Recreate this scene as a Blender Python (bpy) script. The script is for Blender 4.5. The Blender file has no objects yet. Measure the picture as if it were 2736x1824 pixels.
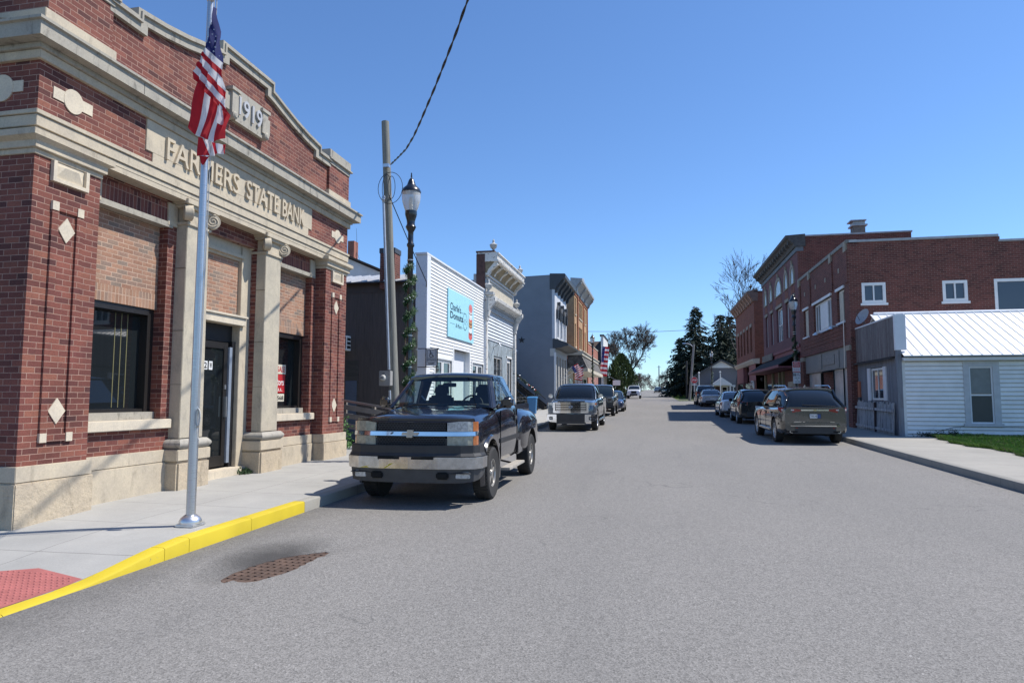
import bpy, bmesh, math, random
from math import radians, sin, cos, pi, sqrt, atan2
from mathutils import Vector, Matrix
random.seed(7)
S = bpy.context.scene
COL = S.collection

# ---------------------------------------------------------------- camera
CAMH = 1.69
yaw, pitch, roll = radians(11.79), radians(4.755), radians(.055)
fwd = Vector((-sin(yaw)*cos(pitch), cos(yaw)*cos(pitch), sin(pitch)))
rgt = Vector((cos(yaw), sin(yaw), 0)); up = rgt.cross(fwd)
r2 = rgt*cos(roll) + up*sin(roll); u2 = up*cos(roll) - rgt*sin(roll)
cam = bpy.data.cameras.new('camera'); camo = bpy.data.objects.new('camera', cam); COL.objects.link(camo)
cam.lens = 24; cam.sensor_width = 36; cam.clip_start = .05; cam.clip_end = 3000
mw = Matrix((r2, u2, -fwd)).transposed().to_4x4(); mw.translation = (0, 0, CAMH)
camo.matrix_world = mw
S.camera = camo
# ---------------------------------------------------------------- light
SUN = Vector((.64, .22, 1)).normalized()
EL = math.asin(SUN.z); AZ = atan2(SUN.x, SUN.y)
W = bpy.data.worlds.new('World'); S.world = W; W.use_nodes = True
nt = W.node_tree; nt.nodes.clear()
sky = nt.nodes.new('ShaderNodeTexSky'); sky.sky_type = 'NISHITA'; sky.sun_disc = False
sky.sun_elevation = EL; sky.sun_rotation = AZ; sky.altitude = 600; sky.air_density = 1.0; sky.dust_density = .25; sky.ozone_density = 3.0
bg = nt.nodes.new('ShaderNodeBackground'); bg.inputs[1].default_value = .12
tint = nt.nodes.new('ShaderNodeMixRGB'); tint.blend_type = 'MULTIPLY'; tint.inputs[0].default_value = 1; tint.inputs[2].default_value = (.78, 1.0, 1.24, 1); nt.links.new(sky.outputs[0], tint.inputs[1])
wo = nt.nodes.new('ShaderNodeOutputWorld'); nt.links.new(tint.outputs[0], bg.inputs[0]); nt.links.new(bg.outputs[0], wo.inputs[0])
sl = bpy.data.lights.new('sun', 'SUN'); sl.energy = 5.0; sl.angle = radians(.55); sl.color = (1, .95, .87)
so = bpy.data.objects.new('sun', sl); COL.objects.link(so); so.location = (20, 0, 40)
so.rotation_euler = SUN.to_track_quat('Z', 'Y').to_euler()
S.view_settings.view_transform = 'Standard'; S.view_settings.look = 'None'; S.view_settings.exposure = .32; S.view_settings.gamma = 1
S.cycles.max_bounces = 8; S.cycles.transparent_max_bounces = 12

# ---------------------------------------------------------------- ground profile (the street climbs gently away from the camera)
def G(y):
    if y <= 10: return .011*y
    if y <= 25: t = y-10; return .11 + .011*t + .00025*t*t
    if y <= 270: return .33125 + .0185*(y-25)
    t = y-270; return 4.86375 + .0185*t - .00008*t*t if t < 120 else 5.93-.0007*(t-120)
def slope(y):
    return (G(y+.5)-G(y-.5))

# ---------------------------------------------------------------- mesh helpers
class MB:
    def __init__(s, T=None): s.v = []; s.f = []; s.mi = []; s.T = T; s.m = 0
    def add(s, pts):
        n = len(s.v)
        s.v += [tuple(s.T(*p)) if s.T else tuple(p) for p in pts]
        return n
    def face(s, idx, m=None): s.f.append(tuple(idx)); s.mi.append(s.m if m is None else m)
    def poly(s, pts, m=None): n = s.add(pts); s.face(range(n, n+len(pts)), m)
    def box(s, x0, x1, y0, y1, z0, z1, m=None):
        n = s.add([(x0,y0,z0),(x1,y0,z0),(x1,y1,z0),(x0,y1,z0),(x0,y0,z1),(x1,y0,z1),(x1,y1,z1),(x0,y1,z1)])
        for q in ((3,2,1,0),(4,5,6,7),(0,1,5,4),(1,2,6,5),(2,3,7,6),(3,0,4,7)): s.face([n+i for i in q], m)
    def hexa(s, a, b, m=None):
        """a, b: two quads (lists of four points) joined to a solid"""
        n = s.add(list(a)+list(b))
        for q in ((3,2,1,0),(4,5,6,7),(0,1,5,4),(1,2,6,5),(2,3,7,6),(3,0,4,7)): s.face([n+i for i in q], m)
    def prism(s, pl, axis, a0, a1, m=None):
        def P(p, a): return {'x': (a, p[0], p[1]), 'y': (p[0], a, p[1]), 'z': (p[0], p[1], a)}[axis]
        k = len(pl); n = s.add([P(p, a0) for p in pl]+[P(p, a1) for p in pl])
        s.face(range(n, n+k), m); s.face(range(n+2*k-1, n+k-1, -1), m)
        for i in range(k): j = (i+1) % k; s.face((n+i, n+k+i, n+k+j, n+j), m)
    def tube(s, path, r, n=8, m=None, caps=True):
        path = [Vector(p) for p in path]; k = len(path)
        rr = r if isinstance(r, (list, tuple)) else [r]*k
        base = None; rings = []
        ref = None
        for i, p in enumerate(path):
            d = (path[min(i+1, k-1)]-path[max(i-1, 0)])
            if d.length < 1e-9: d = Vector((0, 0, 1))
            d.normalize()
            if ref is None:
                ref = d.cross(Vector((0, 0, 1)) if abs(d.z) < .9 else Vector((1, 0, 0))).normalized()
            a = (ref - d*ref.dot(d))
            a = a.normalized() if a.length > 1e-6 else d.orthogonal().normalized()
            ref = a; b = d.cross(a)
            rings.append(s.add([tuple(p + (a*cos(2*pi*j/n)+b*sin(2*pi*j/n))*rr[i]) for j in range(n)]))
        for i in range(k-1):
            for j in range(n):
                q = (j+1) % n
                s.face((rings[i]+j, rings[i]+q, rings[i+1]+q, rings[i+1]+j), m)
        if caps and n > 2:
            s.face([rings[0]+j for j in range(n-1, -1, -1)], m); s.face([rings[-1]+j for j in range(n)], m)
    def lathe(s, prof, c=(0,0,0), n=16, axis='z', m=None, caps=True):
        rings = []
        for r, h in prof:
            pts = []
            for j in range(n):
                a = 2*pi*j/n; x, y = r*cos(a), r*sin(a)
                pts.append({'z': (c[0]+x, c[1]+y, c[2]+h), 'x': (c[0]+h, c[1]+x, c[2]+y), 'y': (c[0]+x, c[1]+h, c[2]+y)}[axis])
            rings.append(s.add(pts))
        for i in range(len(rings)-1):
            for j in range(n):
                q = (j+1) % n; s.face((rings[i]+j, rings[i]+q, rings[i+1]+q, rings[i+1]+j), m)
        if caps:
            s.face([rings[0]+j for j in range(n-1, -1, -1)], m); s.face([rings[-1]+j for j in range(n)], m)
    def grid(s, fn, nu, nv, m=None, mf=None):
        n = s.add([fn(i/nu, j/nv) for j in range(nv+1) for i in range(nu+1)])
        for j in range(nv):
            for i in range(nu):
                a = n+j*(nu+1)+i
                s.face((a, a+1, a+nu+2, a+nu+1), mf((i+.5)/nu, (j+.5)/nv) if mf else m)
    def loft(s, secs, m=None, caps=True, closed=True):
        k = len(secs[0]); rings = [s.add(q) for q in secs]
        for i in range(len(rings)-1):
            for j in range(k if closed else k-1):
                q = (j+1) % k; s.face((rings[i]+j, rings[i]+q, rings[i+1]+q, rings[i+1]+j), m)
        if caps:
            s.face([rings[0]+j for j in range(k-1, -1, -1)], m); s.face([rings[-1]+j for j in range(k)], m)
    def cells(s, u0, u1, v0, v1, holes):
        us = sorted({u0, u1, *[min(max(h[i], u0), u1) for h in holes for i in (0, 1)]}); vs = sorted({v0, v1, *[min(max(h[i], v0), v1) for h in holes for i in (2, 3)]})
        inside = lambda u, v: any(h[0] < u < h[1] and h[2] < v < h[3] for h in holes)
        g = [[not inside((us[i]+us[i+1])/2, (vs[j]+vs[j+1])/2) for j in range(len(vs)-1)] for i in range(len(us)-1)]
        return us, vs, g
    def wall(s, u0, u1, v0, v1, holes=(), n=0, d=.25, m=None):
        """wall in the frame (u, n, v): front at n, thickness d, with openings and their reveals"""
        us, vs, g = s.cells(u0, u1, v0, v1, holes)
        I, J = len(us)-1, len(vs)-1
        ok = lambda i, j: 0 <= i < I and 0 <= j < J and g[i][j]
        for i in range(I):
            for j in range(J):
                if not g[i][j]: continue
                a, b, c, e = us[i], us[i+1], vs[j], vs[j+1]
                s.poly([(a,n,c),(b,n,c),(b,n,e),(a,n,e)], m)
                if not ok(i-1, j): s.poly([(a,n,c),(a,n,e),(a,n-d,e),(a,n-d,c)], m)
                if not ok(i+1, j): s.poly([(b,n,c),(b,n-d,c),(b,n-d,e),(b,n,e)], m)
                if not ok(i, j-1): s.poly([(a,n,c),(a,n-d,c),(b,n-d,c),(b,n,c)], m)
                if not ok(i, j+1): s.poly([(a,n,e),(b,n,e),(b,n-d,e),(a,n-d,e)], m)
    def clap(s, u0, u1, v0, v1, holes=(), n=0, pitch=.11, proud=.016, m=None, gap=0):
        us, vs, g = s.cells(u0, u1, v0, v1, holes)
        k0 = int(math.floor(v0/pitch)); k1 = int(math.ceil(v1/pitch))
        for k in range(k0, k1):
            a, b = max(k*pitch, v0), min((k+1)*pitch, v1)
            if b-a < .004: continue
            # spans free of holes
            mid = (a+b)/2
            hs = sorted([(max(h[0], u0), min(h[1], u1)) for h in holes if h[2] < mid < h[3] and h[1] > u0 and h[0] < u1])
            x = u0; sp = []
            for h in hs:
                if h[0] > x: sp.append((x, h[0]))
                x = max(x, h[1])
            if x < u1: sp.append((x, u1))
            ob = n+proud*(1-(a-k*pitch)/pitch); ot = n+proud*(1-(b-k*pitch)/pitch)+.001
            for p, q in sp:
                s.poly([(p,ob,a),(q,ob,a),(q,ot,b),(p,ot,b)], m)
                s.poly([(p,n,a),(q,n,a),(q,ob,a),(p,ob,a)], m)
                if gap: s.poly([(p,ob+.002,a),(q,ob+.002,a),(q,ob+.002,a+gap),(p,ob+.002,a+gap)], 1)  # dark strip along each board's foot: lap shadow line and dirt painted in
    def text(s, txt, u0, u1, v0, v1, n=0, d=.004, off=0, m=None, sheer=0, fit=True):
        cu = bpy.data.curves.new('t', 'FONT'); cu.body = txt; cu.size = 1; cu.extrude = .5; cu.offset = off; cu.resolution_u = 3; cu.shear = sheer
        o = bpy.data.objects.new('t', cu); COL.objects.link(o)
        dg = bpy.context.evaluated_depsgraph_get(); me = bpy.data.meshes.new_from_object(o.evaluated_get(dg))
        xs = [q.co.x for q in me.vertices]; ys = [q.co.y for q in me.vertices]
        if xs:
            x0, x1, y0, y1 = min(xs), max(xs), min(ys), max(ys)
            if not fit: y0, y1 = -.02, .72
            b = s.add([(u0+(q.co.x-x0)/(x1-x0)*(u1-u0), n+d*(q.co.z+.5), v0+(q.co.y-y0)/(y1-y0)*(v1-v0)) for q in me.vertices])
            for p in me.polygons: s.face([b+i for i in p.vertices], m)
        bpy.data.objects.remove(o); bpy.data.curves.remove(cu); bpy.data.meshes.remove(me)
    def build(s, name, mats, parent=None, smooth=None, bevel=0, fixn=True, seg=2):
        me = bpy.data.meshes.new(name)
        if not isinstance(mats, (list, tuple)): mats = [mats]
        me.from_pydata(s.v, [], s.f)
        for i, p in enumerate(me.polygons): p.material_index = s.mi[i]
        for q in mats: me.materials.append(q)
        if fixn or bevel or smooth:
            bm = bmesh.new(); bm.from_mesh(me)
            if fixn: bmesh.ops.remove_doubles(bm, verts=bm.verts, dist=1e-5); bmesh.ops.recalc_face_normals(bm, faces=bm.faces)
            if bevel:
                es = [e for e in bm.edges if e.is_manifold and e.calc_face_angle(0) > radians(35)]
                bmesh.ops.bevel(bm, geom=es, offset=bevel, segments=seg, affect='EDGES', clamp_overlap=True)
            if smooth:
                th = radians(smooth)
                for e in bm.edges: e.smooth = e.is_manifold and e.calc_face_angle(0) < th
                for f in bm.faces: f.smooth = True
            bm.to_mesh(me); bm.free()
        o = bpy.data.objects.new(name, me); COL.objects.link(o)
        if parent is not None: attach(o, parent)
        return o

def wloc(o):
    v = Vector((0, 0, 0))
    while o is not None: v += Vector(o.location); o = o.parent
    return v
def attach(o, parent):
    o.location = -wloc(parent); o.parent = parent
def thing(name, label, cat, loc=(0,0,0), group=None, kind=None):
    o = bpy.data.objects.new(name, None); COL.objects.link(o); o.location = loc; o.empty_display_size = .2
    return tag(o, label, cat, group, kind)
def tag(o, label, cat, group=None, kind=None):
    if label: o['label'] = label
    if cat: o['category'] = cat
    if group: o['group'] = group
    if kind: o['kind'] = kind
    return o
def kids(o): return [c for c in COL.objects if c.parent == o]
def copy_tree(o, parent=None):
    c = o.copy(); COL.objects.link(c)
    if parent is not None: c.parent = parent
    for ch in list(o.children): copy_tree(ch, c)
    return c
def FL(p): return lambda u, n, v: (p+n, u, v)      # facade on the left of the street, facing +x
def FR(p): return lambda u, n, v: (p-n, u, v)      # facade on the right of the street, facing -x
def FS(p): return lambda u, n, v: (u, p-n, v)      # wall facing the camera (-y)
def boolean(o, cutter, op='DIFFERENCE'):
    md = o.modifiers.new('b', 'BOOLEAN'); md.object = cutter; md.operation = op; md.solver = 'EXACT'
    dg = bpy.context.evaluated_depsgraph_get(); me = bpy.data.meshes.new_from_object(o.evaluated_get(dg))
    o.modifiers.clear(); old = o.data; o.data = me; bpy.data.meshes.remove(old)
    cm = cutter.data; bpy.data.objects.remove(cutter); bpy.data.meshes.remove(cm)
def resmooth(o, ang):
    bm = bmesh.new(); bm.from_mesh(o.data); th = radians(ang)
    for e in bm.edges: e.smooth = e.is_manifold and e.calc_face_angle(0) < th
    for f in bm.faces: f.smooth = True
    bm.to_mesh(o.data); bm.free()

# ---------------------------------------------------------------- materials
class NT:
    def __init__(s, name):
        s.mat = bpy.data.materials.new(name); s.mat.use_nodes = True; s.t = s.mat.node_tree; s.t.nodes.clear()
        s.out = s.t.nodes.new('ShaderNodeOutputMaterial'); s.b = s.t.nodes.new('ShaderNodeBsdfPrincipled')
        s.t.links.new(s.b.outputs[0], s.out.inputs[0])
    def n(s, typ, **kw):
        x = s.t.nodes.new('ShaderNode'+typ)
        for k, v in kw.items():
            if k.startswith('i_'):
                key = k[2:]; key = int(key) if key.isdigit() else key
                s.set(x.inputs[key], v)
            else: setattr(x, k, v)
        return x
    def set(s, sock, v):
        if hasattr(v, 'is_linked') or isinstance(v, bpy.types.NodeSocket): s.t.links.new(v, sock)
        else:
            if isinstance(v, tuple) and len(v) == 3 and sock.type == 'RGBA': v = (*v, 1)
            sock.default_value = v
    def pos(s): return s.n('TexCoord').outputs['Object']
    def noise(s, vec, scale, detail=3, rough=.5, dist=0):
        return s.n('TexNoise', i_Vector=vec, i_Scale=scale, i_Detail=detail, i_Roughness=rough, i_Distortion=dist).outputs[0]
    def ramp(s, fac, stops, interp='LINEAR'):
        r = s.n('ValToRGB'); s.set(r.inputs[0], fac); cr = r.color_ramp; cr.interpolation = interp
        while len(cr.elements) < len(stops): cr.elements.new(.5)
        for e, (p, c) in zip(cr.elements, stops): e.position = p; e.color = (*c, 1) if len(c) == 3 else c
        return r.outputs[0]
    def mix(s, f, a, b, mode='MIX'):
        x = s.n('MixRGB', blend_type=mode); s.set(x.inputs[0], f); s.set(x.inputs[1], a); s.set(x.inputs[2], b); return x.outputs[0]
    def math(s, op, a, b=None, c=None):
        x = s.n('Math', operation=op); s.set(x.inputs[0], a)
        if b is not None: s.set(x.inputs[1], b)
        if c is not None: s.set(x.inputs[2], c)
        return x.outputs[0]
    def mr(s, v, a, b, c, d):
        x = s.n('MapRange'); s.set(x.inputs[0], v)
        for i, q in enumerate((a, b, c, d)): x.inputs[i+1].default_value = q
        return x.outputs[0]
    def bump(s, h, st, dist=.01):
        x = s.n('Bump', i_Height=h); x.inputs['Strength'].default_value = st; x.inputs['Distance'].default_value = dist
        s.t.links.new(x.outputs[0], s.b.inputs['Normal']); return x
    def map(s, vec, scale=(1,1,1), loc=(0,0,0), rot=(0,0,0)):
        x = s.n('Mapping', i_Vector=vec); x.inputs['Scale'].default_value = scale; x.inputs['Location'].default_value = loc; x.inputs['Rotation'].default_value = rot
        return x.outputs[0]
    def sep(s, vec):
        x = s.n('SeparateXYZ', i_Vector=vec); return x.outputs
    def comb(s, a, b, c=0.):
        x = s.n('CombineXYZ'); s.set(x.inputs[0], a); s.set(x.inputs[1], b); s.set(x.inputs[2], c); return x.outputs[0]
    def P(s, **kw):
        for k, v in kw.items(): s.set(s.b.inputs[k.replace('_', ' ')], v)
        return s.mat
def plain(name, col, rough=.6, metal=0, var=.12, scale=6, bump=0, coat=0, spec=None, bscale=None):
    t = NT(name); p = t.pos()
    nz = t.noise(p, scale, 4, .6)
    c = t.mix(1, col, t.ramp(nz, [(.3, (1-var,)*3), (.7, (1+var*.6,)*3)]), 'MULTIPLY')
    t.P(Base_Color=c, Roughness=rough, Metallic=metal)
    if coat: t.P(Coat_Weight=coat, Coat_Roughness=.03)
    if spec is not None: t.set(t.b.inputs['Specular IOR Level'], spec)
    if bump: t.bump(t.noise(p, bscale or scale*4, 4, .6), bump, .005)
    return t.mat
def brick(name, cols, mortar, bw=.212, rh=.0735, ms=.006, bump=.5, blotch=.25, vert=False, dirt=None):
    t = NT(name); p = t.pos(); x = t.sep(p)
    u = t.math('ADD', x[0], x[1]); v = x[2]
    vec = t.comb(v, u) if vert else t.comb(u, v)
    wob = t.noise(p, 9, 2); vec2 = t.n('VectorMath', operation='ADD'); t.set(vec2.inputs[0], vec)
    w2 = t.n('VectorMath', operation='SCALE'); t.set(w2.inputs[0], t.n('TexNoise', i_Vector=p, i_Scale=14.).outputs[1]); w2.inputs['Scale'].default_value = .006
    t.t.links.new(w2.outputs[0], vec2.inputs[1])
    b = t.n('TexBrick', i_Vector=vec2.outputs[0], i_Color1=(0,0,0), i_Color2=(1,1,1), i_Mortar=(.5,.5,.5), i_Scale=1.)
    b.offset = 0.0 if vert else .5
    b.inputs['Mortar Size'].default_value = ms; b.inputs['Mortar Smooth'].default_value = .25; b.inputs['Bias'].default_value = 0
    b.inputs['Brick Width'].default_value = bw; b.inputs['Row Height'].default_value = rh
    cols = list(cols)*2 if len(cols) == 1 else cols; k = len(cols); bc = t.ramp(b.outputs[0], [(i/(k-1) if k > 1 else 0, c) for i, c in enumerate(cols)])
    fine = t.noise(p, 60, 3, .7)
    bc = t.mix(1, bc, t.ramp(fine, [(.3, (.72,)*3), (.75, (1.2,)*3)]), 'MULTIPLY')
    big = t.noise(p, 1.3, 4, .6)
    bc = t.mix(1, bc, t.ramp(big, [(.3, (1-blotch,)*3), (.7, (1+blotch*.5,)*3)]), 'MULTIPLY')
    mc = t.mix(1, mortar, t.ramp(t.noise(p, 5, 4), [(.3, (.75,)*3), (.7, (1.12,)*3)]), 'MULTIPLY')
    c = t.mix(b.outputs[1], bc, mc)
    if dirt:  # pale or dark wash of its own shape
        dn = t.noise(t.map(p, (1.2, 1.2, .35)), 1.6, 5, .65)
        c = t.mix(t.ramp(dn, [(.5, (0,)*3), (.75, (.55,)*3)]), c, dirt)
    t.P(Base_Color=c, Roughness=.88)
    h = t.math('SUBTRACT', t.math('MULTIPLY', fine, .35), b.outputs[1])
    t.bump(h, bump, .006)
    return t.mat
def stone(name, col, stain=(.06,.055,.05), amt=.4, rock=0, scale=1, course=None):
    t = NT(name); p = t.pos()
    a = t.noise(p, 3*scale, 5, .65); f = t.noise(p, 45*scale, 3, .6)
    c = t.mix(1, col, t.ramp(a, [(.25, (.80, .80, .82)), (.75, (1.12, 1.10, 1.05))]), 'MULTIPLY')
    c = t.mix(1, c, t.ramp(f, [(.3, (.88,)*3), (.7, (1.06,)*3)]), 'MULTIPLY')
    st = t.noise(t.map(p, (3, 3, 1.1)), 2.2, 6, .7, .4)
    c = t.mix(t.ramp(st, [(.54, (0,)*3), (.78, (amt,)*3)]), c, stain)
    t.P(Base_Color=c, Roughness=.85)
    h = t.math('ADD', t.math('MULTIPLY', f, .25), t.math('MULTIPLY', t.noise(p, 9, 6, .7), rock))
    t.bump(h, .5 if rock else .25, .03 if rock else .006)
    return t.mat
def paint(name, col, rough=.28, metal=0., coat=1., flake=0):
    t = NT(name); p = t.pos()
    c = t.mix(1, col, t.ramp(t.noise(p, 2.5, 4), [(.3, (.9,)*3), (.7, (1.08,)*3)]), 'MULTIPLY')
    dust = t.mr(t.sep(p)[2], .25, 1.0, .22, .03)
    dustn = t.math('MULTIPLY', dust, t.mr(t.noise(p, 3.5, 5, .7), .35, .7, .2, 1))
    c = t.mix(dustn, c, (.33, .30, .26))
    t.P(Base_Color=c, Roughness=t.mr(t.noise(p, 8, 4), .3, .7, rough*.8, rough*1.25), Metallic=metal, Coat_Weight=coat, Coat_Roughness=.04)
    return t.mat
def glass_dark(name, col=(.012,.015,.017), rough=.02, spec=.8):
    t = NT(name); p = t.pos()
    t.P(Base_Color=col, Roughness=rough); t.set(t.b.inputs['Specular IOR Level'], spec)
    t.bump(t.noise(p, 1.1, 1), .04, .01)
    return t.mat
def glass_clear(name, tint=(.72,.84,.78)):
    t = NT(name)
    tr = t.n('BsdfTransparent', i_Color=tint); gl = t.n('BsdfGlossy', i_Roughness=.01)
    fr = t.n('Fresnel', i_IOR=1.5); m = t.n('MixShader')
    t.set(m.inputs[0], t.math('MULTIPLY', fr.outputs[0], 1.3)); t.t.links.new(tr.outputs[0], m.inputs[1]); t.t.links.new(gl.outputs[0], m.inputs[2])
    t.t.links.new(m.outputs[0], t.out.inputs[0]); t.t.nodes.remove(t.b)
    return t.mat
def boards(name, cols, width, vertical=True, bump=.4, wear=None, wearamt=.5, gap=.03):
    """board siding: planks of width, each with its own tone"""
    t = NT(name); p = t.pos(); x = t.sep(p); u = t.math('ADD', x[0], x[1]) if vertical else x[2]
    q = t.math('DIVIDE', u, width); fl = t.math('FLOOR', q); fr = t.math('FRACT', q)
    wn = t.n('TexWhiteNoise', noise_dimensions='1D'); t.set(wn.inputs['W'], fl)
    c = t.ramp(wn.outputs[0], [(i/max(1, len(cols)-1), k) for i, k in enumerate(cols)])
    gr = t.noise(t.map(p, (25, 25, 1.2) if vertical else (1.2, 1.2, 25)), 1.6, 5, .65)
    c = t.mix(1, c, t.ramp(gr, [(.3, (.72,)*3), (.7, (1.15,)*3)]), 'MULTIPLY')
    if wear:
        wv = t.noise(t.map(p, (5, 5, .9) if vertical else (1.4, 1.4, 6)), 2.2, 6, .75)
        c = t.mix(t.ramp(wv, [(.5, (0,)*3), (.62, (wearamt,)*3)]), c, wear)
    t.P(Base_Color=c, Roughness=.8)
    gv = t.math('LESS_THAN', fr, gap)
    t.bump(t.math('SUBTRACT', t.math('MULTIPLY', gr, .3), gv), bump, .012)
    return t.mat
# ---------------------------------------------------------------- shared materials
M = {}
def asphalt():
    t = NT('asphalt'); p = t.pos()
    f = t.n('TexVoronoi', i_Vector=p, i_Scale=85.); f2 = t.noise(p, 130, 2, .7); mid = t.noise(p, 18, 4, .7); big = t.noise(t.map(p, (1, .35, 1)), .35, 5, .6)
    c = t.ramp(f.outputs['Color'], [(.0, (.125,.121,.115)), (.5, (.212,.204,.194)), (.93, (.262,.252,.24)), (1, (.42,.41,.40))])
    c = t.mix(1, c, t.ramp(f2, [(.3, (.68,)*3), (.72, (1.28,)*3)]), 'MULTIPLY')
    c = t.mix(1, c, t.ramp(mid, [(.3, (.9,)*3), (.7, (1.08,)*3)]), 'MULTIPLY')
    c = t.mix(1, c, t.ramp(big, [(.3, (.90,.90,.90)), (.7, (1.06,1.05,1.04))]), 'MULTIPLY')
    x = t.sep(p)
    # gutter grime along the left kerb and the washed-out gravel round the drain
    wob = t.math('MULTIPLY', t.math('SUBTRACT', t.noise(p, 1.7, 5, .65), .5), .9)
    dk = t.math('ADD', t.math('SUBTRACT', x[0], -4.83), wob)
    g1 = t.math('MULTIPLY', t.mr(dk, .02, .75, .38, 0), t.mr(x[1], 40, 60, 1, 0))
    dx = t.math('MULTIPLY', t.math('SUBTRACT', x[0], -3.92), 1.7); dy = t.math('SUBTRACT', x[1], 6.55)
    d = t.math('SQRT', t.math('ADD', t.math('MULTIPLY', dx, dx), t.math('MULTIPLY', dy, dy)))
    g2 = t.mr(t.math('ADD', d, t.math('MULTIPLY', wob, .7)), .25, 1.05, .9, 0)
    side = t.mr(x[0], -3.7, -3.35, 1, 0)
    g = t.math('MAXIMUM', g1, t.math('MULTIPLY', g2, side))
    c = t.mix(g, c, (.045, .043, .042))
    # faint long stains in the wheel paths, a few tar seams
    sn = t.noise(t.map(p, (1.6, .12, 1)), 1.1, 5, .7)
    c = t.mix(t.ramp(sn, [(.56, (0,)*3), (.75, (.22,)*3)]), c, (.10,.10,.10))
    cr = t.n('TexVoronoi', i_Vector=t.map(t.n('VectorMath', operation='ADD', i_0=p, i_1=t.n('TexNoise', i_Vector=p, i_Scale=.9).outputs[1]).outputs[0], (.16, .05, 1)), i_Scale=1., feature='DISTANCE_TO_EDGE')
    cm = t.math('MULTIPLY', t.mr(cr.outputs[0], .0, .004, 1, 0), t.ramp(t.noise(p, .5, 3), [(.5, (0,)*3), (.6, (1,)*3)]))
    c = t.mix(t.math('MULTIPLY', cm, .45), c, (.07,.07,.07))
    t.P(Base_Color=c, Roughness=.93); t.set(t.b.inputs['Specular IOR Level'], .25)
    t.bump(t.math('ADD', f.outputs['Distance'], t.math('MULTIPLY', mid, .4)), .35, .006)
    return t.mat
def concrete(name, col, jy=1.5, oy=0., jx=None, jamt=.6):
    t = NT(name); p = t.pos(); x = t.sep(p)
    c = t.mix(1, col, t.ramp(t.noise(p, 1.1, 6, .65), [(.3, (.86,.86,.86)), (.7, (1.07,1.06,1.05))]), 'MULTIPLY')
    c = t.mix(1, c, t.ramp(t.noise(p, 70, 3, .7), [(.3, (.9,)*3), (.7, (1.07,)*3)]), 'MULTIPLY')
    st = t.noise(t.map(p, (1, .6, 1)), 2.6, 6, .75)
    c = t.mix(t.ramp(st, [(.58, (0,)*3), (.8, (.35,)*3)]), c, (.17,.165,.15))
    h = t.noise(p, 40, 4, .6)
    if jy:
        fr = t.math('ABSOLUTE', t.math('SUBTRACT', t.math('FRACT', t.math('DIVIDE', t.math('ADD', x[1], oy), jy)), .5))
        # tint of each slab
        wn = t.n('TexWhiteNoise', noise_dimensions='1D'); t.set(wn.inputs['W'], t.math('FLOOR', t.math('DIVIDE', t.math('ADD', x[1], oy), jy)))
        c = t.mix(1, c, t.ramp(wn.outputs[0], [(0, (.94,.94,.94)), (1, (1.05,1.05,1.04))]), 'MULTIPLY')
        ln = t.math('LESS_THAN', fr, .006/jy)
        if jx is not None:
            for q in jx: ln = t.math('MAXIMUM', ln, t.math('LESS_THAN', t.math('ABSOLUTE', t.math('SUBTRACT', x[0], q)), .005))
        c = t.mix(t.math('MULTIPLY', ln, jamt), c, (.07,.065,.06))
        h = t.math('SUBTRACT', t.math('MULTIPLY', h, .3), ln)
    t.P(Base_Color=c, Roughness=.9); t.bump(h, .3, .006)
    return t.mat
def weathered(name, col, under, cover=.5, scale=7, stretch=(1, 1, 1), rough=.6, bump=.3, dirt=None):
    """flaking paint: col where it holds, under where it has gone"""
    t = NT(name); p = t.pos()
    n = t.noise(t.map(p, stretch), scale, 6, .72); w = t.math('GREATER_THAN', n, cover)
    c1 = t.mix(1, col, t.ramp(t.noise(p, 2, 4), [(.3, (.88,)*3), (.7, (1.06,)*3)]), 'MULTIPLY')
    c2 = t.mix(1, under, t.ramp(t.noise(p, 22, 4), [(.3, (.7,)*3), (.7, (1.2,)*3)]), 'MULTIPLY')
    c = t.mix(w, c1, c2)
    t.P(Base_Color=c, Roughness=rough); t.bump(t.math('SUBTRACT', 1., w), bump, .004)
    return t.mat
RED = [(.085,.028,.026), (.165,.050,.038), (.23,.075,.052), (.135,.040,.034), (.20,.062,.045), (.27,.10,.065)]
M['asphalt'] = asphalt()
M['walk'] = concrete('sidewalk concrete', (.335,.33,.315), 1.2, .7, jx=(-6.1,))
M['walk2'] = concrete('worn sidewalk concrete', (.31,.295,.265), 1.52, .02)
M['kerbc'] = concrete('kerb concrete', (.27,.26,.235), 3.05, 0)
M['yellow'] = weathered('yellow kerb paint', (.55,.42,.024), (.24,.21,.14), .685, 9, rough=.55, bump=.25)
M['brick'] = brick('bank brick', RED, (.36,.225,.175), .212, .0735, .0048, blotch=.3, bump=.7)
M['bricks'] = brick('soldier brick', RED, (.31,.20,.16), .212, .0735, .005, vert=True)
M['tan'] = brick('tan infill brick', [(.30,.155,.10), (.38,.21,.135), (.34,.19,.13), (.22,.17,.135), (.41,.235,.15)], (.47,.33,.245), .20, .066, .006)
M['tans'] = brick('tan soldier brick', [(.31,.17,.105), (.39,.22,.14), (.25,.18,.14)], (.47,.33,.245), .20, .066, .006, vert=True)
M['lime'] = stone('limestone', (.50,.435,.335), (.09,.08,.065), .5)
M['limed'] = stone('weathered limestone', (.36,.335,.285), (.028,.027,.026), .95)
M['limer'] = stone('rock faced limestone', (.50,.42,.31), (.07,.06,.045), .6, rock=1.6)
M['limel'] = stone('pale limestone', (.60,.53,.42), amt=.2)
M['limeo'] = stone('soot stained column stone', (.47,.42,.33), (.13,.125,.11), .55)
M['letter'] = stone('carved letter stone', (.53,.455,.345), amt=.15)
M['num'] = plain('grey numeral metal', (.42,.42,.43), .5)
M['dglass'] = glass_dark('dark window glass')
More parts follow.
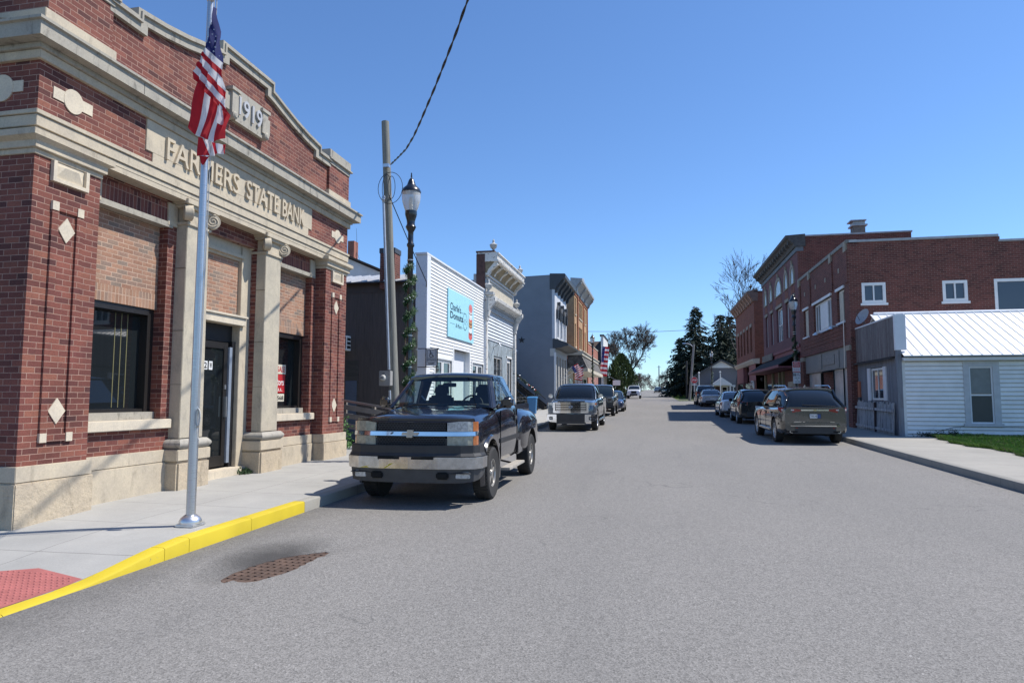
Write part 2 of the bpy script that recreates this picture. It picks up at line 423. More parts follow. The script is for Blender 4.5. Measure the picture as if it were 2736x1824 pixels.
M['dglass2'] = glass_dark('shop glass', (.03,.035,.04), .03)
M['skyglass'] = glass_dark('upper window glass', (.05,.06,.08), .03)
M['bronze'] = plain('dark bronze aluminium', (.018,.016,.015), .38)
M['black'] = plain('black paint', (.012,.012,.014), .45)
M['blackm'] = plain('matt black', (.010,.010,.011), .8)
M['alu'] = plain('bare aluminium', (.62,.63,.65), .34, .9, var=.05)
M['alujamb'] = plain('pale blue door jamb', (.30,.35,.43), .35, .3)
M['white'] = plain('white paint', (.76,.76,.75), .5, var=.06)
M['trim'] = plain('white vinyl trim', (.70,.71,.74), .45, var=.04)
M['rust'] = plain('rusty cast iron', (.10,.062,.045), .75, var=.45, bump=.6)
M['pit'] = plain('dark pit', (.003,.003,.003), .95)

# ---------------------------------------------------------------- ground, road, pavements
def sheet(name, mat, x0, x1, y0, y1, dz=0., sy=1.5, fz=None, label=None):
    m = MB(); xs = [x0, x1] if not fz else [x0+(x1-x0)*i/6 for i in range(7)]
    k = max(1, int((y1-y0)/sy)); ys = [y0+(y1-y0)*i/k for i in range(k+1)]
    n = m.add([(x, y, (G(y)+dz) if not fz else fz(x, y)) for y in ys for x in xs]); w = len(xs)
    for j in range(k):
        for i in range(w-1): a = n+j*w+i; m.face((a, a+1, a+w+1, a+w))
    o = m.build(name, mat); tag(o, label, None, kind='structure'); return o
M['earth'] = (lambda t: (t.P(Base_Color=t.mix(t.ramp(t.noise(t.pos(), .25, 6, .7), [(.4, (0,)*3), (.62, (1,)*3)]), (.11,.10,.06), t.mix(t.noise(t.pos(), 3, 4), (.045,.075,.018), (.09,.12,.03))), Roughness=1.)))(NT('bare earth and thin grass'))
gm = MB()
gy = [-60, -20, 0, 10]+[15+5*i for i in range(76)]+[420, 500, 700, 1100, 1800]
nn = gm.add([(x, y, G(y)-.06) for y in gy for x in (-900, -8.3, -8.2, 5.9, 6.0, 900)])
gm.v = [(x, y, z-(.5 if -8.25 < x < 5.95 and -20 < y < 40 else 0)) for x, y, z in gm.v]
for j in range(len(gy)-1):
    for i in range(5): q = nn+6*j+i; gm.face((q, q+1, q+7, q+6))
tag(gm.build('ground', M['earth']), 'bare earth and thin grass beyond the road and the pavements', None, kind='structure')
# the street: a sheet with the drain's hole left open
LK, RK = -4.83, 5.95
def road():
    m = MB(); hx0, hx1, hy0, hy1 = -4.5, -2.9, 5.0, 7.8
    def cell(x0, x1, ya, yb): m.poly([(x0, ya, G(ya)), (x1, ya, G(ya)), (x1, yb, G(yb)), (x0, yb, G(yb))])
    ys = [-25, -10, 0, 2.6, hy0, hy1]+[8+.999*i for i in range(1, 20)]; ys = sorted(set(ys+[27+1.5*i for i in range(30)]+[72, 82]))
    for a, b in zip(ys, ys[1:]):
        L, R = LK-.02, RK+.02
        if b <= 2.6: L, R = -60, 60 if b <= 0 else RK+.02
        if 71.9 < b and a >= 69: L, R = LK-.02, 60
        if a == hy0 and b == hy1: cell(L, hx0, a, b); cell(hx1, R, a, b)
        else: cell(L, R, a, b)
    y = 82
    while y < 400:
        b = y+6; w0 = max(0, min(1, (y-82)/200)); w1 = max(0, min(1, (b-82)/200))
        xl = lambda w: -4.83+1.3*w; xr = lambda w: 2.75-1.6*w
        m.poly([(xl(w0), y, G(y)), (xr(w0), y, G(y)), (xr(w1), b, G(b)), (xl(w1), b, G(b))]); y = b
    # patch round the drain, dipping to the grate
    lens = [(-3.97,5.78),(-3.86,5.70),(-3.70,5.67),(-3.54,5.74),(-3.46,5.92),(-3.42,6.2),(-3.42,6.5),(-3.45,6.8),(-3.51,7.05),(-3.62,6.98),(-3.75,6.84),(-3.87,6.67),(-3.96,6.4),(-4.0,6.1)]
    k = 56; cx, cy = -3.7, 6.38
    def onlens(a):
        d = Vector((cos(a), sin(a))); best = 9
        for i in range(len(lens)):
            p = Vector(lens[i])-Vector((cx, cy)); q = Vector(lens[(i+1) % len(lens)])-Vector((cx, cy)); e = q-p
            den = d.x*(-e.y)+d.y*e.x
            if abs(den) < 1e-9: continue
            t = (p.x*(-e.y)+p.y*e.x)/den; s2 = (d.x*p.y-d.y*p.x)/den
            if t > 0 and -1e-6 <= s2 <= 1+1e-6: best = min(best, t)
        return best
    rings = []
    for r in range(6):
        pts = []
        for i in range(k):
            a = 2*pi*i/k+.001; dx, dy = cos(a), sin(a)
            tr = min((hx1-cx)/dx if dx > 0 else (hx0-cx)/dx, (hy1-cy)/dy if dy > 0 else (hy0-cy)/dy); tl = onlens(a)*(1+.03*sin(i*5.3)+.02*sin(i*11))
            f = (0, .08, .2, .4, .7, 1)[r]; t = tl+(tr-tl)*f
            x, y = cx+dx*t, cy+dy*t
            dip = .055 if (dx < -.2 or dy > .75) else .02
            z = G(y)-dip*(1-f)**2.2*(1 if r < 5 else 0)
            pts.append((x, y, z))
        rings.append(m.add(pts))
    low = m.add([(m.v[rings[0]+i][0], m.v[rings[0]+i][1], m.v[rings[0]+i][2]-.09) for i in range(k)])
    rings = [low]+rings
    for a, b in zip(rings, rings[1:]):
        for i in range(k): j = (i+1) % k; m.face((a+i, a+j, b+j, b+i))
    # fill the rectangle's corners
    for X, Y in ((hx0,hy0),(hx1,hy0),(hx1,hy1),(hx0,hy1)):
        ids = [rings[-1]+i for i in range(k)]
        A = min((i for i in ids if abs(m.v[i][0]-X) < 1e-6), key=lambda i: abs(m.v[i][1]-Y)); B = min((i for i in ids if abs(m.v[i][1]-Y) < 1e-6), key=lambda i: abs(m.v[i][0]-X))
        c = m.add([(X, Y, G(Y))]); m.face((c, A, B))
    o = m.build('road', M['asphalt'], smooth=40); return tag(o, 'grey asphalt main street running away to the trees', None, kind='structure')
road()
def grate():
    r = thing('drain_grate', 'rusty iron storm drain grate sunk in the asphalt beside the yellow kerb', 'drain', (-3.7, 6.38, G(6.38)-.06))
    z = G(6.38)
    m = MB(); m.box(-4.2, -3.25, 5.45, 7.25, z-.35, z-.30); m.build('pit', M['pit'], r)
    m = MB(); sl = slope(6.4)
    Z = lambda y: z-.058+(y-6.38)*sl
    for i in range(12):
        for k in range(16):
            x0, y0 = -4.13+.072*i, 5.48+.112*k; P = lambda a, b: (x0+.072*a, y0+.112*b, Z(y0+.112*b))
            A, B, C_, D = P(0,0), P(1,0), P(1,1), P(0,1); p, q, r_ = P(.18,.2), P(.82,.62), P(.18,.80)
            n = m.add([A, B, C_, D, p, q, r_]); m.face((n, n+1, n+5, n+4)); m.face((n+1, n+2, n+5)); m.face((n+2, n+3, n+6, n+5)); m.face((n+3, n, n+4, n+6))
            b = m.add([(v[0]+.0, v[1], v[2]-.04) for v in (p, q, r_)]); 
            for u in range(3): w = (u+1) % 3; m.face((n+4+u, n+4+w, b+w, b+u))
    m.build('bars', M['rust'], r)
grate()
def sst(a, b, y): t = max(0, min(1, (y-a)/(b-a))); return t*t*(3-2*t)
def hk(y): return .012+.138*sst(4.95, 6.55, y)
def hb(y): return .03+.14*sst(4.6, 7.9, y)
def walkz(x, y): t = max(0, min(1, (-4.99-x)/2.25)); return G(y)+hk(y)*(1-t)+hb(y)*t
sheet('sidewalk', M['walk'], -4.985, -8.2, 2.6, 110, sy=.5, fz=walkz, label='pale concrete pavement along the left side of the street')
# left kerb
def kerb(name, mat, ys, x0, x1, top, label, gap=.006):
    m = MB()
    for a, b in zip(ys, ys[1:]):
        k = max(1, int((b-a)/.25)) if b < 12 else max(1, int((b-a)/2)); pr = []
        s = 1 if x1 > x0 else -1
        for i in range(k+1):
            y = a+gap/2+(b-a-gap)*i/k; t = top(y); g = G(y)
            pr.append([(x0, y, g-.1), (x0, y, g+t-.02), (x0-.005*-s, y, g+t-.007) if False else (x0+s*.006, y, g+t-.006), (x0+s*.022, y, g+t+.002), (x1, y, g+t+.002), (x1, y, g-.1)])
        m.loft(pr)
    o = m.build(name, mat, smooth=35); return tag(o, label, None, kind='structure')
kerb('yellow_kerb', M['yellow'], [2.6, 4.4, 6.13, 6.5, 7.64, 8.93], LK, LK-.16, hk, 'bright yellow painted kerb in front of the brick bank')
kerb('kerb', M['kerbc'], [8.93]+[11+3.05*i for i in range(33)], LK, LK-.16, lambda y: .15, 'bare concrete kerb along the left pavement beyond the yellow paint')
kerb('kerb', M['kerbc'], [-2+3.05*i for i in range(24)], RK, RK+.16, lambda y: .15, 'bare concrete kerb along the right pavement')
sheet('sidewalk', M['walk2'], RK+.155, 8.62, -4, 25.2, .152, label='worn concrete pavement beside the lawn on the right')
sheet('sidewalk', M['walk2'], RK+.155, 7.95, 25.2, 69.2, .152, label='concrete pavement in front of the brick shops on the right')
# tactile plate
def tactile():
    r = thing('tactile_paving', 'red plate of raised dots set into the pavement at the kerb ramp', 'tactile plate', (-5.3, 4.8, walkz(-5.3, 4.8)))
    A = [(-4.995, 3.2), (-4.995, 5.30), (-5.64, 5.47), (-6.9, 4.9), (-6.9, 3.2)]
    m = MB(); nx, ny = 12, 16
    def inside(x, y):
        c = True
        for i in range(len(A)):
            p, q = A[i], A[(i+1) % len(A)]
            if (q[0]-p[0])*(y-p[1])-(q[1]-p[1])*(x-p[0]) < 0: c = False
        return c
    n = m.add([(x, y, walkz(x, y)+.006) for x, y in A]); m.face(range(n, n+len(A)))
    red = plain('red tactile polymer', (.36,.115,.105), .75, var=.15)
    # follow the ramp: cut the plate in small strips
    m = MB()
    ys = [3.2+.06*i for i in range(38)]
    def span(y):
        xs = []
        for i in range(len(A)):
            p, q = A[i], A[(i+1) % len(A)]
            if (p[1]-y)*(q[1]-y) <= 0 and p[1] != q[1]: xs.append(p[0]+(q[0]-p[0])*(y-p[1])/(q[1]-p[1]))
        return (min(xs), max(xs)) if xs else None
    ys = sorted(set([3.201+.06*i for i in range(38)]+[5.299, 5.469]))
    for a, b in zip(ys, ys[1:]):
        if b > 5.47: continue
        (l0, r0), (l1, r1) = span(a), span(b)
        for k in range(8):
            s, t = k/8, (k+1)/8; pts = [(l0+(r0-l0)*s, a), (l0+(r0-l0)*t, a), (l1+(r1-l1)*t, b), (l1+(r1-l1)*s, b)]
            m.poly([(u, v, walkz(u, v)+.005) for u, v in pts])
    m.build('plate', red, r)
    m = MB(); k = 0
    for i in range(32):
        for j in range(36):
            x, y = -5.06-.06*i+.0*j, 3.25+.06*j
            if inside(x-.02, y+.02) and inside(x+.02, y+.03): m.lathe([(.0125, 0), (.011, .005), (.006, .0075)], (x, y, walkz(x, y)+.005), 7)
    m.build('domes', red, r, smooth=50)
tactile()

# ---------------------------------------------------------------- the bank
XB, YC = -7.22, 10.85
def bank():
    zb = G(YC)+.17
    r = thing('bank_building', 'red brick bank with limestone trim and 1919 on its stepped parapet', 'bank', (XB, YC, zb))
    T = FL(XB); mir = lambda u: 2*YC-u
    mirs = lambda lst: lst+[(mir(b), mir(a), *rest) for a, b, *rest in lst]
    # brick walls
    m = MB(T)
    opL = (7.83, 9.25, 1.30, 4.375); opR = (12.45, 13.87, 1.30, 4.375); opC = (10.0, 11.7, 0, 4.55)
    m.wall(7.60, 14.06, .85, 4.86, [opL, opR, opC], -.25, .30)
    for a, b in ((6.62, 7.62), (14.04, 15.09)): m.box(a, b, -.9, 0, .85, 4.66)
    m.box(6.62, 15.09, -.9, 0, 5.10, 5.80)                   # frieze
    m.box(7.62, 14.04, -.6, -.03, 6.2, 6.90)                  # parapet below the shoulders
    def prof():
        R = [(14.10, 7.02), (14.10, 6.98), (13.42, 6.98), (13.42, 7.12), (13.0, 7.17), (12.5, 7.26), (12.0, 7.38), (11.7, 7.46), (11.48, 7.50), (11.48, 7.64), (YC, 7.64)]
        return R
    R = prof(); pl = [(u, v) for u, v in R[1:]]+[(mir(u), v) for u, v in reversed(R[1:-1])]
    mm = [(15.09-1.05, 6.9)]+pl+[(7.62, 6.9)]
    m2 = MB(T); k = len(mm)
    n = m2.add([(u, -.03, v) for u, v in mm]+[(u, -.38, v) for u, v in mm]); m2.face(range(n, n+k)); m2.face(range(n+2*k-1, n+k-1, -1))
    for i in range(k): j = (i+1) % k; m2.face((n+i, n+k+i, n+k+j, n+j))
    m2.build('parapet', M['brick'], r)
    for a, b in ((6.66, 7.66), (14.04, 15.05)): m.box(a, b, -.9, .03, 6.2, 7.06)
    w = m.build('wall', M['brick'], r)
    # side wall towards the camera and the far one, and a roof
    m = MB(FS(6.62)); m.box(-20, XB-.901, -.3, 0, .85, 5.8); m.box(-20, XB-.901, -.3, -.03, 6.2, 6.9)
    m.box(-20, XB-.1, -8.47, -8.2, .0, 6.9); m.box(-20.2, -20, -8.47, 0, 0, 6.9); m.box(-20, XB-.3, -8.2, -.3, 6.25, 6.35)
    m.build('side_wall', M['brick'], r)
    # soldier course, lintel strips, tan infill
    for a, b in ((7.70, 9.40), (12.30, 14.0)): m = MB(T); m.box(a, b, -.3, -.238, 4.452, 4.73); m.build('soldier_course', M['bricks'], r)
    for (a, b) in ((7.83, 9.25), (12.45, 13.87)):
        m = MB(T); m.box(a, b, -.55, -.40, 3.30, 4.40); o = m.build('infill', M['tan'], r)
        m = MB(T); m.box(a, b, -.55, -.396, 3.06, 3.302); m.build('infill_soldier_course', M['tans'], r)
    m = MB(T); m.box(10.28, 11.42, -.6, -.43, 3.2, 4.30); m.build('infill', M['tan'], r)
    # raised brick frames on the piers
    for c in (7.12, mir(7.12)-.01):
        m = MB(T)
        for s in (-.235, .135): m.box(c+s, c+s+.10, -.02, .026, 1.16, 4.10)
        m.box(c-.135, c+.135, -.02, .024, 1.16, 1.26); m.box(c-.135, c+.135, -.02, .024, 4.0, 4.10)
        m.build('pier_panel', M['brick'], r)
    # stone: base course
    def base(a, b, n, mat, mat2, name='base_course'):
        m = MB(T); m.box(a, b, n-.3, n+.05, -.15, .708); m.build(name, mat, r, bevel=.012)
        m = MB(T); m.box(a+.015, b-.015, n-.3, n+.03, .714, .896); m.build(name, mat2, r, bevel=.006)
    base(6.56, 7.68, .02, M['limer'], M['lime'], 'pier_base'); base(13.99, 15.15, .02, M['limer'], M['lime'], 'pier_base')
    base(7.69, 9.42, -.24, M['lime'], M['lime']); base(12.28, 13.98, -.24, M['lime'], M['lime'])
    m = MB(FS(6.62)); m.box(-20, XB-.25, -.3, .06, -.15, .708); m.box(-20, XB-.25, -.3, .04, .714, .896); m.build('base_course', M['limer'], r, bevel=.01)
    # sills
    for a, b in ((7.66, 9.40), (12.30, 13.97)):
        m = MB(T); m.box(a, b, -.5, -.16, 1.225, 1.37); m.build('sill', M['limel'], r, bevel=.01)
        m = MB(T); m.box(a+.17, b-.15, -.52, -.36, 1.372, 1.48); m.build('sub_sill', M['limed'], r)
    for a, b in ((7.72, 9.32), (12.38, 13.98)):
        m = MB(T); m.box(a, b, -.395, -.22, 4.368, 4.45); m.build('lintel', M['limed'], r)
    for a in (9.2, 13.74, 7.66, 12.32): m = MB(T); m.box(a, a+.22, -.3, -.215, 4.40, 4.76); m.build('lintel_block', M['lime'], r, bevel=.006)
    # windows
    for a, b in ((7.83, 9.25), (12.45, 13.87)):
        fr = MB(T); fr.box(a, a+.07, -.62, -.42, 1.48, 3.06); fr.box(b-.13, b, -.62, -.44, 1.48, 3.06); fr.box(a+.07, b-.13, -.62, -.46, 1.48, 1.53); fr.box(a+.07, b-.13, -.62, -.42, 2.96, 3.06)
        f = fr.build('window', M['bronze'], r)
        g = MB(T); g.box(a+.07, b-.13, -.60, -.575, 1.53, 2.96); g.build('pane', M['dglass'], f)
        if a < 10:
            bl = MB(T)
            for k in range(3): bl.box(8.62+.12*k, 8.633+.12*k, -.574, -.571, 1.55, 2.95)
            bl.build('blind_edge', plain('yellowed blind edge', (.17,.155,.07), .6), f)
    # the notice in the far window
    nb = MB(T); nb.box(12.75, 13.42, -.573, -.568, 2.20, 2.40, 0); nb.box(12.75, 13.40, -.573, -.568, 1.80, 2.19, 1); nb.box(12.75, 13.38, -.573, -.568, 1.62, 1.78, 0)
    nb.m = 2; nb.text('FOR SALE', 12.78, 13.39, 2.24, 2.36, -.5675, .002, .02, 2)
    nb.m = 3; nb.text('Realtors', 12.80, 13.36, 1.96, 2.10, -.5675, .002, .01, 3, .25); nb.text('CALL', 12.9, 13.30, 1.84, 1.90, -.5675, .002, .01, 3)
    nb.text('555-568', 12.80, 13.35, 1.65, 1.74, -.5675, .002, .02, 4)
    nb.build('sale_notice', [plain('cream card', (.62,.57,.46), .6), plain('red card', (.42,.02,.025), .5), plain('red ink', (.45,.03,.03), .5), plain('white ink', (.8,.78,.75), .5), M['black']], r)
    # centre bay: jambs, head, door
    m = MB(T)
    for a, b in ((11.40, 11.70), (10.0, 10.30)): m.box(a, b, -.9, -.36, -.1, 4.56)
    m.box(10.30, 11.40, -.9, -.38, 4.25, 4.56)
    m.build('door_surround', M['lime'], r, bevel=.006)
    m = MB(T); m.box(10.28, 11.50, -.8, -.30, 3.03, 3.17); m.box(10.27, 11.53, -.8, -.27, 3.17, 3.21); m.build('door_lintel', M['limel'], r, bevel=.005)
    m = MB(T); m.box(10.24, 11.46, -.8, -.33, 4.30, 4.36); m.build('door_head_moulding', M['lime'], r)
    m = MB(T); m.box(10.25, 11.62, -.9, -.28, -.1, .435); m.build('door_step', M['limel'], r, bevel=.015)
    m = MB(T); m.box(10.30, 11.40, -.62, -.52, 2.72, 3.03); m.box(11.30, 11.40, -.62, -.44, .435, 2.73); m.box(10.30, 10.36, -.62, -.44, .435, 2.73); tr = m.build('door_frame', M['black'], r)
    m = MB(T); m.box(11.21, 11.29, -.5, -.425, .52, 2.62); m.build('jamb', M['alujamb'], tr)
    dr = MB(T); dr.box(10.36, 10.44, -.52, -.46, .47, 2.70); dr.box(11.10, 11.21, -.52, -.46, .47, 2.70); dr.box(10.44, 11.10, -.52, -.46, .47, .66); dr.box(10.44, 11.10, -.52, -.46, 2.58, 2.70)
    d = dr.build('door', M['bronze'], r, bevel=.004)
    m = MB(T); m.box(10.44, 11.10, -.50, -.485, .66, 2.58); m.build('pane', M['dglass'], d)
    m = MB(T); m.box(11.13, 11.16, -.46, -.41, 1.35, 1.72); m.lathe([(.022, 0), (.022, .02)], (0, 0, 0), 10, m=0) if False else m.box(11.125, 11.165, -.46, -.445, 1.85, 1.93); m.build('handle', M['alu'], d)
    m = MB(T); m.box(10.47, 10.66, -.484, -.480, 2.19, 2.34, 0); m.box(10.70, 10.80, -.484, -.480, 2.19, 2.34, 0)
    m.text('22', 10.485, 10.645, 2.21, 2.32, -.4798, .001, .03, 1); m.text('W', 10.715, 10.785, 2.21, 2.32, -.4798, .001, .03, 1)
    m.build('door_number', [M['white'], M['black']], d)
    # columns
    for c in (11.98, mir(11.98)):
        s = MB(T)
        a, b = .28, .27
        q = lambda w, n0, n1, v: [(c-w, n0, v), (c+w, n0, v), (c+w, n1, v), (c-w, n1, v)]
        s.hexa(q(a, -.45, -.05, 1.06), q(b, -.44, -.06, 4.52))
        co = s.build('column', M['limeo'], r, bevel=.008)
        m = MB(T)
        for v in (1.9, 2.75, 3.75): m.box(c-.281, c+.281, -.3, -.0505+(-.01)*((v-1.06)/3.5), v, v+.006)
        m.build('joint', plain('dark joint', (.14,.12,.09), .9), co)
        m = MB(T); secs = []
        for i in range(9):
            t = i/8; g = .05+.055*sin(pi*t); v = .895+.155*t
            secs.append([(c-a-g, -.5, v), (c+a+g, -.5, v), (c+a+g, -.05+g, v), (c-a-g, -.05+g, v)])
        m.loft(secs); m.build('base_moulding', stone('sooty base moulding', (.36,.34,.30), (.03,.03,.03), .7), co, smooth=40)
        m = MB(T); m.box(c-.40, c+.40, -.5, .03, .714, .893); m.build('base_block', M['lime'], co, bevel=.012)
        m = MB(T); m.box(c-.39, c+.39, -.5, .03, -.15, .708); m.build('base_block', M['limer'], co, bevel=.03)
        cp = MB(T); cp.box(c-.30, c+.30, -.46, -.03, 4.45, 4.50); cp.box(c-.26, c+.26, -.45, -.055, 4.5, 4.72); cp.box(c-.40, c+.40, -.52, .04, 4.765, 4.85); cp.box(c-.36, c+.36, -.5, .01, 4.72, 4.767)
        cap = cp.build('capital', M['lime'], co, bevel=.008)
        for s2 in (-1, 1):
            for nn_, sg in ((-.03, 1), (-.40, -1)):
                vo = MB(T)
                o0 = Vector((c+s2*.30, nn_, 4.635)); ax = Vector((s2*.7071, .7071*sg, 0)); tx = Vector((.7071*sg, -s2*.7071, 0)) if True else 0
                uz = Vector((0, 0, 1))
                # disc with the scroll facing both ways
                rr = .125; N = 18
                A = [tuple(o0+tx*(-.06)+ax*cos(2*pi*i/N)*rr+uz*sin(2*pi*i/N)*rr) for i in range(N)]; B = [tuple(o0+tx*.06+ax*cos(2*pi*i/N)*rr+uz*sin(2*pi*i/N)*rr) for i in range(N)]
                vo.loft([A, B])
                for side in (-.062, .062):
                    path = []
                    for i in range(34):
                        th = i/33*2.3*2*pi; q2 = rr*(1-.78*i/33)-.012
                        path.append(tuple(o0+tx*side+ax*cos(th+1.2)*q2+uz*sin(th+1.2)*q2))
                    vo.tube(path, .014, 5)
                vo.build('volute', M['lime'], cap, smooth=45)
    # pier capitals and relief blocks
    for a, b in ((6.62, 7.62), (14.04, 15.09)):
        m = MB(T); m.box(a-.02, b+.02, -.5, .02, 4.605, 4.672); m.box(a-.05, b+.05, -.5, .06, 4.672, 4.76)
        m.hexa([(a-.05, -.5, 4.76), (b+.05, -.5, 4.76), (b+.05, .06, 4.76), (a-.05, .06, 4.76)], [(a-.12, -.5, 4.80), (b+.12, -.5, 4.80), (b+.12, .12, 4.80), (a-.12, .12, 4.80)]); m.box(a-.12, b+.12, -.5, .12, 4.80, 4.875)
        m.build('pier_capital', M['lime'], r, bevel=.006)
        c = (a+b)/2; m = MB(T)
        m.box(c-.27, c-.22, -.05, .05, 4.345, 4.604); m.box(c+.22, c+.27, -.05, .05, 4.345, 4.604); m.box(c-.22, c+.22, -.05, .05, 4.345, 4.39); m.box(c-.22, c+.22, -.05, .008, 4.39, 4.604)
        m.hexa([(c-.2, .008, 4.40), (c+.2, .008, 4.40), (c+.2, .008, 4.56), (c-.2, .008, 4.56)], [(c-.2, .012, 4.42), (c+.2, .012, 4.42), (c+.1, .05, 4.55), (c-.1, .05, 4.55)])
        m.build('relief_block', M['limel'], r)
        for v in (1.165, 4.005):
            for s2 in (-.24, .135): m = MB(T); m.box(c+s2, c+s2+.095, -.05, .034, v-.01, v+.10); m.build('corner_stone', M['limel'], r)
        for v in (1.53, 3.78):
            m = MB(T); k = [(c-.125, v), (c, v-.16), (c+.125, v), (c, v+.16)]
            n = m.add([(u, .012, w) for u, w in k]+[(u, -.05, w) for u, w in k]); m.face((n, n+1, n+2, n+3))
            for i in range(4): j = (i+1) % 4; m.face((n+i, n+4+i, n+4+j, n+j))
            m.build('diamond_inlay', M['limel'], r)
        m = MB(T); N = 24; pl = [(c+.15*cos(2*pi*i/N), 5.455+.155*sin(2*pi*i/N)) for i in range(N)]
        n = m.add([(u, .014, w) for u, w in pl]+[(u, -.05, w) for u, w in pl]); m.face(range(n, n+N))
        for i in range(N): j = (i+1) % N; m.face((n+i, n+N+i, n+N+j, n+j))
        m.box(c-.30, c-.13, -.05, .010, 5.385, 5.53); m.box(c+.13, c+.30, -.05, .010, 5.385, 5.53)
        m.build('disc_inlay', M['limel'], r)
    # side pier inlay (disc and relief seen on the return wall)
    m = MB(FS(6.62)); N = 24; pl = [(-7.75+.17*cos(2*pi*i/N), 5.455+.17*sin(2*pi*i/N)) for i in range(N)]
    n = m.add([(u, .014, w) for u, w in pl]+[(u, -.05, w) for u, w in pl]); m.face(range(n, n+N))
    for i in range(N): j = (i+1) % N; m.face((n+i, n+N+i, n+N+j, n+j))
    m.box(-7.6, -7.44, -.05, .01, 5.39, 5.53); m.box(-8.06, -7.9, -.05, .01, 5.39, 5.53); m.build('disc_inlay', M['limel'], r)
    # architrave
    def course(name, mat, v0, v1, n1, bev=.005, back=-.6, ends=True):
        m = MB(T); m.box(6.62-n1, 15.09+n1, back, n1, v0, v1); m.box(6.62-n1, 6.62-n1+.5, -13, back+.01, v0, v1); return m.build(name, mat, r, bevel=bev)
    course('architrave', M['lime'], 4.874, 4.94, .005); course('architrave', M['lime'], 4.946, 5.085, .025); course('architrave', M['lime'], 5.091, 5.146, .045)
    m = MB(T); m.box(7.63, 14.03, -.5, -.0, 4.80, 4.872); m.build('soffit', M['lime'], r)
    # cornice
    course('cornice', M['lime'], 5.77, 5.88, .05); course('cornice', M['limed'], 5.882, 5.948, .09)
    m = MB(T)
    def ring(n, v): return [(6.62-n, -13, v), (6.62-n, n, v), (15.09+n, n, v), (15.09+n, -13, v)]
    m.loft([ring(.04, 5.949), ring(.235, 5.949), ring(.235, 6.12), ring(.27, 6.13), ring(.27, 6.165), ring(.04, 6.25)], caps=False, closed=False)
    m.poly([(6.4, -.6, 6.25), (15.3, -.6, 6.25), (15.13, .04, 6.25), (6.58, .04, 6.25)])
    m.build('cornice', M['limed'], r, fixn=False)
    for u in (8.05, 9.75, 11.4, 12.8, 14.15): m = MB(T); m.box(u, u+.008, .1, .237, 5.955, 6.125); m.build('cornice_joint', M['joint'] if 'joint' in M else M.setdefault('joint', plain('black joint', (.03,.028,.025), .9)), r)
    # parapet trims
    for a, b in ((6.60, 7.72), (13.98, 15.11)):
        m = MB(T); m.box(a, b, -.95, .06, 6.25, 6.42); m.build('parapet_base', M['lime'], r, bevel=.006)
    for a, b in ((6.66, 7.66), (14.04, 15.05)):
        m = MB(T); m.box(a-.01, b+.01, -.92, .05, 7.03, 7.13); m.box(a-.07, b+.07, -.97, .10, 7.13, 7.17); m.box(a-.035, b+.035, -.94, .06, 7.17, 7.37); m.build('pier_cap', M['limed'], r, bevel=.006)
    full = R[1:]; path = full+[(mir(u), v) for u, v in reversed(full[:-1])]
    m = MB(T)
    secs = []
    for i, (u, v) in enumerate(path):
        # mitre normal
        d0 = Vector((path[i][0]-path[i-1][0], path[i][1]-path[i-1][1])) if i else None
        d1 = Vector((path[i+1][0]-path[i][0], path[i+1][1]-path[i][1])) if i < len(path)-1 else None
        ns = []
        for d in (d0, d1):
            if d is not None and d.length > 1e-6: d = d.normalized(); ns.append(Vector((d.y, -d.x)))
        nv = sum(ns, Vector((0, 0)));
        nv = nv/ max(.35, nv.dot(ns[0])) if len(ns) > 1 else ns[0]
        if nv.y < 0 and abs(nv.x) < .01: nv = -nv
        o = lambda h, n: (u+nv.x*h, n, v+nv.y*h)
        secs.append([o(-.02, -.42), o(-.02, .033), o(.11, .033), o(.11, .075), o(.145, .075), o(.15, .05), o(.19, .05), o(.19, -.42)])
    m.loft(secs); m.build('coping', M['limed'], r, fixn=True)
    # date stone
    m = MB(T); m.box(YC-.70, YC+.70, -.1, .04, 6.70, 7.0, 0); m.box(YC-.42, YC+.42, -.1, .055, 6.56, 7.16, 0); m.box(YC-.50, YC+.50, -.1, .05, 7.02, 7.10, 0)
    for s2 in (-1, 1):
        m.box(YC+s2*.47-.09, YC+s2*.47+.09, -.1, .085, 6.66, 7.06, 0); m.box(YC+s2*.47-.13, YC+s2*.47+.13, -.1, .11, 7.06, 7.12, 0); m.lathe([(.07, -.1), (.07, .11), (.04, .13)], (YC+s2*.50, 0, 6.62), 12, 'y', 0)
    ds = m.build('date_stone', M['limed'], r)
    m = MB(T); m.text('1919', YC-.36, YC+.36, 6.70, 7.03, .062, .03, .012); m.build('numerals', M['num'], ds)
    # name plate
    m = MB(T); m.box(8.39, 13.31, -.2, .018, 5.30, 5.765); m.box(8.53, 13.17, -.2, .017, 5.148, 5.302); npl = m.build('name_plate', M['lime'], r, bevel=.004)
    for w, a, b in (('FARMERS', 8.78, 10.62), ('STATE', 10.84, 11.93), ('BANK', 12.06, 12.93)):
        m = MB(T); m.text(w, a, b, 5.285, 5.63, .018, .042, .012 if w != 'FARMERS' else .004)
        m.build('letters', M['letter'], npl)
    return r
bank()
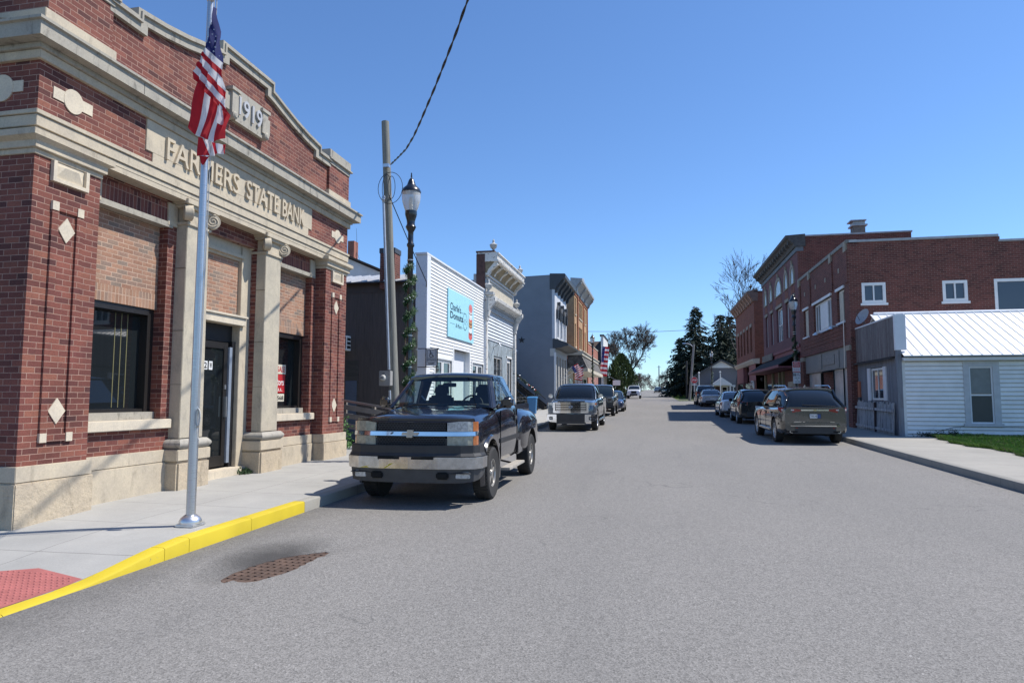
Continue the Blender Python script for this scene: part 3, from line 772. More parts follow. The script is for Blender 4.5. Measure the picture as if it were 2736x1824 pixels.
# ---------------------------------------------------------------- more materials
M['lapshade'] = plain('lap shadow and grime', (.16,.165,.175), .8)  # colour of the painted shadow lines and dirt at the board laps
M['clap'] = plain('white clapboard', (.74,.74,.735), .5, var=.07, scale=3)
M['clapold'] = plain('old white clapboard', (.70,.70,.68), .6, var=.14, scale=2.5)
M['brownside'] = boards('brown vertical siding', [(.085,.068,.062), (.10,.08,.073), (.092,.074,.067)], .30, True, .8, gap=.04)
M['brownplain'] = plain('brown trim board', (.075,.06,.055), .7)
M['roofdark'] = plain('dark metal roof', (.055,.048,.045), .4, .3)
M['rib'] = plain('lit pale roof rib', (.55,.55,.56), .35, .2)  # whitish tone paints in the light the ribs catch on the dark roof
M['flake'] = weathered('flaking white siding', (.68,.71,.74), (.13,.13,.135), .60, 6, (1, 1.6, 5))
M['flakeblue'] = weathered('weathered blue board', (.30,.35,.38), (.12,.13,.135), .56, 4, (2, 2, .6))
M['oldtrim'] = weathered('old ornate white trim', (.66,.64,.60), (.17,.145,.11), .59, 5, (1, 1, 2))
M['oldtrim2'] = weathered('old grey trim', (.42,.42,.41), (.15,.13,.11), .60, 5)
M['rustcap'] = plain('rusted metal cap', (.10,.05,.042), .8, var=.4)
M['greywall'] = (lambda t: t)(plain('blue grey painted brick', (.20,.225,.26), .75, var=.10, scale=1.2, bump=.25, bscale=14))
M['greyfront'] = plain('pale grey front', (.56,.575,.60), .6, var=.08, scale=2)
M['greydark'] = plain('dark slate cornice', (.055,.06,.068), .55)
M['stoneg'] = plain('pale storefront board', (.50,.49,.46), .6)
M['orange'] = brick('orange buff brick', [(.40,.235,.115), (.46,.28,.145), (.43,.255,.13)], (.40,.29,.19), .21, .073, .005, blotch=.15)
M['orangered'] = brick('red pilaster brick', [(.28,.085,.035), (.34,.11,.05)], (.33,.18,.11), .21, .073, .005)
M['brickdk'] = brick('dark common brick', [(.10,.032,.026), (.15,.045,.035), (.19,.06,.045), (.125,.04,.032)], (.25,.165,.13), .212, .0735, .006)
M['brickmid'] = brick('orange red brick', [(.19,.055,.032), (.25,.075,.045), (.28,.09,.055)], (.30,.19,.14), .212, .0735, .006)
M['bricksal'] = brick('salmon brick', [(.34,.125,.085), (.38,.145,.10)], (.36,.2,.15), .212, .0735, .005)
M['gmetal'] = plain('grey pressed metal', (.38,.385,.39), .5, .2, var=.2)
M['shingle'] = brick('weathered shingle', [(.10,.095,.09), (.17,.16,.15), (.07,.066,.062), (.22,.21,.19)], (.03,.03,.03), .16, .14, .006)
M['shinglebrown'] = brick('brown roof shingle', [(.075,.052,.038), (.095,.068,.05)], (.03,.025,.02), .3, .14, .004)
M['blackglass'] = plain('dark door glass', (.02,.02,.021), .25)
M['cream'] = plain('cream board', (.55,.50,.40), .6)
def win(r, T, u0, u1, v0, v1, n=-.06, fm='white', gm='dglass', kind='double', fw=.06, fd=.05, sill=None, sillm='white', lights=1):
    m = MB(T); m.box(u0, u0+fw, n-fd, n, v0, v1); m.box(u1-fw, u1, n-fd, n, v0, v1); m.box(u0+fw, u1-fw, n-fd, n, v1-fw, v1); m.box(u0+fw, u1-fw, n-fd, n, v0, v0+fw)
    if kind == 'double': m.box(u0+fw, u1-fw, n-fd+.005, n-.008, (v0+v1)/2-.025, (v0+v1)/2+.025)
    if kind == 'slider': m.box((u0+u1)/2-.025, (u0+u1)/2+.025, n-fd+.005, n-.008, v0+fw, v1-fw)
    if kind == 'cross':
        m.box((u0+u1)/2-.02, (u0+u1)/2+.02, n-fd+.005, n-.008, v0+fw, v1-fw); m.box(u0+fw, (u0+u1)/2-.02, n-fd+.005, n-.008, (v0+v1)/2-.02, (v0+v1)/2+.02); m.box((u0+u1)/2+.02, u1-fw, n-fd+.005, n-.008, (v0+v1)/2-.02, (v0+v1)/2+.02)
    f = m.build('window', M[fm], r)
    g = MB(T); g.box(u0+fw-.004, u1-fw+.004, n-fd*.75, n-fd*.6, v0+fw-.004, v1-fw+.004); g.build('pane', M[gm], f)
    if sill: s = MB(T); s.box(u0-.06, u1+.06, n-.05, n+sill, v0-.09, v0-.001); s.build('sill', M[sillm], f)
    return f

# ---------------------------------------------------------------- donut shop
XD = -7.1
def donut():
    r = thing('donut_shop', 'white clapboard shop with a tall false front beside the bank', 'shop', (XD, 24.4, G(24.4)+.15))
    T = FL(XD); g = G(20.6)
    H = [(21.5, 23.4, 1.30, 3.02), (23.66, 25.8, .2, 3.47), (26.2, 28.0, 1.3, 3.1)]
    m = MB(T); m.wall(20.85, 28.1, g, 6.30, H, -.001, .2); m.clap(20.9, 28.05, g, 6.22, H, 0, .115, .02, gap=.007); m.build('front_siding', [M['clap'], M['lapshade']], r, fixn=False)
    m = MB(T); m.box(20.55, 20.9, -.34, .045, g, 6.28); m.box(28.05, 28.2, -.34, .03, g, 6.28); m.box(20.5, 28.22, -.36, .05, 6.28, 6.345); m.box(20.9, 28.05, -.34, -.2, g, 6.28); m.build('corner_trim', M['trim'], r, bevel=.006)
    for u0, u1, v0, v1 in (H[0], H[2]):
        for a, b in ((u0+.04, (u0+u1)/2-.02), ((u0+u1)/2+.02, u1-.04)): win(r, T, a, b, v0, v1-.02, -.02, 'white', 'dglass2', 'none', .09)
        c = MB(T); c.box(u0-.09, u0, -.1, .035, v0, v1+.08); c.box(u1, u1+.09, -.1, .035, v0, v1+.08); c.box(u0, u1, -.1, .035, v1, v1+.09); c.box(u0, u1, -.2, .05, v0-.06, v0); c.build('window_casing', M['white'], r)
    # entrance
    m = MB(T); m.box(23.66, 25.8, -1.1, -1.05, g, 3.47); m.box(23.56, 23.66, -1.05, .03, g, 3.5); m.box(25.79, 25.9, -1.05, .03, g, 3.5); m.box(23.66, 25.8, -1.05, .03, 3.47, 3.53); m.build('entrance_recess', M['white'], r)
    m = MB(T); m.box(23.9, 24.75, -1.045, -1.0, g+.15, 3.1); d = m.build('door', M['blackglass'], r)
    m = MB(T); m.box(24.9, 25.7, -1.04, -.98, g+.15, 3.15); m.build('door_panel', M['white'], r)
    # body of the building behind, with its vertical brown siding and metal roof
    S_ = FS(20.62); m = MB(S_); m.box(-16, XD-.345, -7.4, 0, g, 5.1); m.build('side_wall', M['brownside'], r)
    m = MB(S_); m.box(-16, XD-.345, -7.4, .012, 5.1, 5.42); m.build('fascia', M['brownplain'], r)
    m = MB()
    z = lambda y: 5.43+(y-20.4)*.235 if y <= 24.5 else 5.43+4.1*.235-(y-24.5)*.235
    for a, b in ((20.4, 24.5), (24.5, 28.3)): m.hexa([(-16.2, a, z(a)-.04), (XD-.36, a, z(a)-.04), (XD-.36, b, z(b)-.04), (-16.2, b, z(b)-.04)], [(-16.2, a, z(a)), (XD-.36, a, z(a)), (XD-.36, b, z(b)), (-16.2, b, z(b))])
    rf = m.build('roof', M['roofdark'], r)
    m = MB(); x = XD-.6
    while x > -16:
        for a, b in ((20.38, 24.5), (24.5, 28.3)): m.hexa([(x-.02, a, z(a)), (x+.02, a, z(a)), (x+.02, b, z(b)), (x-.02, b, z(b))], [(x-.015, a, z(a)+.045), (x+.015, a, z(a)+.045), (x+.015, b, z(b)+.045), (x-.015, b, z(b)+.045)])
        x -= .38
    m.build('roof_rib', M['rib'], rf)
    m = MB(); m.box(-8.63, -8.13, 20.45, 20.95, 5.2, 6.36); m.build('chimney', M['brickdk'], r)
    m = MB(); m.box(-8.65, -8.11, 20.43, 20.97, 6.36, 6.52); m.build('chimney_cap', M['greydark'], r)
    m = MB(S_); m.box(-10.3, -9.67, -.1, .30, 3.22, 3.70); ac = m.build('air_conditioner', M['white'], r, bevel=.01)
    m = MB(S_)
    for k in range(3): m.box(-9.668, -9.664, .02, .27, 3.28+.13*k, 3.37+.13*k)
    m.box(-9.9, -9.7, .295, .302, 3.27, 3.65); m.build('vent', M['blackm'], ac)
    m = MB(S_); m.box(-9.82, -9.42, -.05, .03, .35, 2.25); m.build('side_door', plain('blue grey steel door', (.09,.12,.17), .5), r, bevel=.008)
    m = MB(S_); m.box(-11, -9.38, -.05, .02, 1.2, 2.9); m.build('plywood_patch', boards('weathered plywood', [(.06,.055,.048), (.08,.07,.06)], .12, False, .5), r)
    m = MB(T); m.tube([(28.12, .06, .6), (28.12, .06, 6.0), (28.1, .02, 6.15)], .035, 8); m.build('downpipe', M['trim'], r)
    # the sign on the front
    s = thing('shop_sign', 'pale blue sign board with a stack of donuts on the white clapboard front', 'sign', (XD+.05, 24.5, 4.7))
    m = MB(T); m.box(22.79, 26.22, .02, .06, 3.85, 5.555); m.build('board', plain('pale blue sign sheet', (.36,.68,.78), .4, var=.05), s)
    ink = plain('dark navy ink', (.012,.03,.045), .5)
    X = lambda a: 22.79+3.43*a; Zz = lambda b: 3.85+1.705*b
    m = MB(T); m.text("Charlie's", X(.07), X(.47), Zz(.575), Zz(.735), .0605, .003, .012); m.build('lettering', ink, s)
    m = MB(T); m.text("Donuts", X(.07), X(.55), Zz(.395), Zz(.545), .0605, .003, .02); m.build('lettering', ink, s)
    m = MB(T); m.text("& More", X(.27), X(.49), Zz(.235), Zz(.325), .0605, .003, .0, sheer=.35); m.build('lettering', ink, s)
    m = MB(T)
    def ringp(cu, cv, ru, rv, w, N=28):
        a = m.add([(cu+(ru)*cos(2*pi*i/N), .0625, cv+rv*sin(2*pi*i/N)) for i in range(N)]); b = m.add([(cu+(ru-w)*cos(2*pi*i/N), .0625, cv+(rv-w)*sin(2*pi*i/N)) for i in range(N)])
        for i in range(N): j = (i+1) % N; m.face((a+i, a+j, b+j, b+i))
    ringp(X(.635), Zz(.43), .30, .33, .022); ringp(X(.635), Zz(.43), .10, .11, .018)
    for a, v in ((.55, .6), (.61, .62), (.67, .61), (.6, .28), (.66, .26), (.71, .31), (.57, .42), (.70, .45)): m.box(X(a)-.03, X(a)+.03, .061, .063, Zz(v)-.012, Zz(v)+.012)
    m.box(X(.47), X(.57), .061, .063, Zz(.60), Zz(.606)); m.box(X(.07), X(.24), .061, .063, Zz(.29), Zz(.296)); m.box(X(.5), X(.56), .061, .063, Zz(.265), Zz(.271))
    m.build('outline', ink, s)
    cols = {'pink': (.62,.20,.20), 'rose': (.62,.12,.11), 'cream': (.68,.66,.62), 'bun': (.50,.27,.11), 'choc': (.16,.07,.045), 'wht': (.70,.74,.78)}
    mats = {k: plain('donut '+k, v, .55) for k, v in cols.items()}
    for k, (cv, rv, ru, q) in enumerate(((.135, .075, .27, 'choc'), (.17, .115, .27, 'rose'), (.215, .05, .2, 'choc'), (.27, .055, .24, 'wht'), (.325, .045, .24, 'cream'), (.37, .04, .25, 'choc'), (.40, .045, .26, 'bun'), (.445, .045, .25, 'choc'), (.475, .04, .26, 'bun'), (.525, .045, .25, 'rose'), (.57, .05, .23, 'cream'), (.625, .05, .23, 'wht'), (.675, .04, .24, 'choc'), (.70, .045, .25, 'cream'), (.785, .10, .26, 'pink'), (.79, .04, .08, 'rose'))):
        m = MB(T); N = 20; m.poly([(X(.86)+ru*cos(2*pi*i/N), .061+.0006*k, Zz(cv)+rv*1.7*sin(2*pi*i/N)) for i in range(N)]); m.build('printed_donut', mats[q], s, fixn=False)
donut()
def white_gable_house():
    r = thing('gabled_house', 'white gabled house with a brick chimney rising behind the brown sided wall', 'house', (-17, 34, G(34)))
    m = MB(); pl = [(-22, .3), (-9.5, .3), (-9.5, 6.3), (-15.6, 8.95), (-22, 6.3)]; m.prism(pl, 'y', 32, 42); m.build('wall', M['clapold'], r)
    m = MB()
    for s in (1, -1):
        a = [(-15.6, 9.0), (-15.6+s*6.6, 6.15), (-15.6+s*6.6, 6.25), (-15.6, 9.12)]; m.prism(a, 'y', 31.8, 42.2)
    rf = m.build('roof', M['shinglebrown'], r)
    m = MB(); m.box(-15.75, -15.4, 33, 33.5, 8.6, 9.96); m.build('chimney', M['bricksal'], r)
    t = thing('antenna', 'thin whip antenna on the ridge of the white gabled house', 'antenna', (-15.0, 32.6, 8.8))
    m = MB(); m.tube([(-15.05, 32.6, 8.7), (-15.05, 32.6, 9.5), (-15.1, 32.6, 10.5)], [.02, .012, .006], 5)
    for k in range(3): a = 2*pi*k/3; m.tube([(-15.05, 32.6, 9.25), (-15.05+.25*cos(a), 32.6+.25*sin(a), 8.62)], .008, 4)
    m.build('mast', M['black'], t)
white_gable_house()

# ---------------------------------------------------------------- weathered ornate shop
def bracket(m, u, n0, n1, v0, v1, w):
    """scrolled bracket: thin at the foot, deep under the cornice"""
    pl = [(n0, v0), (n0+.25*(n1-n0), v0+.06*(v1-v0)), (n0+.42*(n1-n0), v0+.4*(v1-v0)), (n0+.75*(n1-n0), v0+.62*(v1-v0)), (n1, v0+.8*(v1-v0)), (n1, v1), (n0, v1)]
    k = len(pl); a = m.add([(u-w, n, v) for n, v in pl]+[(u+w, n, v) for n, v in pl]); m.face(range(a, a+k)); m.face(range(a+2*k-1, a+k-1, -1))
    for i in range(k): j = (i+1) % k; m.face((a+i, a+k+i, a+k+j, a+j))
def urn(r, T, u, n, v, s, mat, name='finial'):
    c = T(u, n, v); m = MB(); m.lathe([(.11*s, 0), (.12*s, .05*s), (.06*s, .09*s), (.05*s, .14*s), (.14*s, .22*s), (.17*s, .33*s), (.18*s, .36*s), (.15*s, .385*s), (.07*s, .43*s), (.045*s, .47*s), (.06*s, .52*s), (.04*s, .56*s), (.012*s, .62*s)], c, 12); m.build(name, mat, r, smooth=50)
def ornate():
    r = thing('ornate_shop', 'weathered shop with a heavy peeling white cornice and urn finials', 'shop', (XD, 31.2, G(31.2)+.15))
    T = FL(XD); a, b = 28.25, 34.3; g = G(a)
    H = [(30.0, 31.75, 1.5, 3.62), (32.7, 33.85, .4, 3.66)]
    m = MB(T); m.wall(a, b, g, 4.25, H, 0, .25); m.build('lower_wall', M['flakeblue'], r)
    win(r, T, 30.0, 31.75, 1.5, 3.62, -.05, 'oldtrim', 'dglass2', 'slider', .10)
    d = MB(T); d.box(32.7, 33.85, -.15, -.06, .45, 3.66); d.box(32.62, 32.7, -.1, .03, .4, 3.74); d.box(33.85, 33.93, -.1, .03, .4, 3.74); d.box(32.62, 33.93, -.1, .03, 3.66, 3.75); dd = d.build('door', M['white'], r)
    d = MB(T); d.box(32.86, 33.69, -.065, -.055, 1.4, 3.45); d.build('pane', M['dglass2'], dd)
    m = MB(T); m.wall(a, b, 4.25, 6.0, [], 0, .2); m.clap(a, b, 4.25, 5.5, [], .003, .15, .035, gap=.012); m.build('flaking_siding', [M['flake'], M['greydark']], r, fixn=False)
    m = MB(T); m.box(a, b, -.5, .10, 5.5, 5.72); m.box(a-.02, b+.02, -.5, .16, 5.72, 5.80); m.build('frieze_board', M['oldtrim2'], r)
    m = MB(T)
    m.loft([[(u, -.3, 5.80), (u, .22, 5.80), (u, .27, 5.86), (u, .42, 5.93), (u, .45, 6.06), (u, .40, 6.10), (u, -.3, 6.14)] for u in (a-.1, b+.1)]); m.build('lower_cornice', M['oldtrim'], r)
    m = MB(T); m.box(a, b, -.5, .03, 6.1, 7.05); m.build('upper_wall', M['oldtrim2'], r)
    m = MB(T); m.box(a+.35, b-.35, 0, .045, 6.32, 6.80); m.build('panel', stone('stippled panel', (.50,.46,.38), (.2,.17,.13), .7, rock=1.), r)
    m = MB(T); m.box(a+.2, b-.2, 0, .07, 6.86, 6.93); m.box(a, b, 0, .10, 7.0, 7.08); m.build('moulding', M['oldtrim'], r)
    m = MB(T); m.loft([[(u, -.3, 7.08), (u, .08, 7.08), (u, .16, 7.25), (u, .40, 7.52), (u, .42, 7.58), (u, -.3, 7.58)] for u in (a, b)]); m.build('cove', plain('dirty cove', (.30,.24,.15), .8, var=.5, scale=5), r)
    m = MB(T); m.loft([[(u, -.3, 7.56), (u, .60, 7.56), (u, .62, 7.62), (u, .56, 7.66), (u, .58, 7.86), (u, .64, 7.90), (u, .62, 7.95), (u, -.3, 8.0)] for u in (a-.06, b+.06)]); m.build('cornice', M['oldtrim'], r)
    for k in range(6):
        m = MB(T); bracket(m, a+.15+k*(b-a-.3)/5, .03, .55 if k in (0, 5) else .48, 6.95 if k in (0, 5) else 7.12, 7.555, .13 if k in (0, 5) else .09); m.build('bracket', M['oldtrim'], r)
    for u in (a-.02, b+.02):
        m = MB(T); m.box(u-.16, u+.16, -.3, .16, 5.0, 6.0); m.build('end_block', M['oldtrim2'], r)
        m = MB(T); bracket(m, u, .1, .5, 5.15, 6.0, .12); m.build('bracket', M['oldtrim'], r)
        m = MB(T); m.box(u-.17, u+.17, -.05, .42, 6.10, 6.22); m.build('finial_base', M['oldtrim2'], r)
        urn(r, T, u, .18, 6.2, .95, M['oldtrim2'])
        m = MB(T); m.box(u-.13, u+.13, -.06, .13, .3, 5.0); m.build('pilaster', M['oldtrim'], r)
        urn(r, T, u+(.12 if u < 30 else -.05), .36, 7.97, .95, M['oldtrim2'])
    m = MB(T); m.box(a-.07, a-.002, -.36, .02, 5.8, 7.9); m.box(a-.075, a+.25, -.38, .45, 7.96, 8.03); m.build('metal_edge', M['rustcap'], r)
    m = MB(); m.box(-17, XD-.3, a+.05, b-.05, .2, 5.6); m.build('side_wall', M['brickdk'], r)
    m = MB(T); m.tube([(30.9-.9, .02, 4.0), (29.6, .35, 4.12), (29.6, .42, 3.98)], .02, 6); m.tube([(33.2, .02, 4.05), (33.2, .36, 4.15), (33.2, .42, 4.0)], .02, 6); m.build('gooseneck_lamp', M['alu'], r)
ornate()

# ---------------------------------------------------------------- tall blue-grey building with an outside stair
def grey():
    r = thing('grey_building', 'tall blue grey painted building with dark bracketed cornice and a star on its side', 'building', (XD, 52, G(52)+.15))
    T = FL(XD); a, b = 48.95, 55.7; g = G(a)
    m = MB(); m.prism([(-19, g), (XD-.4, g), (XD-.4, 10.70), (-19, 10.35)], 'y', a+.001, b); m.box(XD-.4, XD+.055, a+.001, a+.1, g, 10.70); m.build('side_wall', M['greywall'], r)
    W3 = [(49.85, 50.85, 6.2, 8.1), (51.85, 52.85, 6.2, 8.1), (53.85, 54.85, 6.2, 8.1)]
    m = MB(T); m.wall(a, b, 6.0, 9.7, W3, .06, .2); m.build('front_wall', M['greyfront'], r)
    for u0, u1, v0, v1 in W3:
        win(r, T, u0, u1, v0, v1, -.02, 'white', 'skyglass', 'double', .07, sill=.12)
        m = MB(T); N = 8; pts = [(u0-.12+(u1-u0+.24)*i/N, 8.1+.42*sin(pi*i/N)) for i in range(N+1)]
        m.tube([(u, .14, v) for u, v in pts], .12, 6); m.box(u0-.22, u0-.02, .06, .24, 7.55, 8.2); m.box(u1+.02, u1+.22, .06, .24, 7.55, 8.2); m.box((u0+u1)/2-.1, (u0+u1)/2+.1, .06, .3, 8.35, 8.85); m.build('hood_mould', M['greydark'], r)
        m = MB(T); m.box(u0-.10, u0, .06, .11, 6.1, 7.6); m.box(u1, u1+.1, .06, .11, 6.1, 7.6); m.build('casing', M['white'], r)
    m = MB(T); m.loft([[(u, -.3, 9.62), (u, .12, 9.62), (u, .2, 9.8), (u, .62, 10.35), (u, .84, 10.45), (u, .86, 10.70), (u, .8, 10.76), (u, -.3, 10.80)] for u in (a-.03, b+.05)]); m.build('cornice', M['greydark'], r)
    for k in range(5): m = MB(T); bracket(m, a+.3+k*1.55, .08, .72, 9.4, 10.4, .12); m.build('bracket', M['greydark'], r)
    m = MB(T); m.loft([[(u, -.1, 5.30), (u, .5, 5.36), (u, 1.02, 5.50), (u, 1.05, 5.62), (u, .9, 5.72), (u, .06, 6.02), (u, -.1, 6.02)] for u in (a-.02, b+.15)]); m.build('shopfront_cornice', M['greydark'], r)
    m = MB(T); m.box(a+.9, b, -.5, -.35, g, 5.3); m.build('recess', M['dglass2'], r)
    m = MB(T); m.box(a, b, -.3, .08, 4.75, 5.3); m.build('fascia', M['stoneg'], r)
    for u in (a+.02, a+1.6, a+3.1, a+4.6, a+6.2): m = MB(T); m.box(u, u+.42, -.35, .10, g, 4.75); m.build('pilaster', M['stoneg'], r)
    m = MB(T); m.box(a-.04, a+.12, .0, .14, g, 5.0); m.build('downpipe', M['white'], r)
    st = MB(FS(a)); pts = []
    for i in range(10): rr = .27 if i % 2 == 0 else .11; pts.append((-9.49+rr*sin(2*pi*i/10), 5.94+rr*cos(2*pi*i/10)))
    n = st.add([(u, .03, v) for u, v in pts]+[(u, -.005, v) for u, v in pts]); st.face(range(n, n+10))
    for i in range(10): j = (i+1) % 10; st.face((n+i, n+10+i, n+10+j, n+j))
    st.build('star', M['black'], r)
grey()
def stair():
    r = thing('outside_stair', 'black outside stair climbing the blue grey wall between two buildings', 'stair', (-7.6, 47.4, G(47.4)+.15))
    x0, z0, x1, z1 = -7.5, G(47.4)+.15, -13.5, G(47.4)+5.0
    m = MB(); N = 24
    for i in range(N): x = x0+(x1-x0)*i/N; z = z0+(z1-z0)*(i+1)/N; m.box(x-.27, x, 46.9, 47.95, z-.05, z)
    m.build('treads', plain('dark tread', (.025,.022,.02), .8), r)
    for y in (46.88, 47.96):
        m = MB(); m.hexa([(x0, y, z0-.1), (x0, y+.06, z0-.1), (x1, y+.06, z1-.15), (x1, y, z1-.15)], [(x0, y, z0+.35), (x0, y+.06, z0+.35), (x1, y+.06, z1+.12), (x1, y, z1+.12)]); m.build('stringer', M['blackm'], r)
    m = MB(); m.tube([(x0+.1, 46.9, z0+.75), (x1, 46.9, z1+1.0)], .035, 6); m.build('handrail', M['black'], r)
    for i in range(5): t = .1+i*.21; x = x0+(x1-x0)*t; z = z0+(z1-z0)*t; m = MB(); m.box(x-.03, x+.03, 46.87, 46.93, z, z+.95); m.build('baluster', M['black'], r)
    m = MB(); m.prism([(x0-.6, z0), (x1, z0), (x1, z1-.2), (x0-.6, z0+.15)], 'y', 47.3, 47.5); m.build('under_panel', plain('dark under panel', (.045,.048,.05), .9), r)
    # garland with baubles on the handrail
    gr = thing('garland', 'dark green garland with red and silver baubles along the stair handrail', 'garland', (-9, 46.9, 3.4))
    lf = MB(); rnd = random.Random(3)
    for i in range(1500):
        t = .04+.96*rnd.random(); x = x0+(x1-x0)*t; z = z0+(z1-z0)*t+.82+rnd.gauss(0, .07); y = 46.86+rnd.gauss(0, .07); d = Vector((rnd.gauss(0,1), rnd.gauss(0,1), rnd.gauss(0,1))).normalized()*.09; e = d.orthogonal().normalized()*.02; c = Vector((x, y, z))
        lf.poly([tuple(c-e), tuple(c+e), tuple(c+d)])
    lf.build('needles', plain('garland green', (.015,.04,.018), .7), gr, fixn=False)
    for i in range(14):
        t = rnd.choice([.1, .13, .16, .19, .11, .3, .42, .55]); x = x0+(x1-x0)*t; z = z0+(z1-z0)*t+.84+rnd.uniform(-.1, .1); m = MB(); m.lathe([(.005, -.06), (.042, -.042), (.06, 0), (.042, .042), (.005, .06)], (x+rnd.uniform(-.1, .1), 46.78+rnd.uniform(-.04, .04), z), 10); m.build('bauble', M['alu'] if i % 2 else plain('red bauble', (.35,.03,.03), .2), gr, smooth=60)
    f = thing('iron_fence', 'black iron fence with thin rails at the foot of the stair', 'fence', (-7.7, 43.5, G(43.5)+.15))
    m = MB()
    for k in range(5): m.tube([(-7.7, 35.0, G(35)+.35+.2*k), (-7.7, 45.5, G(45.5)+.35+.2*k)], .014, 5)
    m.build('rails', plain('iron rail', (.06,.06,.065), .4, .6), f)
    for k in range(6): m = MB(); y = 35.2+2*k; m.tube([(-7.7, y, G(y)+.1), (-7.7, y, G(y)+1.3)], .03, 6); m.build('post', M['black'], f)
    pl = thing('planting', 'low dark shrubs in the bed at the stair foot', 'shrub', (-8.2, 41, G(41)+.15)); m = MB()
    for i in range(900):
        c = Vector((rnd.uniform(-9.5, -7.8), rnd.uniform(36, 46), G(41)+.2+abs(rnd.gauss(0, .35)))); d = Vector((rnd.gauss(0,1), rnd.gauss(0,1), abs(rnd.gauss(0,1)))).normalized()*.16; e = d.orthogonal().normalized()*.035; m.poly([tuple(c-e), tuple(c+e), tuple(c+d)])
    m.build('leaves', plain('dark leaf', (.02,.022,.014), .8), pl, fixn=False)
    b = thing('recycling_bin', 'blue plastic wheeled bin standing on the pavement behind the black pickup', 'bin', (-7.0, 39.4, G(39.4)+.15))
    m = MB(); z = G(39.4)+.15; m.hexa([(-7.2, 39.2, z+.05), (-6.8, 39.2, z+.05), (-6.8, 39.6, z+.05), (-7.2, 39.6, z+.05)], [(-7.27, 39.1, z+.95), (-6.75, 39.1, z+.95), (-6.75, 39.66, z+.95), (-7.27, 39.66, z+.95)]); m.build('body', plain('blue plastic', (.035,.16,.36), .45), b, bevel=.02)
    m = MB(); m.hexa([(-7.3, 39.07, z+.95), (-6.72, 39.07, z+.95), (-6.72, 39.7, z+.95), (-7.3, 39.7, z+.95)], [(-7.28, 39.1, z+1.0), (-6.74, 39.1, z+1.0), (-6.74, 39.7, z+1.05), (-7.28, 39.7, z+1.05)]); m.build('lid', plain('blue lid', (.05,.2,.42), .4), b, bevel=.01)
stair()

# ---------------------------------------------------------------- orange brick building
def orange():
    r = thing('orange_building', 'orange brick three window building with grey metal cornice and small pediment', 'building', (XD, 68, G(68)+.15))
    T = FL(XD); a, b = 61.6, 74.5; g = G(a)
    m = MB(FS(a)); m.box(-22, XD-.9, -12.9, 0, g, 11.2); m.build('side_wall', M['brickdk'], r)
    m = MB(FS(a)); m.box(XD-.9, XD, -.3, .01, g, 11.2)
    m.build('corner_strip', M['orange'], r)
    bays = [(61.85, 64.0, (62.5, 63.35)), (64.75, 69.2, None), (69.95, 73.3, (71.3, 72.4))]
    ws = []
    for v0, v1 in ((5.35+G(66)-.0, 7.5+G(66)), (8.35+G(66), 9.9+G(66))):
        ws += [(62.3, 63.2, v0, v1), (65.5, 66.4, v0, v1), (66.6, 67.5, v0, v1), (67.7, 68.6, v0, v1), (71.2, 72.2, v0, v1)]
    m = MB(T); m.wall(a+.01, b, 4.0, 11.7, ws, 0, .3); m.build('front_wall', M['orange'], r)
    for w in ws: win(r, T, *w, -.08, 'cream', 'dglass2', 'double', .08, sill=.16, sillm='cream')
    for u0, u1 in ((64.05, 64.65), (69.3, 69.9), (73.45, 74.1)): m = MB(T); m.box(u0, u1, -.05, .10, 5.4, 11.5); m.build('pilaster', M['orangered'], r)
    for u0, u1 in ((61.7, 64.0), (64.7, 69.2), (70.0, 73.4)): m = MB(T); m.box(u0, u1, -.05, .06, 11.2, 11.5); m.build('brick_band', M['orangered'], r)
    m = MB(T); m.loft([[(u, -.3, 11.5), (u, .1, 11.5), (u, .15, 11.75), (u, .55, 12.3), (u, .75, 12.4), (u, .78, 12.6), (u, -.3, 12.7)] for u in (a-.05, b+.1)]); m.build('cornice', M['gmetal'], r)
    for k in range(4): m = MB(T); bracket(m, a+.4+k*4.0, .08, .7, 11.4, 12.35, .18); m.build('bracket', M['gmetal'], r)
    m = MB(T); n = m.add([(65.3, .3, 12.65), (70.7, .3, 12.65), (68, .3, 13.7), (65.3, -.3, 12.65), (70.7, -.3, 12.65), (68, -.3, 13.7)]); m.face((n, n+1, n+2)); m.face((n+5, n+4, n+3)); m.face((n, n+3, n+4, n+1)); m.face((n+1, n+4, n+5, n+2)); m.face((n+2, n+5, n+3, n)); m.build('pediment', M['gmetal'], r)
    # ground floor canopy with a shingled mansard
    m = MB(T); m.box(57.6, 74.6, -.2, 1.15, 5.35, 5.62); m.box(57.6, 74.6, -.2, 1.25, 5.62, 5.70); m.build('canopy_fascia', M['cream'], r)
    m = MB(T); m.loft([[(u, -.1, 4.25), (u, 1.55, 4.25), (u, 1.05, 5.35), (u, -.1, 5.35)] for u in (57.7, 74.5)]); m.build('mansard', M['shingle'], r)
    m = MB(T); m.box(57.65, 74.55, -.1, 1.6, 3.95, 4.25); m.build('canopy_soffit', M['cream'], r)
    m = MB(T); m.box(57.6, 74.5, -.5, -.1, g, 4.0); m.build('shop_wall', M['stoneg'], r)
    for k in range(5): m = MB(T); m.box(58.6+3.1*k, 60.9+3.1*k, -.12, -.06, 1.9+.06*k, 3.4+.06*k); m.build('shop_window', M['dglass2'], r)
    m = MB(); m.box(-22, XD-.5, 57.6, 61.6, 1, 5.3); m.build('low_wing', M['brickdk'], r)
orange()
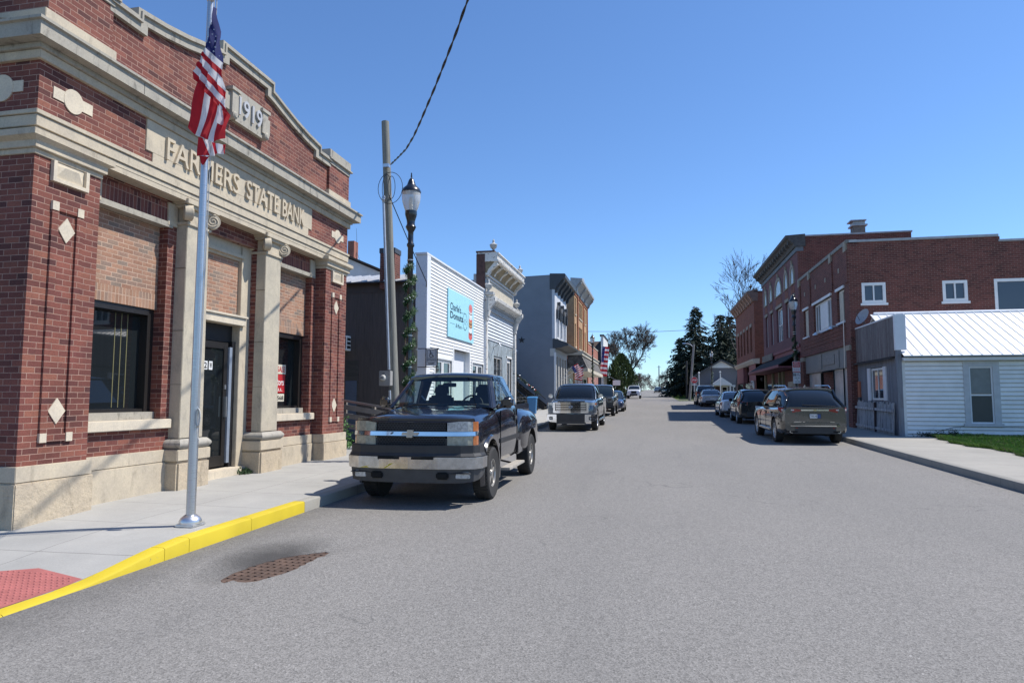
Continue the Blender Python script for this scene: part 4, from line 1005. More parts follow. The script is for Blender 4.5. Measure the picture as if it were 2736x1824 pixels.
def lowbrick():
    r = thing('low_brick_shop', 'low red brick shop beyond the orange building', 'shop', (XD, 81, G(81)+.15))
    T = FL(XD); m = MB(T); m.box(74.7, 88, -9, 0, G(75), 7.7); m.build('wall', M['bricksal'], r)
    m = MB(T); m.box(74.7, 88.05, -.4, .05, 7.7, 7.8); m.build('coping', M['cream'], r)
    for k in range(3): win(r, T, 76+4*k, 78.4+4*k, 2.4+.07*k, 4.4+.07*k, .02, 'white', 'dglass2', 'slider', .1)
lowbrick()
def falsefront():
    r = thing('false_front_shop', 'shop with a narrow pale false front and a dark brown roof behind', 'shop', (XD, 103, G(103)+.15))
    T = FL(XD); m = MB(T); m.box(98, 107.5, -.35, 0, G(98), 10.6); m.build('false_front', M['clapold'], r)
    m = MB(T); m.box(97.9, 107.6, -.5, .1, 10.6, 10.8); m.build('cap', M['black'], r)
    m = MB(); m.prism([(-17, 1.6), (XD-.4, 1.6), (XD-.4, 6.0), (-17, 6.0)], 'y', 97.5, 107.3); m.build('wall', plain('dark grey siding', (.06,.065,.08), .8), r)
    m = MB(); m.prism([(97.0, 5.9), (108, 5.9), (102.5, 10.2)], 'x', -22, XD-.4); m.build('roof', M['shinglebrown'], r)
    w = win(r, T, 101, 102.3, 7.4, 9.2, .02, 'white', 'dglass2', 'double', .1)
    m = MB(T); m.hexa([(97, 0, 5.2), (107, 0, 5.2), (107, 0, 5.3), (97, 0, 5.3)], [(97, 1.9, 4.1), (107, 1.9, 4.1), (107, 1.9, 4.2), (97, 1.9, 4.2)]); m.build('awning', M['greydark'], r)
falsefront()
# ---------------------------------------------------------------- right side
M['oldwood'] = boards('weathered grey boards', [(.14,.125,.125), (.20,.18,.175), (.165,.14,.135), (.23,.215,.21), (.12,.10,.10)], .11, True, .6, (.10,.06,.055), .7)
M['bluewood'] = boards('faded blue grey boards', [(.16,.17,.20), (.21,.22,.25), (.14,.15,.175)], .14, True, .6, (.13,.11,.10), .5)
M['picket'] = boards('flaking white pickets', [(.45,.45,.47), (.55,.55,.56), (.38,.375,.38)], .09, True, .3, (.13,.10,.085), .75, gap=0)
M['claphouse'] = plain('house clapboard', (.80,.80,.79), .55, var=.08, scale=2.5)
M['tinroof'] = plain('galvanised roof sheet', (.80,.81,.83), .36, .35, var=.08, scale=2)
M['pinkp'] = brick('pink painted brick', [(.185,.085,.088), (.20,.094,.096), (.19,.088,.09)], (.165,.078,.08), .212, .0735, .006, bump=.35, blotch=.12)
M['pinkflat'] = plain('pink painted board', (.32,.115,.105), .7, var=.12)
M['pinkdark'] = plain('dusky rose board', (.23,.075,.085), .7, var=.12)
M['greypanel'] = plain('grey shopfront panel', (.20,.20,.195), .55, var=.10, scale=1)
M['beige'] = plain('beige stone', (.33,.29,.23), .8)
M['roofblack'] = M['shingleblack'] = brick('black shingle', [(.018,.017,.017), (.03,.028,.027), (.04,.038,.036)], (.008,.008,.008), .3, .14, .006)
M['paper'] = plain('papered shop window', (.42,.43,.42), .25, var=.25, scale=1.5)
M['cornw'] = plain('weathered cornice wood', (.085,.08,.075), .75, var=.4)
M['peach'] = plain('peach bracket', (.40,.235,.165), .7, var=.2)
def house():
    r = thing('white_house', 'low white clapboard house with a bright metal roof and a weathered board false front', 'house', (7.9, 26.8, G(26.8)+.15))
    T = FR(7.8); a, b = 24.5, 29.0; g = G(24.5)+.05
    # the false front of boards
    H = [(25.55, 27.7, 1.62, 2.80)]
    m = MB(T); m.wall(a+.1, b, g, 3.05, H, 0, .12); m.build('front_boards', M['bluewood'], r)
    m = MB(T); m.box(a+.1, b+.02, -.12, .035, 3.09, 4.40); m.build('false_front', M['oldwood'], r)
    m = MB(T); m.hexa([(a+.2, 0, 3.02), (b, 0, 3.02), (b, 0, 3.08), (a+.2, 0, 3.08)], [(a+.2, .17, 2.99), (b, .17, 2.99), (b, .17, 3.03), (a+.2, .17, 3.03)]); m.build('drip_board', plain('dark old board', (.05,.042,.04), .9), r)
    m = MB(T); m.box(a-.02, a+.1, -.30, .04, 3.28, 4.45); m.box(a+.1, b, -.13, .05, 4.40, 4.45); m.build('cap_board', M['trim'], r, bevel=.005)
    m = MB(T); m.box(a+.0, a+.10, -.14, .02, g, 3.28); m.build('corner_board', M['bluewood'], r)
    win(r, T, 25.95, 27.35, 1.64, 2.78, -.03, 'white', 'skyglass', 'slider', .07)
    for u in (25.60, 27.38): m = MB(T); m.box(u, u+.30, -.02, .03, 1.62, 2.80); m.build('shutter', M['trim'], r)
    # side wall towards the camera
    S_ = FS(24.58); x0, x1 = 7.94, 24
    H = [(9.75, 10.79, .80, 2.90)]
    m = MB(S_); m.wall(x0, x1, g, 3.0, H, -.002, .1); m.clap(x0+.10, x1, g, 2.90, H, 0, .137, .030, gap=.013); m.build('siding', [M['claphouse'], M['lapshade']], r, fixn=False)
    m = MB(S_); m.box(x0, x0+.10, -.1, .026, g, 2.92); m.build('corner_trim', M['clapold'], r)
    m = MB(S_); m.box(9.75, 9.92, -.1, .034, .80, 2.9); m.box(10.60, 10.79, -.1, .034, .80, 2.9); m.box(9.92, 10.60, -.1, .034, 2.72, 2.9); m.box(9.70, 10.84, -.1, .06, .80, .90); m.build('window_casing', plain('grey white casing', (.50,.51,.53), .6), r, bevel=.004)
    w = win(r, S_, 9.92, 10.60, .90, 2.72, .0, 'trim', 'dglass', 'double', .045)
    m = MB(S_); m.box(9.96, 10.56, -.028, -.024, 1.86, 2.68); m.build('blind', plain('drawn blind', (.20,.215,.21), .6), w)
    m = MB(S_); m.box(9.96, 10.56, -.0285, -.0245, .94, 1.80); m.build('curtain', plain('dark curtain', (.045,.05,.05), .4), w)
    m = MB(S_); m.box(x0+.02, x1, -.3, .20, 2.925, 3.03); m.build('fascia', M['trim'], r)
    m = MB(S_); m.box(x0+.05, x1, .18, .26, 3.03, 3.055); m.build('gutter', M['greydark'], r)
    m = MB(); y0, z0, y1, z1 = 24.27, 3.06, 27.6, 4.80
    m.hexa([(x0+.0, y0, z0), (x1, y0, z0), (x1, y0, z0+.025), (x0+.0, y0, z0+.025)], [(x0+.0, y1, z1), (x1, y1, z1), (x1, y1, z1+.025), (x0+.0, y1, z1+.025)])
    m.hexa([(x0+.12, y1, z1), (x1, y1, z1), (x1, y1, z1+.025), (x0+.12, y1, z1+.025)], [(x0+.12, 28.95, 4.1), (x1, 28.95, 4.1), (x1, 28.95, 4.125), (x0+.12, 28.95, 4.125)])
    rf = m.build('roof', M['tinroof'], r)
    m = MB(); x = x0+.25
    while x < 22:
        m.hexa([(x-.022, y0, z0+.025), (x+.022, y0, z0+.025), (x+.022, y1, z1+.025), (x-.022, y1, z1+.025)], [(x-.012, y0, z0+.052), (x+.012, y0, z0+.052), (x+.012, y1, z1+.052), (x-.012, y1, z1+.052)]); x += .29
    m.build('roof_rib', M['tinroof'], rf)
    m = MB(); m.tube([(x0+.12, y1, z1+.05), (x1, y1, z1+.05)], .06, 6); m.build('ridge_cap', M['tinroof'], rf)
    m = MB(S_); m.tube([(8.9, .05, .62), (9.4, .05, .78), (9.72, .05, .80), (13, .05, .78)], .008, 5); m.build('cable', M['black'], r)
    # pickets leaning on the front
    f = thing('picket_fence', 'flaking white picket fence leaning against the weathered board front', 'fence', (7.7, 26.8, G(26.8)+.15))
    y = 24.75; rnd = random.Random(5)
    while y < 28.95:
        z = G(y)+.16; w = rnd.uniform(.05, .075); h = 1.04+rnd.uniform(-.05, .05)
        if not 26.55 < y < 26.68:
            m = MB(FR(7.70)); m.hexa([(y, 0, z), (y+w, 0, z), (y+w, .02, z), (y, .02, z)], [(y+.005, -.05, z+h), (y+w+.005, -.05, z+h), (y+w+.005, -.03, z+h), (y+.005, -.03, z+h)]); m.build('picket', M['picket'], f)
        y += w+rnd.uniform(.03, .06)
    for z in (.25, .92):
        for p, q in ((24.72, 26.55), (26.66, 28.98)): m = MB(FR(7.68)); m.hexa([(p, 0, G(p)+z), (q, 0, G(q)+z), (q, .035, G(q)+z), (p, .035, G(p)+z)], [(p, 0, G(p)+z+.09), (q, 0, G(q)+z+.09), (q, .035, G(q)+z+.09), (p, .035, G(p)+z+.09)]); m.build('rail', M['picket'], f)
    m = MB(FR(7.70)); m.box(26.56, 26.65, -.01, .05, G(26.6)+.15, G(26.6)+1.2); m.build('post', plain('dark gate post', (.05,.03,.03), .8), f)
    t = thing('mailbox', 'small orange and white notice box on the board front', 'notice box', (7.7, 28.75, 2.0)); m = MB(T); m.box(28.6, 28.85, .002, .06, 1.75, 2.35); m.build('box', plain('faded orange sheet', (.40,.13,.07), .6), t); m = MB(T); m.box(28.58, 28.87, .002, .065, 1.62, 1.745); m.build('lower_panel', M['greydark'], t)
    # satellite dish
    d = thing('satellite_dish', 'grey satellite dish above the weathered board front', 'dish', (7.95, 28.5, 4.4)); m = MB()
    ax = Vector((-.8, -.35, .35)).normalized(); e1 = ax.orthogonal().normalized(); e2 = ax.cross(e1); c = Vector((7.95, 28.45, 4.82)); rings = []
    for q in (0.01, .12, .22, .30): rings.append(m.add([tuple(c+ax*(q*q*.9)+(e1*cos(2*pi*i/16)+e2*sin(2*pi*i/16)*1.15)*q) for i in range(16)]))
    for p, q in zip(rings, rings[1:]):
        for i in range(16): j = (i+1) % 16; m.face((p+i, p+j, q+j, q+i))
    m.build('reflector', plain('grey dish', (.33,.34,.36), .5), d, smooth=60)
    m = MB(); m.tube([(7.97, 28.5, 4.35), (7.97, 28.5, 4.7), tuple(c)], .02, 6); m.tube([tuple(c-e2*.2), tuple(c+ax*.35)], .012, 5); m.build('arm', M['greydark'], d)
house()
def lawn():
    rnd = random.Random(11); m = MB()
    pts = []
    edge = lambda y: 8.45+.12*sin(y*1.7)+.06*sin(y*5.1)+(.45*max(0, (y-23.2)/1.2))
    m0 = MB(); ys = [-2+.5*i for i in range(54)]
    for a, b in zip(ys, ys[1:]): m0.poly([(edge(a), a, G(a)+.14), (26, a, G(a)+.14), (26, b, G(b)+.14), (edge(b), b, G(b)+.14)])
    tag(m0.build('lawn_soil', plain('lawn soil', (.05,.065,.02), 1)), 'soil under the lawn', None, kind='structure')
    for i in range(30000):
        y = rnd.uniform(15.5, 24.5); e = edge(y)-.08; x = e+abs(rnd.gauss(0, 1))*2.2+.02*rnd.random() if i % 3 else e+rnd.random()*.25
        if x > 14: continue
        z = G(y)+.13; tall = (.5+.5*sin(x*3.1+y*2.3)*sin(y*1.9-x))*.07; h = rnd.uniform(.05, .11)+tall; a = rnd.uniform(0, 2*pi); ln = rnd.uniform(.2, .9)*h; w = .006
        d = Vector((cos(a), sin(a), 0)); p = Vector((-d.y, d.x, 0))*w; c = Vector((x, y, z))
        m.m = rnd.choice((0, 0, 0, 1, 1, 2))
        m.poly([tuple(c-p), tuple(c+p), tuple(c+d*ln*.4+Vector((0, 0, h*.7))+p*.7), tuple(c+d*ln+Vector((0, 0, h))), tuple(c+d*ln*.4+Vector((0, 0, h*.7))-p*.7)])
    o = m.build('grass', [plain('spring grass', (.13,.25,.026), .7, var=.3, scale=2), plain('light grass', (.19,.31,.045), .7, var=.3, scale=2), plain('dry grass', (.22,.20,.09), .8)], fixn=False)
    tag(o, 'bright green lawn in front of the white clapboard house', 'grass', kind='stuff')
    s = thing('weeds', 'dark weeds growing against the foot of the white clapboard wall', 'weeds', (9.0, 24.4, G(24.4)+.15)); mm = MB()
    for cx, n, sp, hh in ((8.75, 200, .22, .14), (9.35, 110, .12, .22), (9.15, 120, .3, .12)):
        for i in range(n):
            c = Vector((cx+rnd.gauss(0, sp), 24.42+rnd.gauss(0, .06), G(24.4)+.15+abs(rnd.gauss(0, hh*.5)))); d = Vector((rnd.gauss(0,1), rnd.gauss(0,1), abs(rnd.gauss(0,1)))).normalized()*.08; e = d.orthogonal().normalized()*.02; mm.poly([tuple(c-e), tuple(c+e), tuple(c+d)])
    mm.build('leaves', plain('dark weed leaf', (.025,.04,.014), .8), s, fixn=False)
lawn()

def brickshop():
    X = 7.6
    r = thing('brick_shop', 'two storey dark brick shop with grey shopfront and stepped side parapet', 'shop', (X, 33.7, G(33.7)+.15))
    T = FR(X); a, b = 28.95, 38.45; g = G(a)
    WN = [(29.7, 30.82, 4.83, 6.17), (31.75, 35.2, 4.80, 6.17), (36.3, 37.42, 4.80, 6.17)]
    m = MB(T); m.wall(a+.02, b, 3.83, 7.85, WN, 0, .3); m.build('front_wall', M['brickdk'], r)
    for k, u in enumerate((a+.02, b-.72)): m = MB(T); m.box(u, u+.6, -.4, .04, g, 3.83); m.build('pier', M['brickdk'], r); m = MB(T); m.box(u-.01, u+.61, -.1, .07, 3.60, 3.80); m.build('pier_cap', M['beige'], r)
    for u in (a+.03, 31.35, 35.6, b-.5): m = MB(T); m.box(u, u+.42, -.1, .05, 6.3, 7.6); m.build('pilaster', M['brickdk'], r); m = MB(T); m.box(u+.05, u+.37, -.1, .08, 7.55, 7.95); m.build('pilaster_cap', M['beige'], r)
    m = MB(T); m.box(a, b, -.35, .05, 7.85, 8.0); m.build('coping', plain('stained coping', (.25,.24,.215), .8, var=.4), r)
    for u in (30.3, 32.6, 34.5, 36.9): m = MB(T); m.box(u, u+.16, -.01, .02, 6.9, 7.1); m.build('inset_stone', M['beige'], r)
    for u0, u1, v0, v1 in WN:
        if u1-u0 < 2: win(r, T, u0, u1, v0, v1, -.10, 'white', 'skyglass', 'slider', .08); m = MB(T); m.box(u0+.50, u1-.08, -.12, -.09, v0+.08, v1-.08); m.build('blank_panel', M['cream'], r)
        else:
            win(r, T, u0, u1, v0, v1, -.10, 'white', 'skyglass', 'none', .1)
            m = MB(T); m.box(u0+1.0, u1-1.0, -.14, -.085, v0+.1, v1-.1); m.build('blank_panel', M['white'], r)
            for u in (u0+.55, u1-.6): m = MB(T); m.box(u, u+.06, -.14, -.08, v0+.1, v1-.1); m.build('mullion', M['white'], r)
        m = MB(T); m.box(u0-.08, u1+.08, -.1, .06, v1, v1+.11); m.build('window_head', M['white'], r)
        m = MB(T); m.box(u0-.05, u1+.05, -.1, .07, v0-.07, v0); m.build('sill', M['trim'], r)
    for k in range(3): m = MB(T); m.box(a+.6, b-.8, -.05, .02, 4.18+.16*k, 4.22+.16*k); m.build('string_course', M['brickdk'], r)
    m = MB(T); m.box(a+.62, b-.72, -.3, -.08, 2.96, 3.83); m.build('shop_fascia', M['greypanel'], r)
    for u0, u1, v0, v1 in ((31.1, 31.7, 3.0, 3.75), (31.9, 34.0, 3.2, 3.62), (34.2, 34.9, 3.05, 3.75)): m = MB(T); m.box(u0, u1, -.1, -.05, v0, v1); m.build('blank_sign', plain('faded grey sign', (.24,.23,.215), .6, var=.2), r)
    m = MB(T); m.box(a+.62, b-.72, -.6, -.15, g, 1.18); m.build('stall_riser', M['greypanel'], r)
    for u0, u1, mt in ((29.62, 30.95, 'paper'), (31.02, 32.6, 'paper'), (35.0, 37.6, 'paper')): m = MB(T); m.box(u0, u1, -.3, -.22, 1.2, 2.95); m.build('shop_window', M[mt], r)
    m = MB(T); m.box(32.65, 34.95, -1.0, -.9, g, 2.95); m.build('door', plain('blue grey shop door', (.16,.19,.24), .3), r)
    for u in (30.96, 32.6, 34.95): m = MB(T); m.box(u, u+.06, -.3, -.18, 1.2, 2.95); m.build('mullion', M['blackm'], r)
    m = MB(T); m.hexa([(32.8, -.2, 2.9), (34.2, -.2, 2.9), (34.2, -.2, 2.96), (32.8, -.2, 2.96)], [(32.8, .25, 2.85), (34.2, .25, 2.85), (34.2, .25, 2.9), (32.8, .25, 2.9)]); m.build('door_hood', M['black'], r)
    m = MB(T); m.tube([(29.75, .06, 2.9), (29.7, .06, 4.75), (30.9, .10, 4.72), (33.5, .12, 4.68)], .018, 5); m.build('conduit', M['alu'], r)
    for u in (30.6, 33.4): m = MB(T); m.tube([(u, .05, 4.7), (u, .28, 4.72)], .02, 5); m.lathe([(.02, 0), (.07, -.05), (.09, -.14)], T(u, .32, 4.73) if False else (u, .32, 4.73), 10); m.build('spot_lamp', M['alu'], r)
    S_ = FS(a); WS = [(8.06, 8.93, 5.43, 6.24), (10.94, 11.81, 5.42, 6.23), (12.72, 15.2, 4.81, 6.24)]
    m = MB(S_); m.wall(X+.001, 13.0, g, 7.88, WS[:2]+[(12.72, 13.1, 4.81, 6.24)], 0, .3); m.wall(13.0, 22, g, 7.68, [(12.9, 15.2, 4.81, 6.24)], 0, .3); m.box(X+.3, 22, -9.4, -.6, g, 7.0); m.build('side_wall', M['brickdk'], r)
    m = MB(S_); m.box(X+.05, 12.95, -.35, .04, 7.88, 7.97); m.box(12.95, 22, -.35, .04, 7.68, 7.76); m.build('side_coping', M['gmetal'], r)
    for u0, u1, v0, v1 in WS: win(r, S_, u0, u1, v0, v1, .0, 'white', 'skyglass', 'slider', .11, .1, sill=.04)
brickshop()
def pinkshop():
    X = 7.6
    r = thing('pink_shop', 'tall pink painted brick shop with arched upper windows and heavy dark cornice', 'shop', (X, 44.6, G(44.6)+.15))
    T = FR(X); a, b = 38.46, 50.75; g = G(a)
    BY = [(49.23, .46), (47.10, .46), (44.35, 1.0), (41.78, .46), (39.95, .46)]
    H = [(c-w, c+w, 5.17, 7.25) for c, w in BY]
    m = MB(T); m.wall(a+.005, b, 4.6, 9.56, H, 0, .25); m.build('front_wall', M['pinkp'], r)
    for c, w in BY:
        u0, u1 = c-w, c+w
        if w < .6: win(r, T, u0, u1, 5.17, 7.25, -.12, 'white', 'skyglass', 'double', .07, sill=.1, sillm='beige')
        else:
            for p, q in ((u0, c-.35), (c-.35, c+.35), (c+.35, u1)): win(r, T, p, q, 5.17, 7.25, -.12, 'white', 'skyglass', 'double', .07, sill=.1, sillm='beige')
        m = MB(T); m.box(u0-.08, u1+.08, -.1, .05, 7.25, 7.43); m.build('lintel', M['beige'], r)
        m = MB(T); m.box(u0+.02, u1-.02, -.1, .015, 7.48, 7.86); m.build('brick_panel', M['brickmid'], r)
        # arched head: surround and glazing
        N = 12; base = 7.98; rad = w; s = (.95/w if w < .6 else .78/w) if False else None
        ar = lambda q, hs: [(c+q*cos(pi*i/N), base+.30+hs*sin(pi*i/N)) for i in range(N+1)]
        out = [(c+w+.16, base)]+ar(w+.16, .88)+[(c-w-.16, base)]; inn = [(c+w-.05, base+.06)]+ar(w-.05, .66)+[(c-w+.05, base+.06)]
        m = MB(T); k = len(out)
        A = m.add([(u, .06, v) for u, v in out]); Bn = m.add([(u, .06, v) for u, v in inn]); Cn = m.add([(u, -.05, v) for u, v in out]); Dn = m.add([(u, -.05, v) for u, v in inn])
        for i in range(k):
            j = (i+1) % k; m.face((A+i, A+j, Bn+j, Bn+i)); m.face((A+i, Cn+i, Cn+j, A+j)); m.face((Bn+i, Bn+j, Dn+j, Dn+i))
        m.box(c-.06, c+.06, 0, .09, base+1.12, base+1.36); m.build('arch_surround', M['beige'], r)
        m = MB(T); m.poly([(u, .02, v) for u, v in inn]); m.build('arch_light', M['paper'], r)
    m = MB(T); m.box(a-.05, b+.05, -.3, .06, 9.56, 9.80); m.build('frieze', plain('blue grey frieze', (.15,.17,.19), .7), r)
    m = MB(T); m.loft([[(u, -.4, 9.80), (u, .14, 9.80), (u, .2, 9.95), (u, .45, 10.22), (u, .58, 10.28), (u, .60, 10.42), (u, -.4, 10.47)] for u in (a-.12, b+.12)]); m.build('cornice', M['cornw'], r)
    for k in range(16): m = MB(T); u = a+.2+k*.79; m.box(u, u+.2, .05, .42, 9.98, 10.18); m.build('modillion', M['cornw'], r)
    S_ = FS(a); m = MB(S_); m.box(X+.001, X+.3, -.2, 0, g, 10.34); m.box(X+.3, 13.2, -12.2, 0, g, 10.34); m.box(13.2, 20, -12.2, 0, g, 8.2); m.build('side_wall', M['brickdk'], r)
    m = MB(S_); m.box(X+.3, 13.25, -.3, .04, 10.34, 10.42); m.build('side_coping', M['gmetal'], r)
    m = MB(); m.box(10.85, 11.45, 40, 40.6, 10.3, 11.15); ch = m.build('chimney', plain('grimy chimney', (.20,.18,.16), .8, var=.4), r)
    m = MB(); m.box(10.75, 11.55, 39.9, 40.7, 11.15, 11.23); m.box(10.85, 11.45, 40, 40.6, 11.23, 11.40); m.box(10.7, 11.5, 39.9, 40.7, 11.42, 11.48); m.build('chimney_cap', M['gmetal'], ch)
    m = MB(T); m.box(a, b, -.3, .08, 4.43, 4.60); m.build('belt_course', M['pinkdark'], r)
    m = MB(T); m.box(a, b, -.3, .0, 3.3, 4.43); m.build('fascia', M['pinkdark'], r)
    m = MB(T); m.hexa([(a+.1, .0, 4.12), (b-.05, .0, 4.12), (b-.05, .0, 4.20), (a+.1, .0, 4.20)], [(a+.1, 1.12, 3.42), (b-.05, 1.12, 3.42), (b-.05, 1.12, 3.50), (a+.1, 1.12, 3.50)]); m.build('canopy_roof', M['shingleblack'], r)
    m = MB(T); m.box(a+.1, b-.05, .0, 1.1, 3.34, 3.42); m.box(a+.1, b-.05, 1.07, 1.13, 3.36, 3.50); m.build('canopy_soffit', M['pinkdark'], r)
    m = MB(T); m.hexa([(46.6, .10, 4.20), (50.6, .10, 4.20), (50.6, .10, 4.62), (46.6, .10, 4.62)], [(46.6, .16, 4.18), (50.6, .16, 4.18), (50.6, .16, 4.60), (46.6, .16, 4.60)]); m.build('blank_sign', plain('weathered cream sign', (.22,.20,.165), .8, var=.4), r)
    m = MB(T); m.box(a, b, -.3, .0, g, 3.34); m.build('shop_wall', M['brickdk'], r)
    for u0, u1, mt in ((39.3, 42.1, 'cream'), (43.6, 44.2, 'dglass2'), (44.9, 46.6, 'dglass2'), (47.3, 49.6, 'dglass2')): m = MB(T); m.box(u0, u1, -.02, .03, 1.3 if mt == 'cream' else .9, 2.65); m.build('shop_window', M[mt] if mt != 'cream' else plain('painted window sign', (.34,.32,.26), .5, var=.5, scale=2), r)
    for u in (43.2, 44.4, 46.8, 49.8): m = MB(T); m.box(u, u+.35, -.1, .12, g, 3.3); m.build('timber_column', plain('olive timber', (.22,.20,.12), .7), r)
    m = MB(T); m.lathe([(.02, .25), (.10, .18), (.08, 0), (.02, -.06)], (48.6, .5, 2.9), 8); m.build('hanging_lantern', M['black'], r)
pinkshop()
def redshop():
    X = 7.6
    r = thing('red_corner_shop', 'red brick corner shop with peach bracketed cornice and pink ground floor', 'shop', (X, 61, G(61)+.15))
    T = FR(X); a, b = 55.05, 67.1; g = G(a)
    H = [(c-.5, c+.5, 5.38, 7.35) for c in (57.1, 59.2, 61.25, 63.3, 65.4)]
    m = MB(T); m.wall(a+.005, b, 4.75, 9.3, H, 0, .25); m.build('front_wall', M['brickmid'], r)
    for h in H:
        win(r, T, *h, -.14, 'cream', 'dglass2', 'double', .07, sill=.10, sillm='beige'); m = MB(T); m.box(h[0]-.08, h[1]+.08, -.1, .04, 7.35, 7.62); m.build('lintel', M['beige'], r)
    m = MB(T); m.loft([[(u, -.3, 9.2), (u, .08, 9.2), (u, .10, 9.3), (u, .3, 9.65), (u, .5, 9.8), (u, .52, 9.95), (u, -.3, 10.15)] for u in (a-.05, b+.1)]); m.build('cornice', plain('brown cornice', (.20,.12,.09), .7, var=.3), r)
    for k in range(9): m = MB(T); bracket(m, a+.4+k*1.42, .05, .42, 9.15, 9.78, .17); m.build('bracket', M['peach'], r)
    urn(r, T, a+.05, .2, 10.1, .7, M['black'])
    m = MB(FS(a)); m.box(X+.001, X+.35, -.2, 0, g, 9.9); m.box(X+.35, 20, -12, 0, g, 9.9); m.build('side_wall', M['brickmid'], r)
    m = MB(FS(a)); m.prism([(-.35, 9.9), (.05, 9.9), (.05, 9.98), (-.35, 9.98)], 'x', X, 20); m.build('side_coping', M['greydark'], r)
    m = MB(T); m.loft([[(u, -.3, 4.36), (u, .08, 4.36), (u, .22, 4.6), (u, .24, 4.72), (u, -.3, 4.78)] for u in (a-.05, b+.05)]); m.build('shop_cornice', M['cream'], r)
    for u0, u1, n in ((a, 58.9, .0), (58.9, 62.6, -.35), (62.6, b, 0)): m = MB(T); m.box(u0, u1, -.8, n, 3.05, 4.36); m.build('shop_fascia', M['pinkflat'], r)
    for u0, u1, n in ((a, 58.9, -.02), (58.9, 62.6, -.4), (62.6, b, -.02)): m = MB(T); m.box(u0, u1, -.9, n, g, 3.05); m.build('shop_wall', M['brickdk'], r)
    for u0, u1 in ((63.2, 66.6), (59.4, 62), (56.8, 58.4)): m = MB(T); m.box(u0, u1, -.1, .01 if u0 != 59.4 else -.36, 1.6, 2.95); m.build('shop_window', M['dglass2'], r)
    m = MB(T); m.box(56.2, 56.5, -.05, .05, 1.2, 3.05); m.box(56.2, 57.6, -.05, .05, 3.0, 3.08); m.build('window_frame', M['white'], r)
redshop()
def cottage():
    r = thing('grey_cottage', 'grey sided cottage with white gable and a small pedimented porch', 'house', (9.5, 97, G(97)))
    g = G(97)-.1; sid = plain('grey siding', (.15,.15,.165), .7, var=.08)
    m = MB(); m.prism([(5.7, g), (13.6, g), (13.6, 4.55), (8.9, 6.75), (5.7, 4.95)], 'y', 97, 108); m.build('wall', sid, r)
    m = MB(); m.prism([(7.4, 5.85), (10.6, 5.85), (8.95, 6.80)], 'y', 96.9, 96.995); m.build('gable_panel', M['white'], r)
    m = MB(); m.prism([(5.3, 4.62), (8.9, 6.78), (13.9, 4.40), (13.9, 4.58), (8.9, 6.98), (5.3, 4.82)], 'y', 96.5, 108.5); m.build('roof', plain('grey shingles', (.10,.10,.105), .85), r)
    m = MB(); m.prism([(7.55, 3.45), (10.05, 3.45), (10.05, 3.62), (8.78, 4.50), (7.55, 3.62)], 'y', 95, 97); m.build('porch_gable', M['white'], r)
    for x in (7.7, 9.85): m = MB(); m.box(x-.07, x+.07, 95.1, 95.24, g, 3.45); m.build('porch_post', M['white'], r)
    S_ = FS(97)
    for u0, u1 in ((10.4, 12.0), (8.9, 9.7), (5.9, 7.2)): win(r, S_, u0, u1, g+.7, g+1.75, .03, 'white', 'dglass2', 'double', .12)
    m = MB(S_); m.box(8.0, 8.75, 0, .04, g, g+1.75); m.build('door', M['dglass2'], r)
    m = MB(S_); m.box(5.72, 13.55, 0, .06, g+1.78, g+1.95); m.build('trim_band', M['white'], r)
cottage()
